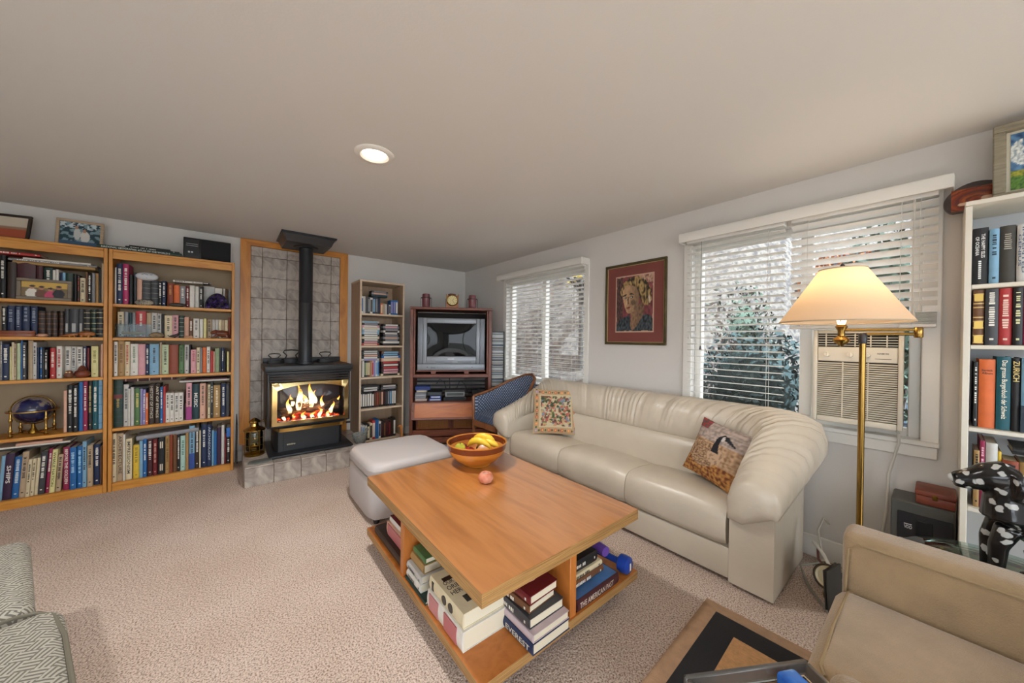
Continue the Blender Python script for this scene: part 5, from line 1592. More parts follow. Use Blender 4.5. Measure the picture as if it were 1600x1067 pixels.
for k in range(80):
    z = .30 + k * .0136
    if z > 1.385: break
    h = cols[(k * 7 + k // 9) % 10] if not 1.20 < z < 1.23 else '2c4a60'
    o = link('compact_disc_case', me, None)
    if not me.materials: me.materials.append(pbr('disc_edge_' + h, h, .3))
    o.material_slots[0].link = 'OBJECT'; o.material_slots[0].material = pbr('disc_edge_' + h, h, .3)
    o.location = Mz @ Vector((0, ((k * 5) % 4) * .001, z)); o.rotation_euler = (0, 0, math.radians(-30))
    tag(o, 'thin compact disc case lying in the black disc tower', 'disc case', 'compact discs in the tower')
tower_shelf = MB().box(-.073, .073, -.06, .054, .288, .299).build('tower_shelf', M_black, t, smooth=False)
# ------------------------------------------------------------------ blue barrel chair
def dots_mat():
    m = bpy.data.materials.new('blue_dotted_fabric')
    m.use_nodes = True
    nt = m.node_tree
    b = nt.nodes['Principled BSDF']
    b.inputs['Roughness'].default_value = .8
    tc = nt.nodes.new('ShaderNodeTexCoord')
    mp = nt.nodes.new('ShaderNodeMapping')
    mp.inputs['Rotation'].default_value = (0, 0, PI / 4)
    nt.links.new(tc.outputs['UV'], mp.inputs[0])
    v = nt.nodes.new('ShaderNodeTexVoronoi')
    v.voronoi_dimensions = '2D'
    v.inputs['Scale'].default_value = 38
    v.inputs['Randomness'].default_value = .1
    nt.links.new(mp.outputs[0], v.inputs['Vector'])
    r = nt.nodes.new('ShaderNodeValToRGB')
    r.color_ramp.elements[0].position, r.color_ramp.elements[0].color = .20, (*lin('a9b4c4'), 1)
    r.color_ramp.elements[1].position, r.color_ramp.elements[1].color = .30, (*lin('45526b'), 1)
    nt.links.new(v.outputs['Distance'], r.inputs[0])
    nt.links.new(r.outputs[0], b.inputs['Base Color'])
    return m
M_blue = dots_mat()
M_chairwood = wood('chair_walnut', '6b3d22', '8d5a38', (3, 3, 1), .35)
t = thing('barrel_chair', 'blue dotted barrel chair with curved wooden rail behind sofa', 'chair', (0, 0, 0))
# plan of the curved rail, from the front leg nearest the cabinet round the back to the other front leg
plan = [(2.14, 3.30), (2.25, 3.325), (2.38, 3.33), (2.50, 3.31), (2.60, 3.25), (2.665, 3.15), (2.692, 3.04), (2.692, 2.94), (2.665, 2.865), (2.58, 2.84), (2.46, 2.84), (2.32, 2.85), (2.20, 2.865)]
n = len(plan)
hts = [.66, .672, .70, .745, .80, .85, .89, .90, .865, .76, .60, .50, .47]
rail = [(x, y, z) for (x, y), z in zip(plan, hts)]
MB().tube(rail, .017, 10).build('curved_rail', M_chairwood, t, angle=80)
c0 = Vector((2.42, 3.09))
def off(i, d):
    p = Vector(plan[i]); q = (c0 - p).normalized()
    return p + q * d
ins_ = [off(i, .022) for i in range(n)]; mid = [off(i, .04) for i in range(n)]; out_ = [off(i, -.008) for i in range(n)]
rings = []
for i in range(n):
    zt_ = max(hts[i] - .012, .45)
    rings.append([(out_[i].x, out_[i].y, .40), (out_[i].x, out_[i].y, zt_), (ins_[i].x, ins_[i].y, zt_), (mid[i].x, mid[i].y, (zt_ + .46) / 2 + .05), (ins_[i].x, ins_[i].y, .43), (ins_[i].x, ins_[i].y, .40)])
def lay_uv(o, fn):
    uv = o.data.uv_layers.new(name='weave')
    for l in o.data.loops:
        uv.data[l.index].uv = fn(o.data.vertices[l.vertex_index].co)
    return o
lay_uv(MB().loft(rings).build('upholstered_back', M_blue, t, angle=60), lambda p: (.27 * math.atan2(p.y - c0.y, p.x - c0.x + .0), p.z))
seat_poly = [(2.13, 2.91), (2.13, 3.275)] + [(p.x, p.y) for p in [off(i, .045) for i in range(1, n - 1)]]
lay_uv(MB().prism(seat_poly, .40, .47, 'z').build('seat_cushion', M_blue, t, angle=30), lambda p: (p.x, p.y + p.z))
fr_poly = [(2.125, 2.88), (2.125, 3.31)] + [(p.x, p.y) for p in [off(i, .0) for i in range(1, n - 1)]]
MB().prism(fr_poly, .335, .398, 'z').build('seat_frame', M_chairwood, t, angle=30)
for x, y, h_ in ((2.14, 3.30, .66), (2.2, 2.865, .475)):
    MB().tube([(x, y, h_), (x - .012, y, h_ - .015), (x - .004, y, .44), (x, y, .38), (x, y, .2), (x, y, 0)], [.015, .017, .017, .018, .016, .012], 8).build('leg', M_chairwood, t)
for x, y in ((2.60, 3.22), (2.60, 2.93)):
    MB().tube([(x, y, .335), (x + .02, y, .15), (x + .05, y, 0)], [.02, .017, .013], 8).build('leg', M_chairwood, t)

# ================================================================== leather sofa
M_leather = pbr('ivory_leather', 'c6baa8', .3, var=.05, vscale=5, bump=.12, bscale=45)
M_seam = pbr('leather_seam', 'b5a68f', .5)
t = thing('leather_sofa', 'long ivory leather sofa with rolled wraparound back under windows', 'sofa', (0, 0, 0))
# profiles in (share of the way from inner to outer edge, height): arm front and back
A = [(.86, .435), (.96, .44), (1.0, .475), (1.0, .52), (.94, .56), (.80, .585), (.60, .60), (.40, .60), (.22, .58), (.10, .55), (.03, .51), (0, .48), (0, .46), (0, .44), (0, .41), (.0, .37), (.3, .36)]
B = [(.80, .62), (.93, .66), (1.0, .72), (1.0, .79), (.95, .85), (.82, .885), (.62, .90), (.45, .89), (.30, .86), (.18, .80), (.11, .72), (.07, .65), (.15, .63), (.03, .612), (.0, .52), (0, .38), (.3, .36)]
YMID = 1.635
st = []   # inner point, outer point, height share, pleat
NS, NA, NB = 34, 50, 150
for k in range(NS):
    u = k / NS
    st.append(((2.05 + .15 * u, .70), (2.05 + .53 * u, .468 - .075 * u), .80 * u, (.25 + .75 * u) * (1.3 * mnoise.noise(Vector((k * .55, 1, 1))) + .35 * math.sin(k * 1.4))))
for k in range(NA):
    u = k / NA
    a_ = PI / 2 * u
    st.append(((2.20 + .23 * math.sin(a_), .93 - .23 * math.cos(a_)), (2.58 + .115 * math.sin(a_), .508 - .115 * math.cos(a_)), .80 + .20 * math.sin(a_), 1.4 * mnoise.noise(Vector((k * .6, 0, 2))) + .4 * math.sin(k * 1.4)))
for k in range(NB // 2 + 1):
    u = k / (NB // 2)
    st.append(((2.43, .93 + (YMID - .93) * u), (2.695, .508 + (YMID - .508) * u), 1.0, 1.0 * mnoise.noise(Vector((k * .62, 3, 0))) + .5 * mnoise.noise(Vector((k * .13, 7, 0)))))
mir = []   # the far arm is the same, a little less flared
for q_, (i, o, h, p) in reversed(list(enumerate(st[:-1]))):
    if q_ < NS:
        h = .45 * q_ / NS
    elif q_ < NS + NA:
        h = .45 + .55 * (q_ - NS) / NA
    oy = max(o[1], .462) if q_ < NS + NA else o[1]
    mir.append(((i[0], 2 * YMID - i[1]), (o[0], 2 * YMID - oy), h, p))
st = st + mir
def sect(i, o, h, p, sc=1.0, dx=0.0):
    i, o = Vector(i), Vector(o)
    n_ = (o - i).normalized()
    out = []
    for k, (a, b) in enumerate(zip(A, B)):
        w = a[0] + (b[0] - a[0]) * h
        z = a[1] + (b[1] - a[1]) * h
        e = 0
        if 2 <= k <= 11:
            e = p * .010 * (1 if k < 6 else -1)
            if 4 <= k <= 9: z += p * .008
        w = .5 + (w - .5) * sc
        z = .48 + (z - .48) * sc if sc < 1 else z
        q = i.lerp(o, w) + n_ * e
        out.append((q.x + dx, q.y, z))
    return out
rings = []
for dx, sc in ((-.036, .12), (-.033, .5), (-.022, .83), (-.009, .96)):
    rings.append(sect(*st[0][:2], 0, 0, sc, dx))
for q in st: rings.append(sect(*q))
for dx, sc in ((-.009, .96), (-.022, .83), (-.033, .5), (-.036, .12)):
    rings.append(sect(*st[-1][:2], 0, 0, sc, dx))
MB().loft(rings).build('rolled_back_and_arms', M_leather, t, angle=75)
def seam_at(k):
    q = sect(*st[k][:3], 0)
    MB().tube([(x, y, z + .001) for x, y, z in q[2:12]], .0022, 6).build('seam', M_seam, t)
def seat(y0, y1):
    prof = [(2.10, .197), (2.075, .205), (2.062, .24), (2.058, .29), (2.062, .345), (2.078, .388), (2.11, .412), (2.17, .42), (2.27, .418), (2.38, .408), (2.455, .395), (2.46, .30), (2.46, .2)]
    cx, cz = 2.26, .30
    rr = []
    N = 12
    for k in range(N + 1):
        v = k / N
        y = y0 + (y1 - y0) * v
        e = min(v, 1 - v) * (y1 - y0)
        sc = 1 - .055 * max(0, 1 - e / .035) ** 2
        cr = .012 * math.sin(PI * v)
        rr.append([(cx + (x - cx) * sc, y, cz + (z - cz) * sc + (cr if z > .36 else 0)) for x, z in prof])
    return MB().loft(rr)
W_ = (2.562 - .712) / 3
for k in range(3):
    seat(.712 + W_ * k + .002, .712 + W_ * (k + 1) - .002).build('seat_cushion', M_leather, t, angle=60)
MB().rbox(2.085, 2.62, .70, 2.57, .025, .193, .012, 2).build('base_panel', M_leather, t)
for y0, y1 in ((.50, .698), (2 * YMID - .698, 2 * YMID - .50)):
    MB().prism([(2.075, .02), (2.66, .02), (2.66, .62), (2.4, .56), (2.2, .49), (2.075, .445)], y0, y1, 'y').build('arm_panel', M_leather, t, angle=20)
MB().rbox(2.50, 2.675, .702, 2 * YMID - .702, .02, .60, .02, 2).build('back_panel', M_leather, t)
for k in (NS + NA, NS + NA + 36, len(st) - 1 - (NS + NA + 36), len(st) - 1 - (NS + NA)):
    seam_at(k)
for x in (2.13, 2.62):
    for y in (.56, 2.70):
        MB().cyl((x, y, 0), (x, y, .0215), .02, n=10).build('foot', M_black, t)
# ------------------------------------------------------------------ cushions on the sofa
def pillow(label, S, th, fn, M4, m_back, n=44):
    t = thing('cushion', label, 'cushion', (0, 0, 0), group='tapestry cushions on the sofa')
    t.matrix_world = M4
    def surf(sgn):
        def shape(u, v):
            a, b = 2 * u - 1, 2 * v - 1
            return sgn * th * (1 - a ** 4) * (1 - b ** 4)
        return shape
    def warp(o):
        for p in o.data.vertices:
            a, b = p.co.x / (S / 2), p.co.z / (S / 2)
            p.co.x *= 1 - .05 * (1 - b * b) ; p.co.z *= 1 - .05 * (1 - a * a)
    f = paint_grid('cushion_front', S, S, n, n, fn, attr_mat('tapestry', .85, .25, 260), t, Matrix.Translation((0, 0, S / 2)), surf(-1))
    for p in f.data.vertices: p.co.z -= S / 2
    warp(f)
    for p in f.data.vertices: p.co.z += S / 2
    mb = MB()
    k = 14
    sh = surf(1)
    mb.loft([[((i / k - .5) * S, sh(i / k, j / k), (j / k) * S - S / 2) for i in range(k + 1)] for j in range(k + 1)], closed=False)
    bk_ = mb.build('cushion_back', m_back, t, angle=80)
    warp(bk_)
    for p in bk_.data.vertices: p.co.z += S / 2
    return t
rnd = random.Random(21)
FL = []
pal = ['a8604e', 'b98466', '6c3a34', '56623c', '434f2e', '74808e', '7d7280', 'b3986a', '6a5238', '3c4a2a', '384428', '9c5448']
for _ in range(230):
    FL.append((rnd.uniform(.16, .84), rnd.uniform(.16, .84), rnd.uniform(.02, .055), rnd.uniform(.014, .034), rnd.uniform(0, PI), rnd.choice(pal)))
BD = []
for side in range(4):
    for k in range(7):
        s = .07 + .86 * k / 6
        p = [(s, .07), (s, .93), (.07, s), (.93, s)][side]
        cc = '8a7fa6' if k in (0, 6) else rnd.choice(['c8654c', 'd48c62', 'b4584a'])
        BD.append((*p, .036, cc)); BD.append((p[0], p[1], .017, 'd8b06a'))
        q = [(s + .07, .07), (s + .07, .93), (.07, s + .07), (.93, s + .07)][side]
        BD.append((*q, .022, rnd.choice(['4c5a30', '5f4a2c', '6a4630'])))
def floral(u, v):
    c = 'b8aa8c'
    if u < .135 or u > .865 or v < .135 or v > .865:
        c = 'ad9470'
        for x, y, r, h in BD:
            if (u - x) ** 2 + (v - y) ** 2 < r * r: c = h
        return c
    if u < .155 or u > .845 or v < .155 or v > .845: return 'c0b08c'
    for x, y, a, b, r, h in FL:
        if inell(u, v, x, y, a, b, r): c = h
    return c
def goose(u, v):
    n = nz(u, v, 22, 1) + .6 * nz(u * .4, v * 3, 14, 4)
    c = mixc(lin('8c8078'), lin('c0aca0'), min(1, max(0, .5 + n)))
    if v < .66: c = mixc(lin('8a6a4c'), lin('c9a684'), min(1, max(0, .5 + n)))
    if v < .3: c = mixc(lin('6a3418'), lin('c08a4a'), min(1, max(0, .5 + 1.3 * n)))
    if u < .25 and v > .84: c = lin('6a4a48') if n < .1 else lin('a83a34')
    if inell(u, v, .40, .40, .30, .22, .15): c = mixc(lin('6a4a36'), lin('c4a27c'), min(1, max(0, .45 + 1.2 * nz(u, v * 2.2, 24, 7))))
    if inell(u, v, .60, .44, .15, .14): c = lin('c2a284') if n > -.2 else lin('9a7c62')
    if inpoly(u, v, [(.50, .50), (.64, .50), (.60, .60), (.59, .70), (.63, .76), (.70, .76), (.70, .84), (.60, .85), (.52, .78), (.50, .65)]): c = lin('15151c')
    if inell(u, v, .615, .775, .03, .05): c = lin('cfc8c4')
    if inpoly(u, v, [(.68, .84), (.70, .75), (.86, .70), (.84, .735)]): c = lin('1d1c22')
    return c
def place(p0, p1, lean, S):
    """cushion whose bottom edge runs p0 -> p1 (as seen from its front) and leans back by lean degrees"""
    p0, p1 = Vector(p0), Vector(p1)
    x = (p1 - p0).normalized()
    up = Vector((0, 0, 1))
    back = up.cross(x).normalized()
    c, s = math.cos(math.radians(lean)), math.sin(math.radians(lean))
    z = up * c + back * s
    y = z.cross(x)
    o = (p0 + p1) / 2
    return Matrix(((x.x, y.x, z.x, o.x), (x.y, y.y, z.y, o.y), (x.z, y.z, z.z, o.z), (0, 0, 0, 1)))
pillow('floral tapestry cushion leaning in the far sofa corner', .42, .055, floral, place((2.16, 2.35, .435), (2.455, 2.05, .435), 20, .42), pbr('cushion_backing', '8a7358', .9), 72)
Mg = place((2.335, 1.05, .445), (2.245, .765, .445), 22, .40) @ Matrix.Rotation(math.radians(8), 4, 'Y')
pillow('goose tapestry cushion leaning by the arm nearest the lamp', .36, .055, goose, Mg, pbr('cushion_backing2', '7a5a44', .9), 72)
# ================================================================== coffee table
M_cherry = wood('cherry_top', 'a3652f', 'bd7d43', (7, .7, 7), .35, coat=1.0, nscale=2)
M_cherry2 = wood('cherry_panel', 'a45c24', 'bd7434', (4, 4, .8), .4, nscale=3)
M_ply = ramp_mat('plywood_edge', [(.42, '9a7444'), (.5, 'b98f58'), (.58, '8a6438')], scale=(1, 1, 90), nscale=3, detail=2, rough=.55)
t = thing('coffee_table', 'large two-tier cherry coffee table on castors with books', 'table', (1.13, 1.57, 0))
TX, TY = .475, .62
top = MB().box(-TX, TX, -TY, TY, .40, .45).build('table_top', M_ply, t, smooth=False)
for i, (x0, x1) in enumerate(((-TX, -.09), (-.09, .20), (.20, TX))):
    MB().box(x0 + .0002, x1 - .0002, -TY, TY, .4502, .4512).build('veneer_board', M_cherry, top, smooth=False)
low = MB().box(-TX, TX, -TY, TY, .10, .138).build('lower_shelf', M_ply, t, smooth=False)
MB().box(-TX, TX, -TY, TY, .1381, .139).build('veneer_board', M_cherry2, low, smooth=False)
def up(x0, x1, y0, y1):
    MB().rbox(x0, x1, y0, y1, .1392, .3998, .002, 1).build('upright_panel', M_cherry2, t)
up(-.47, -.03, .06, .10)
up(-.028, .012, -.615, .055)
up(.014, .47, -.10, -.06)
up(-.028, .012, .102, .615)
for x in (-.40, .40):
    for y in (-.54, .54):
        c = MB().rbox(x - .03, x + .03, y - .03, y + .03, .092, .0998, .002, 1).build('castor', M_black, t)
        MB().prism([(-.012, .05), (.03, .05), (.03, .092), (-.03, .092)], x - .02, x + .02, 'x', Matrix.Translation((0, y, 0))).build('castor_fork', M_black, c)
        MB().cyl((x - .013, y + .01, .03), (x + .013, y + .01, .03), .03, n=20).build('castor_wheel', pbr('castor_grey', '4a4e50', .5), c)
MS = Matrix(((0, 1, 0), (0, 0, 1), (1, 0, 0))).to_euler()   # lying flat, spine towards the carpet side
def lie_x(L, th, d, code, let, label, x, y0, z, tw=0, seed=3):
    b = book(th, L, d, code, let, label, 'books on the coffee table shelf', (x, y0, z + th / 2), (0, 0, 0), seed)
    b.rotation_euler = (Matrix.Rotation(math.radians(tw), 3, 'Z') @ Matrix(((0, 1, 0), (0, 0, 1), (1, 0, 0)))).to_euler()
    return b
def lie_y(L, th, d, code, let, label, xr, y, z, tw=0, seed=3):
    b = book(th, L, d, code, let, label, 'books on the coffee table shelf', (xr, y, z + th / 2), (0, -PI / 2, 0), seed)
    b.rotation_euler = (Matrix.Rotation(math.radians(tw), 3, 'Z') @ Matrix.Rotation(-PI / 2, 3, 'Y')).to_euler()
    return b
ZT = .1393
b = lie_x(.29, .076, .205, 'wh', '-', 'thick white book with red spine print, bottom of near corner pair', .668, 1.095, ZT)
for (a0, a1, h) in ((.04, .14, 'b4686a'), (.19, .27, 'c08080')):
    MB().box(-.032, .032, -.0012, .003, a0, a1).build('spine_print', pbr('print_' + h, h, .5), b, smooth=False)
b = lie_x(.275, .058, .20, 'cr', '-', 'thick cream history book lying on the white book', .675, 1.105, ZT + .0765)
for a0, a1 in ((.075, .105), (.125, .16)):
    MB().prism([(.017 * math.cos(q) , (a0 + a1) / 2 + .019 * math.sin(q)) for q in [2 * PI * k / 16 for k in range(16)]], -.0012, .003, 'y').build('spine_portrait', pbr('print_dark', '3a3630', .5), b, smooth=False)
MB().box(-.018, .018, -.0012, .003, .235, .25).build('spine_mark', pbr('print_dark', '3a3630', .5), b, smooth=False)
for i, s in enumerate(('OUR', 'ORIENTAL', 'HERITAGE')):
    lettering(s, M_ink_dark, b, (.0296, .022 + .0075 * len(s), .19 - i * .034), (0, 1, 0), (0, 0, 1), .015 * len(s), .026)
MB().box(.0285, .0296, .05, .085, .045, .085).build('cover_portrait', pbr('print_dark', '3a3630', .5), b, smooth=False)
MB().box(.0285, .0296, .03, .08, .20, .225).build('cover_block', pbr('print_brown', '3a241c', .5), b, smooth=False)
lettering('DURANT', M_ink_dark, b, (.0296, .10, .03), (0, 1, 0), (0, 0, 1), .045, .012)
b = lie_x(.235, .042, .205, 'nv', 'TN:EVEREST:d4d2c4', 'navy book with large white title, bottom of middle stack', .862, .925, ZT)
b = lie_x(.235, .03, .20, 'mv', '-', 'pale mauve book second from bottom, middle stack', .866, .928, ZT + .0425)
b = lie_x(.23, .038, .19, 'dg', 'd', 'dark grey book with snowy cover, third in middle stack', .872, .955, ZT + .073)
b = lie_x(.21, .03, .155, 'br', 'd', 'brown spined book under the maroon one', .888, .975, ZT + .1115, 4)
b = lie_x(.215, .034, .16, 'dr', 'd', 'maroon book with circular cover ornament, top of middle stack', .892, .975, ZT + .142, 2)
mb = MB()
for r in (.05, .04, .03, .018):
    mb.tube([(.0172, .08 + r * math.cos(q), .11 + r * math.sin(q)) for q in [2 * PI * k / 30 for k in range(30)]], .0016, 5, loop=True)
mb.build('cover_ornament_pattern', pbr('ornament_rose', 'b08a80', .5), b)
b = lie_y(.30, .05, .235, 'mr', 'T:THE AMERICAN PAST:d8c8b8', 'maroon spined book with blue cover facing the room', 1.452, .955, ZT)
MB().box(.0243, .0256, .01, .23, .005, .295).build('front_cover', pbr('cover_sky', '3f6fa6', .4, var=.35, vscale=9), b, smooth=False)
MB().box(.0257, .0262, .06, .12, .06, .11).build('cover_print', pbr('cover_redprint', '8c3a34', .5), b, smooth=False)
b = lie_y(.24, .03, .17, 'br', 'd', 'brown paperback lying on the blue covered book', 1.40, 1.005, ZT + .053)
b = lie_y(.24, .024, .17, 'cr', 'd', 'cream paperback between a brown and a black book', 1.395, 1.01, ZT + .0835)
b = lie_y(.22, .05, .15, 'bk', 'd', 'black zipped case lying topmost beside the dumbbells', 1.37, 1.02, ZT + .108)
# compartment by the upright panel
b = lie_x(.15, .035, .2, 'wh', 'd', 'white book, bottom of stack against the upright panel', .665, 1.455, ZT + .015)
b = lie_x(.155, .035, .19, 'lg', 'd', 'pale grey book second in stack against the upright panel', .668, 1.455, ZT + .0505)
b = lie_x(.14, .04, .16, 'tn', '-', 'tan book third in stack against the upright panel', .685, 1.465, ZT + .086)
b = lie_x(.13, .025, .14, 'gn', '-', 'olive green book topmost against the upright panel', .695, 1.47, ZT + .1265)
b = lie_x(.22, .014, .24, 'dgn', '-', 'large thin dark green album under the white stack', .662, 1.395, ZT)
b = lie_x(.40, .045, .26, 'db', '-', 'long brown album lying at the ottoman end', .672, 1.70, ZT)
b = lie_x(.28, .07, .2, 'sa', '-', 'salmon slipcase standing on the brown album', .70, 1.70, ZT + .0455)
MB().box(-.03, .03, -.0012, .003, .02, .26).build('spine_frame', pbr('print_b4686a', 'b4686a', .5), b, smooth=False)
b = lie_x(.25, .035, .18, 'wh', '-', 'white book with red cover on the salmon slipcase', .71, 1.71, ZT + .116)
MB().box(.0165, .0185, .002, .178, .002, .248).build('front_cover', pbr('cover_dr', '6d1b20', .5), b, smooth=False)
# dumbbells
def dumbbell(p0, p1, r, rh, m1, m2, label):
    t = thing('dumbbell', label, 'dumbbell', ((p0[0] + p1[0]) / 2, (p0[1] + p1[1]) / 2, 0), group='dumbbells on the coffee table')
    a, b = Vector(p0) - t.location, Vector(p1) - t.location
    d = (b - a).normalized()
    MB().cyl(a, b, rh, n=14).build('handle', m2, t)
    for q, s in ((a, -1), (b, 1)):
        mb = MB()
        e = d.orthogonal().normalized(); g_ = d.cross(e)
        rr = []
        for w_, sc in ((-.03, .7), (-.022, .95), (0, 1), (.022, .95), (.03, .7)):
            rr.append([q + d * (w_ + s * .02) + (e * math.cos(2 * PI * k / 18) + g_ * math.sin(2 * PI * k / 18)) * r * sc for k in range(18)])
        h = mb.loft(rr).build('weight_head', m1, t)
    return t
M_dbl = pbr('blue_vinyl', '1c3f9a', .35)
M_dpu = pbr('purple_vinyl', '6b4aa0', .4)
db = dumbbell((1.535, 1.00, .185), (1.515, 1.19, .185), .043, .016, M_dbl, M_dbl, 'blue vinyl dumbbell at the table shelf corner')
lettering('1', M_ink_light, db, (.013, -.1476, .185), (1, 0, 0), (0, 0, 1), .012, .035, 'weight_mark')
tag(MB().tube([(1.45, 1.03, ZT + .115), (1.455, 1.06, ZT + .115), (1.462, 1.21, ZT + .115), (1.464, 1.23, ZT + .115)], [.024, .026, .026, .022], 16).build('hand_weight', M_dpu, None), 'purple hand weight lying beside the blue dumbbell', 'hand weight')
tag(MB().tube([(1.40, 1.22, ZT + .185), (1.44, 1.21, ZT + .19), (1.50, 1.20, ZT + .185)], [.02, .022, .02], 14).build('rolled_band', pbr('magenta_vinyl', '8a2f86', .4), None), 'rolled magenta exercise band on the pile by the dumbbells', 'exercise band')
# ------------------------------------------------------------------ bowl with fruit, tealight
M_bowl = ramp_mat('turned_wood', [(.35, 'a8601c'), (.6, 'cf8a34')], scale=(1, 1, 6), nscale=4, rough=.35, coat=.08)
M_rim = pbr('bowl_dark_band', '6e2f12', .25, coat=.3)
BX, BY, BZ = 1.31, 1.98, .4515
t = thing('fruit_bowl', 'turned wooden fruit bowl with dark rim band on table', 'bowl', (BX, BY, BZ))
t.scale = (1.08, 1.08, 1.28)
MB().lathe([(.06, 0), (.085, .002), (.088, .008), (.13, .03), (.165, .062), (.18, .088), (.173, .088), (.158, .066), (.12, .036), (.06, .018), (.005, .015)], 48).build('bowl_body', M_bowl, t)
MB().hoop([(.1815, .0885), (.187, .116), (.180, .1165), (.174, .0885)], 48).build('dark_band', M_rim, t)
MB().hoop([(.187, .1168), (.1885, .121), (.184, .123), (.180, .1168)], 48).build('rim', M_bowl, t)
M_banana = ramp_mat('banana_skin', [(.3, 'd2a52a'), (.6, 'e5c238')], nscale=8, rough=.4)
def banana(c, rz, roll, label, bend=1.0):
    t = thing('banana', label, 'banana', (BX + c[0], BY + c[1], BZ + c[2]), rz, 'bananas in the wooden bowl')
    t.scale = (1.18, 1.18, 1.18)
    pts, rs = [], []
    for k in range(11):
        a = math.radians(-62 + 124 * k / 10) * bend
        pts.append(Vector((.085 * math.sin(a), 0, .085 * (math.cos(a) - .55))))
        rs.append([.005, .010, .0155, .018, .019, .019, .0185, .0175, .014, .008, .004][k])
    R3 = Matrix.Rotation(math.radians(roll), 3, 'X')
    MB().tube([R3 @ p for p in pts], rs, 8).build('banana_skin', M_banana, t, angle=50)
    e = R3 @ pts[0]; e2 = R3 @ (pts[0] + (pts[0] - pts[1]) * 1.1)
    MB().cyl(e, e2, .005, .004, 8).build('stem', pbr('banana_stem', '4a3a1a', .6), t)
banana((-.01, -.045, .128), math.radians(-62), 10, 'banana nearest the room edge in the wooden bowl')
banana((.042, -.025, .142), math.radians(-58), 6, 'banana in the middle of the bunch in the bowl')
banana((.05, -.068, .12), math.radians(-66), 18, 'small lower banana tucked under the bunch')
def fruit(x, y, z, r, hexc, label, name, cat):
    t = thing(name, label, cat, (BX + x, BY + y, BZ + z))
    MB().lathe([(.003, -.92 * r), (.5 * r, -.95 * r), (.85 * r, -.6 * r), (r, 0), (.93 * r, .5 * r), (.6 * r, .88 * r), (.2 * r, .86 * r), (.02 * r, .74 * r)], 20).build('fruit_flesh', pbr('fruit_' + hexc, hexc, .3, var=.3, vscale=20), t)
    MB().tube([(0, 0, .74 * r), (.003, .002, 1.15 * r)], .0022, 6).build('stem', pbr('banana_stem', '4a3a1a', .6), t)
fruit(-.055, .005, .082, .038, 'b03028', 'red apple lying beside the bananas in the bowl', 'apple', 'apple')
fruit(-.125, .01, .122, .036, 'b5b23c', 'yellow green pear-like apple at the bowl rim', 'apple', 'apple')
fruit(-.06, .085, .09, .036, '7a1f22', 'dark red apple at the far side of bowl', 'apple', 'apple')
t = thing('tealight_holder', 'small round salmon stone tealight holder on the table', 'candle holder', (1.18, 1.685, .4515))
MB().lathe([(.022, 0), (.034, .006), (.044, .024), (.044, .034), (.036, .052), (.028, .059), (.021, .059), (.019, .045), (.002, .043)], 32).build('stone_body', ramp_mat('salt_stone', [(.35, 'c06a4c'), (.65, 'dfa088')], nscale=16, rough=.35), t)
MB().lathe([(.0185, .0432), (.0185, .05), (.001, .0505)], 20).build('tealight', pbr('tealight_wax', 'c8a898', .5), t)

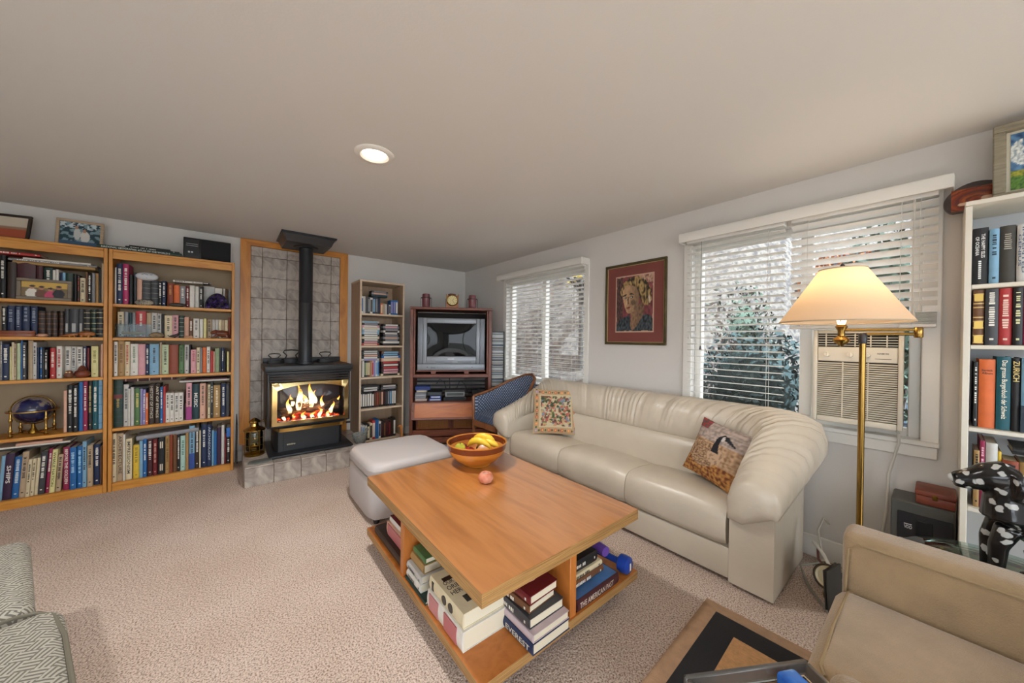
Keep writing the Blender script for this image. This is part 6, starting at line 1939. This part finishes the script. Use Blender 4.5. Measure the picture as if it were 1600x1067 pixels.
# ================================================================== window side
# portrait on the wall
P_FACE = [(.19, .72), (.195, .62), (.22, .52), (.26, .44), (.29, .37), (.34, .335), (.42, .335), (.52, .385), (.60, .47), (.645, .55), (.63, .68), (.55, .78), (.42, .83), (.28, .82)]
P_HAIR = [(.15, .62), (.13, .74), (.20, .86), (.36, .95), (.60, .965), (.80, .88), (.93, .72), (.95, .55), (.87, .45), (.76, .47), (.68, .55), (.60, .70), (.45, .80), (.28, .80), (.21, .70)]
P_NECK = [(.40, .36), (.56, .42), (.68, .52), (.76, .44), (.74, .28), (.62, .06), (.44, .02), (.40, .15), (.43, .28)]
P_JACK = [(0, 0), (0, .10), (.14, .24), (.38, .31), (.41, .24), (.40, .12), (.46, .03), (.58, .10), (.74, .30), (.88, .30), (1, .22), (1, 0)]
def portrait(u, v):
    n = nz(u * 1.6, v, 11, 3)
    n2 = nz(u, v * .7, 26, 8)
    w = .012 * nz(u, v, 15, 21)
    U, V = u + w, v + .012 * nz(u, v, 15, 33)
    def sh(a, b, t): return mixc(lin(a), lin(b), min(1, max(0, t)))
    c = sh('57292c', '8c4a4e', .5 + .9 * n)
    if u < .2: c = sh('2e2426', '6a4a44', .45 + n2)
    if v > .84 and u > .62: c = sh('6a4038', 'd2ab94', .5 + n2)
    if inpoly(U, V, P_NECK): c = sh('40352c', 'a47f60', .75 - (u - .40) * 1.3 + .5 * n2)
    if inpoly(U, V, P_HAIR):
        c = sh('2a1f18', 'b89a62', .42 + 1.1 * math.sin(22 * (u * .8 + v * .5) + 5 * n) * .45 + .5 * n2)
    if inpoly(U, V, P_JACK): c = sh('12151a', '55626a', .35 + .9 * n2)
    if inpoly(U, V, P_FACE):
        c = sh('3f352a', 'caa27c', .98 - (u - .20) * 1.75 + .28 * n + .12 * n2)
        if inell(U, V, .255, .655, .055, .014, .15) or inell(U, V, .44, .668, .065, .013, -.1): c = lin('33271c')
        if inell(U, V, .262, .612, .04, .017) or inell(U, V, .43, .618, .05, .019): c = lin('2b2420')
        if inell(U, V, .258, .610, .017, .010) or inell(U, V, .425, .616, .018, .011): c = lin('c9d0c8')
        if inpoly(U, V, [(.325, .62), (.355, .62), (.37, .50), (.33, .485)]): c = lin('5d4533')
        if inpoly(U, V, [(.30, .60), (.325, .62), (.33, .49), (.275, .495)]): c = lin('cda886')
        if inell(U, V, .35, .432, .062, .012, .08): c = lin('5e2a26')
        if inell(U, V, .355, .413, .04, .010, .08): c = lin('9a5a4a')
        if inell(U, V, .48, .52, .06, .05): c = sh('4c4434', '8a6c50', .5 + n)
        if inell(U, V, .635, .54, .035, .05): c = lin('8a5c48')
    if inell(U, V, .885, .56, .018, .07, .2): c = lin('cfc4b4')
    if u < .03 + w or v < .025 + w or u > .97 + w or v > .975 + w: c = lin('c4a08a')
    return c
M_gilt = pbr('antique_gilt', '5d5236', .35, .5, var=.2, vscale=20)
M_redmat = pbr('red_picture_mat', '7b423a', .7, var=.06, vscale=6)
t = frame_pic('portrait_painting', 'framed painted portrait of a woman on red mount', 'painting', .595, .73, .022, M_gilt, (XW - .002, 1.708, 1.265), -PI / 2, 0, portrait, 90, 110, .088, None, .02, M_redmat)
for q in ((-.2755, .2755, .0225, .027), (-.2755, .2755, .703, .7075)):
    MB().box(q[0], q[1], -.012, -.007, q[2], q[3]).build('gilt_slip', pbr('pale_gilt', 'c0ab7c', .35, .4), t, smooth=False)
for x in (-.2755, .271):
    MB().box(x, x + .0045, -.012, -.007, .0272, .7028).build('gilt_slip', pbr('pale_gilt', 'c0ab7c', .35, .4), t, smooth=False)
# ------------------------------------------------------------------ air conditioner
M_ac = pbr('ac_beige', 'd6cebd', .45)
M_acd = pbr('ac_dark', '26241f', .7)
t = thing('air_conditioner', 'beige window air conditioner below the half raised blind', 'air conditioner', (2.665, .2925, .852))
MB().rbox(.03, .30, -.165, .165, .012, .50, .006, 1).build('chassis', M_ac, t)
for q in ((-.178, -.158, 0, .522), (.158, .178, 0, .522)):
    MB().rbox(0, .03, q[0], q[1], q[2], q[3], .006, 2).build('front_frame', M_ac, t)
MB().rbox(0, .03, -.1578, .1578, 0, .032, .006, 2).build('front_frame', M_ac, t)
MB().rbox(0, .03, -.1578, .1578, .504, .522, .005, 2).build('front_frame', M_ac, t)
MB().box(.022, .0295, -.1578, .1578, .032, .345).build('grille_backing', M_acd, t, smooth=False)
me = MB().rbox(-.004, .006, -.157, .157, -.003, .003, .001, 1).mesh('slat')
for k in range(26):
    link('slat', me, M_ac, t, (.008, 0, .040 + k * .0118), (0, math.radians(-15), 0))
for y in (-.05, .05):
    MB().box(.0, .012, y - .0025, y + .0025, .034, .344).build('grille_rib', M_ac, t, smooth=False)
MB().rbox(.002, .028, -.157, .157, .346, .428, .004, 1).build('control_panel', M_ac, t)
for y, r in ((.115, .014), (.02, .014), (-.045, .012)):
    k = MB().cyl((.002, y, .385), (-.016, y, .385), r, r * .86, 20).build('dial', pbr('ac_knob', 'e2dccd', .4), t)
    MB().box(-.019, -.0155, y - .002, y + .002, .375, .397).build('pointer', M_ac, k, smooth=False)
lettering('KENMORE', M_black, t, (.0012, -.105, .395), (0, -1, 0), (0, 0, 1), .042, .008, 'logo')
MB().box(.0012, .0035, -.135, -.075, .366, .368).build('trim_line', M_acd, t, smooth=False)
MB().box(.02, .0295, -.1578, .1578, .429, .5035).build('vent_backing', M_acd, t, smooth=False)
for k in range(5):
    MB().rbox(.004, .018, -.157, .157, .436 + k * .014, .440 + k * .014, .001, 1).build('vent_louver', M_ac, t)
for k in range(5):
    MB().box(.003, .019, -.12 + k * .06, -.116 + k * .06, .43, .503).build('vent_divider', M_ac, t, smooth=False)
tag(MB().tube([(2.72, .14, .852), (2.70, .13, .835), (2.745, .13, .78), (2.755, .165, .6), (2.75, .17, .4), (2.72, .19, .2), (2.70, .2, .1), (2.71, .25, .012), (2.72, .36, .006)], .006, 8).build('supply_cable', pbr('white_cord', 'd6d2c8', .5), None), 'white power cord hanging from the air conditioner', 'cord')
# ------------------------------------------------------------------ brass swing arm lamp
M_lampbrass = pbr('lamp_brass', '9a7a40', .26, 1.0)
t = thing('floor_lamp', 'brass swing arm floor lamp with wide cream pleatless shade', 'floor lamp', (2.40, .238, 0))
MB().lathe([(.125, 0), (.128, .008), (.12, .018), (.04, .03), (.018, .05)], 40).build('base', M_lampbrass, t)
MB().cyl((0, 0, .04), (0, 0, 1.335), .0125, n=20).build('pole', M_lampbrass, t)
MB().lathe([(.014, 1.30), (.016, 1.305), (.016, 1.345), (.011, 1.352)], 20).build('pole_cap', pbr('dark_cap', '2a2a30', .4), t)
J = Vector((.03, -.176, 1.352)); S_ = Vector((-.055, .07, 1.362))
MB().cyl((0, 0, 1.347), (J.x, J.y, 1.347), .007, n=12).build('swing_arm', M_lampbrass, t)
MB().cyl((J.x, J.y, 1.366), (S_.x, S_.y, 1.366), .007, n=12).build('swing_arm', M_lampbrass, t)
MB().lathe([(.012, -.022), (.015, -.018), (.015, .022), (.012, .026)], 18, tuple(J)).build('arm_joint', M_lampbrass, t)
MB().lathe([(.006, -.075), (.012, -.07), (.03, -.055), (.034, -.045), (.026, -.035), (.014, -.025), (.014, 0), (.024, .02), (.018, .03)], 24, tuple(S_)).build('socket', M_lampbrass, t)
def shade_mat():
    m = bpy.data.materials.new('lamp_shade_fabric')
    m.use_nodes = True
    nt = m.node_tree
    nt.nodes.remove(nt.nodes['Principled BSDF'])
    d = nt.nodes.new('ShaderNodeBsdfDiffuse'); d.inputs[0].default_value = (*lin('cfbfac'), 1)
    tr = nt.nodes.new('ShaderNodeBsdfTranslucent'); tr.inputs[0].default_value = (*lin('efd2ae'), 1)
    mx = nt.nodes.new('ShaderNodeMixShader'); mx.inputs[0].default_value = .42
    nt.links.new(d.outputs[0], mx.inputs[1]); nt.links.new(tr.outputs[0], mx.inputs[2])
    nt.links.new(mx.outputs[0], nt.nodes['Material Output'].inputs[0])
    return m
cx, cy = S_.x, S_.y
sh = MB()
n = 64
sh.loft([[(cx + r * math.cos(2 * PI * k / n), cy + r * math.sin(2 * PI * k / n), z) for k in range(n)] for r, z in ((.243, 1.402), (.243, 1.41), (.205, 1.47), (.16, 1.545), (.12, 1.61), (.088, 1.665))], cap0=False, cap1=False)
sh.build('lamp_shade', shade_mat(), t, angle=80)
for r, z in ((.2435, 1.405), (.0885, 1.664)):
    MB().tube([(cx + r * math.cos(2 * PI * k / 48), cy + r * math.sin(2 * PI * k / 48), z) for k in range(48)], .0035, 6, loop=True).build('shade_trim', pbr('shade_binding', 'b9a890', .8), t)
MB().tube([(cx, cy, 1.39), (cx + .05, cy, 1.44), (cx + .05, cy, 1.58), (cx, cy, 1.655), (cx - .05, cy, 1.58), (cx - .05, cy, 1.44), (cx, cy, 1.39)], .002, 6).build('harp', M_brass, t)
MB().lathe([(.004, 1.655), (.008, 1.67), (.009, 1.685), (.003, 1.695)], 12, (cx, cy, 0)).build('finial', pbr('dark_cap', '2a2a30', .4), t)
for k in range(3):
    a = 2 * PI * k / 3
    MB().cyl((cx, cy, 1.658), (cx + .088 * math.cos(a), cy + .088 * math.sin(a), 1.664), .0016, n=6).build('shade_spoke', M_brass, t)
MB().lathe([(.012, 1.39), (.02, 1.42), (.03, 1.47), (.026, 1.50), (.005, 1.52)], 18, (cx, cy, 0)).build('bulb', pbr('bulb_glow', 'fff0d0', .4, emit='ffd9a0', estr=3), t)
pl = bpy.data.lights.new('bulb_light', 'POINT'); pl.energy = 1.15; pl.color = (1, .78, .54); pl.shadow_soft_size = .04
po = bpy.data.objects.new('bulb_light', pl); COL.objects.link(po); po.parent = t; po.location = (cx, cy, 1.54)
# ------------------------------------------------------------------ white bookcase
M_wcase = pbr('white_melamine', 'd8d2c4', .45, var=.03, vscale=3)
t = thing('bookcase', 'white bookcase against the window wall beside the lamp', 'bookcase', (2.48, 0, 0))
Y0, Y1 = -.86, -.062
for y in (Y1 - .02, Y0):
    MB().rbox(0, .293, y, y + .02, 0, 1.90, .002, 1).build('side_panel', M_wcase, t)
MB().rbox(-.002, .293, Y0, Y1, 1.9005, 1.921, .002, 1).build('top_panel', M_wcase, t)
for z in (1.56, 1.30, .945, .60, .30, .08):
    MB().rbox(.004, .28, Y0 + .0205, Y1 - .0205, z - .018, z, .002, 1).build('shelf', M_wcase, t)
MB().box(.282, .289, Y0 + .0205, Y1 - .0205, .05, 1.90).build('back_panel', pbr('case_back_white', 'b9bcc0', .6), t, smooth=False)
MB().rbox(.012, .028, Y0 + .0205, Y1 - .0205, 0, .061, .002, 1).build('plinth', M_wcase, t)
fl = book(.03, .26, .19, 'bk', '-', 'black book lying flat over the yellow and brown spines', 'books lying in the white bookcase', (2.50, -.42, .60 + .232), (0, 0, 0), 4)
fl.rotation_euler = (Matrix.Rotation(-PI / 2, 3, 'Z') @ Matrix.Rotation(-PI / 2, 3, 'Y')).to_euler()
fl.location = (2.515, -.455, .60 + .265)
# agate slice and tree painting on the bookcase
t = thing('agate_slice', 'banded rust agate slice leaning on the white bookcase top', 'agate', (2.67, -.128, 1.9215), -PI / 2)
T_ = Matrix.Rotation(math.radians(-10), 4, 'X')
ag = [(.092 * math.cos(a) * (1.0 + .05 * math.sin(2 * a + 1)) - .03, .055 + .085 * math.sin(a)) for a in [2 * PI * k / 40 for k in range(40)]]
zmin = min(p[1] for p in ag)
ag = [(x, max(z, 0.0)) for x, z in ag]
MB().prism(ag, -.008, .008, 'y', T_).build('agate_rind', pbr('agate_rind', '3a2c28', .5), t)
def agp(u, v):
    r = math.hypot(u - .5, (v - .42) * 1.1) + .03 * nz(u, v, 6)
    if inell(u, v, .72, .38, .13, .16, .6) or inell(u, v, .25, .28, .12, .07): return 'd8b090'
    return ['7a3018', '963f20', '6a2a1a', 'a85428', '82361c', '5c2418'][int(r * 14) % 6]
o = paint_grid('agate_face', .145, .105, 40, 30, agp, attr_mat('polished_print', .15), t, T_ @ Matrix.Translation((-.03, -.0088, .060)))
for p in o.data.vertices: pass
def tree_paint(u, v):
    n = nz(u, v, 12, 2); n2 = nz(u, v, 28, 6)
    c = mixc(lin('1d3f6a'), lin('6c9cc4'), min(1, max(0, .5 + n)))
    if v < .33: c = mixc(lin('4a6a24'), lin('b8b03c'), min(1, max(0, .5 + n2)))
    if v < .22: c = mixc(lin('2f5426'), lin('6f9a3a'), min(1, max(0, .5 + n2)))
    if inell(u, v, .42, .66, .46, .30) and nz(u, v, 9, 11) > -.28: c = mixc(lin('8a9aa2'), lin('eef0ea'), min(1, max(0, .55 + 1.3 * n2)))
    if inpoly(u, v, [(.25, .1), (.36, .1), (.37, .3), (.5, .42), (.46, .44), (.33, .36), (.22, .44), (.18, .42), (.27, .32)]): c = lin('3c3f52')
    return c
M_driftframe = pbr('drift_frame', '8d8470', .6, var=.25, vscale=14, stretch=(1, 1, 6))
t = frame_pic('tree_painting', 'framed painting of a white blossoming tree atop white bookcase', 'painting', .30, .345, .034, M_driftframe, (2.615, -.288, 1.9215), -PI / 2, 7, tree_paint, 60, 46, .012, None, .03, pbr('linen_slip', 'c9c2ae', .7))
# ------------------------------------------------------------------ subwoofer, box, clutter on the floor
t = thing('subwoofer', 'grey cabinet speaker with black front on the floor', 'loudspeaker', (2.56, .04, 0))
M_gcab = pbr('grey_cabinet', '4c4c48', .5)
MB().rbox(0, .19, -.095, .105, 0, .535, .006, 1).build('cabinet', M_gcab, t)
MB().rbox(-.004, .002, -.09, .082, .10, .485, .004, 1).build('speaker_front', pbr('speaker_black', '14151a', .5, bump=.15, bscale=600), t)
MB().box(-.0062, -.0042, .035, .06, .428, .431).build('logo_bar', pbr('logo_white', 'd8dadc', .4), t, smooth=False)
lettering('VDD', pbr('logo_white', 'd8dadc', .4), t, (-.0055, .047, .416), (0, -1, 0), (0, 0, 1), .026, .016, 'logo')
MB().rbox(-.009, -.0045, -.03, .02, .37, .46, .002, 1).build('window_panel', pbr('speaker_window', '1f2226', .2), t)
MB().rbox(-.007, -.0045, -.088, .075, .352, .357, .001, 1).build('trim_line', pbr('silver_trim', '9a9da0', .3, .8), t)
t = thing('leather_box', 'reddish leather covered box lying on the floor speaker', 'box', (2.575, -.01, .5357))
M_rl = pbr('red_leather', '7a3a26', .5, var=.2, vscale=16, bump=.1, bscale=120)
MB().rbox(0, .16, -.045, .075, 0, .042, .005, 2).build('box_body', M_rl, t)
MB().rbox(-.003, .163, -.048, .078, .0425, .066, .006, 2).build('box_lid', M_rl, t)
MB().rbox(-.006, -.002, .008, .022, .03, .055, .002, 1).build('clasp', M_dullbrass, t)
t = thing('dish', 'cream round dish with dark rim leaning behind the armchair', 'dish', (2.47, .355, -.028))
Mx = Matrix.Translation((0, 0, .088)) @ Matrix.Rotation(math.radians(-68), 4, 'Y')
MB().lathe([(.001, 0), (.048, 0), (.058, .012), (.055, .016), (.045, .006), (.001, .005)], 32, M=Mx).build('dish_face', pbr('cream_dish', 'c4b48e', .4), t)
MB().tube([Mx @ Vector((.059 * math.cos(a), .059 * math.sin(a), .014)) for a in [2 * PI * k / 36 for k in range(36)]], .006, 6, loop=True).build('rim', pbr('dark_rim', '4a3c28', .5), t)
for i, (x, y, rz) in enumerate(((2.28, .30, .15), (2.31, .312, .1), (2.34, .322, .2))):
    tag(MB().rbox(-.004, .004, -.07, .07, 0, .21 - i * .015, .002, 1).build('folder', pbr('dark_folder', '3a3632', .7), None, loc=(x, y, 0.001), rot=(0, math.radians(4), rz + 1.2)), ['dark folder standing nearest the tan armchair', 'dark folder standing in the middle behind the armchair', 'dark folder standing nearest the brass pole'][i], 'folder', 'folders behind the armchair')
t = thing('power_strip', 'cream power strip lying by the wall behind sofa', 'power strip', (2.62, .33, 0.001), .9)
MB().rbox(-.13, .13, -.025, .025, 0, .03, .005, 1).build('strip_body', pbr('cream_plastic', 'cfc6b2', .5), t)
for k in range(5):
    MB().rbox(-.10 + k * .045, -.075 + k * .045, -.012, .012, .0302, .032, .001, 1).build('socket', pbr('socket_dark', '6a6458', .6), t)
for i, (p, m, lab) in enumerate((
    ([(2.755, .40, .23), (2.72, .42, .27), (2.70, .44, .20), (2.69, .42, .08), (2.66, .38, .035)], 'b5b0a4', 'grey plug cord looping down from the wall by sofa'),
    ([(2.62, .42, .045), (2.50, .48, .05), (2.42, .44, .02), (2.36, .40, .008), (2.20, .30, .008), (2.1, .24, .008)], '8f8a7e', 'grey cord curving over the carpet behind the armchair'),
    ([(2.70, .46, .12), (2.62, .40, .10), (2.55, .36, .07), (2.5, .30, .05)], 'd8d4ca', 'thick white cord on the clutter beside the sofa'),
    ([(2.70, .44, .09), (2.60, .42, .075), (2.52, .34, .04)], '6a3a34', 'thin reddish cord among the clutter beside sofa'))):
    tag(MB().tube(p, .006 if i != 2 else .009, 8).build('cord', pbr('cord_' + m, m, .6), None), lab, 'cord')
# ------------------------------------------------------------------ round glass table and spotted dog
t = thing('glass_side_table', 'round glass topped side table beside the tan armchair', 'side table', (2.092, -.14, 0))
MB().lathe([(.001, .488), (.235, .488), (.24, .492), (.24, .498), (.235, .5), (.001, .5)], 48).build('glass_top', glass_mat('table_glass', 'cfe4dc', 1.2), t)
for k in range(3):
    a = 2 * PI * k / 3 + .5
    MB().tube([(.15 * math.cos(a), .15 * math.sin(a), 0), (.12 * math.cos(a), .12 * math.sin(a), .25), (.15 * math.cos(a), .15 * math.sin(a), .487)], .012, 10).build('leg', M_chairwood, t)
MB().lathe([(.001, .20), (.15, .20), (.15, .215), (.001, .215)], 32).build('lower_shelf', M_chairwood, t)
def spots():
    m = bpy.data.materials.new('spotted_lacquer')
    m.use_nodes = True
    nt = m.node_tree
    b = nt.nodes['Principled BSDF']
    b.inputs['Roughness'].default_value = .18
    tc = nt.nodes.new('ShaderNodeTexCoord')
    nn = nt.nodes.new('ShaderNodeTexNoise'); nn.inputs['Scale'].default_value = 40
    nt.links.new(tc.outputs['Object'], nn.inputs['Vector'])
    mxv = nt.nodes.new('ShaderNodeMixRGB'); mxv.inputs[0].default_value = .025
    nt.links.new(tc.outputs['Object'], mxv.inputs[1]); nt.links.new(nn.outputs[1], mxv.inputs[2])
    v = nt.nodes.new('ShaderNodeTexVoronoi'); v.inputs['Scale'].default_value = 33
    nt.links.new(mxv.outputs[0], v.inputs['Vector'])
    r = nt.nodes.new('ShaderNodeValToRGB')
    r.color_ramp.elements[0].position, r.color_ramp.elements[0].color = .27, (*lin('b9b9b6'), 1)
    r.color_ramp.elements[1].position, r.color_ramp.elements[1].color = .32, (*lin('141416'), 1)
    nt.links.new(v.outputs['Distance'], r.inputs[0])
    nt.links.new(r.outputs[0], b.inputs['Base Color'])
    return m
M_dog = spots()
t = thing('dog_statue', 'glossy black dog statue with white spots on glass table', 'statue', (2.03, -.178, .5005), math.radians(-80))
t.scale = (1.17, 1.17, 1.17)
# seated dog looking along local -x
mb = MB()
for s in (-1, 1):
    mb.tube([(-.03, s * .03, .17), (-.048, s * .034, .115), (-.05, s * .034, .05), (-.052, s * .034, .012), (-.075, s * .034, .011)], [.027, .020, .0155, .0145, .011], 10)   # front legs
    mb.tube([(.10, s * .03, .09), (.055, s * .058, .075), (.095, s * .06, .03), (.05, s * .062, .015), (.015, s * .06, .012)], [.05, .04, .028, .018, .013], 10)   # haunches
mb.tube([(.135, 0, .05), (.115, 0, .09), (.085, 0, .135), (.04, 0, .175), (.0, 0, .195), (-.022, 0, .215)], [.045, .06, .06, .056, .054, .042], 14)   # trunk
mb.tube([(-.015, 0, .19), (-.018, 0, .225), (-.022, 0, .262), (-.034, 0, .295)], [.060, .054, .048, .042], 12)   # neck
mb.tube([(-.008, 0, .298), (-.035, 0, .304), (-.062, 0, .297), (-.088, 0, .284), (-.115, 0, .276), (-.126, 0, .274)], [.030, .046, .041, .031, .025, .019], 12)   # head and muzzle
for s in (-1, 1):
    mb.tube([(-.03, s * .030, .330), (-.018, s * .044, .318), (-.012, s * .050, .288), (-.02, s * .048, .256)], [.007, .012, .015, .008], 8)   # ears
mb.tube([(.16, 0, .03), (.20, .03, .014), (.21, .07, .012)], [.016, .011, .006], 8)   # tail
body = mb.build('body', M_dog, t, angle=80)
rm = body.modifiers.new('merge', 'REMESH'); rm.mode = 'VOXEL'; rm.voxel_size = .004; rm.use_smooth_shade = True
sm_ = body.modifiers.new('soften', 'SMOOTH'); sm_.iterations = 8; sm_.factor = .5
MB().ball((-.124, 0, .280), .012, n=10, m=6).build('nose', pbr('nose_white', 'c8c8c4', .4), t)
for s in (-1, 1):
    MB().ball((-.066, s * .030, .312), .006, n=10, m=6).build('eye', pbr('eye_dark', '0a0a0a', .1), t)
# ------------------------------------------------------------------ tan armchair
M_tan = pbr('tan_chenille', '9c8261', .9, var=.14, vscale=9, bump=.4, bscale=240, sheen=.5)
M_tan2 = pbr('tan_piping', '97805f', .9)
t = thing('tan_armchair', 'tan upholstered armchair beside the striped border rug', 'armchair', (0, 0, .0108))
def softbox(n, x0, x1, y0, y1, z0, z1, r, m=M_tan): return MB().rbox(x0, x1, y0, y1, z0, z1, r, 4).build(n, m, t)
softbox('armrest', 1.715, 1.845, -.62, .215, .06, .615, .03)
softbox('armrest', 1.085, 1.21, -.62, .165, .06, .475, .04)
softbox('seat_cushion', 1.215, 1.71, -.50, .225, .27, .425, .045)
softbox('seat_base', 1.215, 1.71, -.60, .195, .07, .268, .02)
softbox('backrest', 1.09, 1.84, -.85, -.63, .06, .80, .07)
MB().tube([(1.222, .180, .412), (1.24, .192, .421), (1.45, .196, .4265), (1.68, .192, .421), (1.702, .18, .412)], .004, 6).build('piping', M_tan2, t)
MB().tube([(1.7135, -.6, .585), (1.7135, .17, .585), (1.7135, .196, .56), (1.7135, .203, .4)], .0035, 6).build('piping', M_tan2, t)
for x in (1.14, 1.79):
    for y in (-.78, .14):
        MB().lathe([(.018, 0), (.026, .06)], 12, (x, y, 0)).build('foot', M_chairwood, t)
# ------------------------------------------------------------------ rug
M_rb = pbr('rug_tan_border', '9c7c60', .95, bump=.3, bscale=180, var=.12, vscale=30)
M_rk = pbr('rug_black_band', '1b1a1c', .95, bump=.3, bscale=180)
M_rf = pbr('rug_tan_field', 'b08458', .95, bump=.5, bscale=120, var=.14, vscale=60)
t = thing('area_rug', 'tan rug with a wide black band under the armchair', 'rug', (1.875, .725, 0.0005), math.radians(2.5))
def frame_slab(n, a, b, z, m):
    x0, x1, y0, y1 = -1.9, 0, -2.4, 0
    mb = MB()
    o = [(x0 + a, y0 + a), (x1 - a, y0 + a), (x1 - a, y1 - a), (x0 + a, y1 - a)]
    i = [(x0 + b, y0 + b), (x1 - b, y0 + b), (x1 - b, y1 - b), (x0 + b, y1 - b)]
    mb.loft([[(x, y, 0) for x, y in o], [(x, y, z) for x, y in o], [(x, y, z) for x, y in i], [(x, y, 0) for x, y in i]], loop=True)
    return mb.build(n, m, t, smooth=False)
frame_slab('outer_border', 0, .062, .008, M_rb)
frame_slab('black_band', .0622, .165, .009, M_rk)
MB().box(-1.735, -.1652, -2.235, -.1652, 0, .010).build('field', M_rf, t, smooth=False)
# ------------------------------------------------------------------ little table with clear tray at the very front
M_acry = glass_mat('tray_acrylic', 'e6ecee', 1.6)
t = thing('tray_table', 'small dark table standing before the tan armchair', 'side table', (.84, .375, .0108), math.radians(-31))
MB().rbox(0.0, .33, -.30, -.005, .44, .46, .004, 1).build('table_top', pbr('espresso', '4a3a30', .3), t)
for x in (.02, .31):
    for y in (-.28, -.025):
        MB().rbox(x - .012, x + .012, y - .012, y + .012, .0, .4395, .002, 1).build('leg', pbr('espresso', '4a3a30', .3), t)
t = thing('clear_tray', 'clear acrylic tray with thick rim on the small table', 'tray', (.84, .375, .4712), math.radians(-31))
MB().rbox(.0, .33, -.30, .0, 0, .006, .002, 1).build('tray_floor', M_acry, t)
for q in ((0, .33, -.012, 0), (0, .33, -.30, -.288), (0, .012, -.2875, -.0125), (.318, .33, -.2875, -.0125)):
    MB().rbox(q[0], q[1], q[2], q[3], .0062, .04, .003, 1).build('tray_wall', pbr('tray_edge', '8f8a84', .12, trans=.8), t)
tag(MB().rbox(-.026, .026, -.045, .045, 0, .034, .008, 2).build('tissue_packet', ramp_mat('blue_packet', [(.35, '1a4a9c'), (.55, '2f72c8'), (.7, 'a9cde8')], nscale=14, rough=.25), None, loc=(1.025, .188, .4778), rot=(0, 0, -.5)), 'shiny blue packet lying in the clear tray', 'packet')
# ------------------------------------------------------------------ patterned sofa at the carpet's edge
def weave():
    m = bpy.data.materials.new('fret_weave_fabric')
    m.use_nodes = True
    nt = m.node_tree
    b = nt.nodes['Principled BSDF']; b.inputs['Roughness'].default_value = .9
    tc = nt.nodes.new('ShaderNodeTexCoord')
    ck = nt.nodes.new('ShaderNodeTexChecker'); ck.inputs['Scale'].default_value = 26
    ck.inputs[1].default_value = (1, 1, 1, 1); ck.inputs[2].default_value = (0, 0, 0, 1)
    mp = nt.nodes.new('ShaderNodeMapping'); mp.inputs['Rotation'].default_value = (.0, .0, math.radians(38))
    nt.links.new(tc.outputs['Object'], mp.inputs[0])
    nt.links.new(mp.outputs[0], ck.inputs['Vector'])
    def wave(d):
        w = nt.nodes.new('ShaderNodeTexWave'); w.bands_direction = d
        w.inputs['Scale'].default_value = 26; w.inputs['Distortion'].default_value = .3
        nt.links.new(mp.outputs[0], w.inputs['Vector'])
        return w
    w1, w2 = wave('X'), wave('Y')
    mx = nt.nodes.new('ShaderNodeMixRGB')
    nt.links.new(ck.outputs[0], mx.inputs[0]); nt.links.new(w1.outputs[0], mx.inputs[1]); nt.links.new(w2.outputs[0], mx.inputs[2])
    r = nt.nodes.new('ShaderNodeValToRGB')
    r.color_ramp.elements[0].position, r.color_ramp.elements[0].color = .36, (*lin('66635b'), 1)
    r.color_ramp.elements[1].position, r.color_ramp.elements[1].color = .52, (*lin('a9a599'), 1)
    nt.links.new(mx.outputs[0], r.inputs[0]); nt.links.new(r.outputs[0], b.inputs['Base Color'])
    return m
M_weave = weave()
M_pipe = pbr('fret_piping', '6a6558', .9)
t = thing('patterned_sofa', 'grey fret patterned sofa end at the edge of carpet', 'sofa', (-.476, 1.81, 0), math.radians(16))
MB().rbox(-.85, -.02, -.95, .68, .05, .255, .03, 3).build('sofa_base', M_weave, t)
MB().rbox(-.80, 0, .004, .68, .257, .43, .045, 4).build('seat_cushion', M_weave, t)
MB().rbox(-.80, .055, -.72, -.004, .257, .42, .05, 4).build('seat_cushion', M_weave, t)
MB().tube([(-.5, -.008, .418), (-.04, -.008, .42), (.0, -.02, .415), (.03, -.06, .408), (.045, -.2, .405), (.045, -.5, .405), (.045, -.7, .40)], .006, 8).build('piping', M_pipe, t)
MB().rbox(-.85, .03, -.95, -.73, .05, .60, .06, 4).build('armrest', M_weave, t)
for x in (-.8, -.08):
    for y in (-.9, .62):
        MB().cyl((x, y, 0), (x, y, .05), .025, n=12).build('foot', M_black, t)
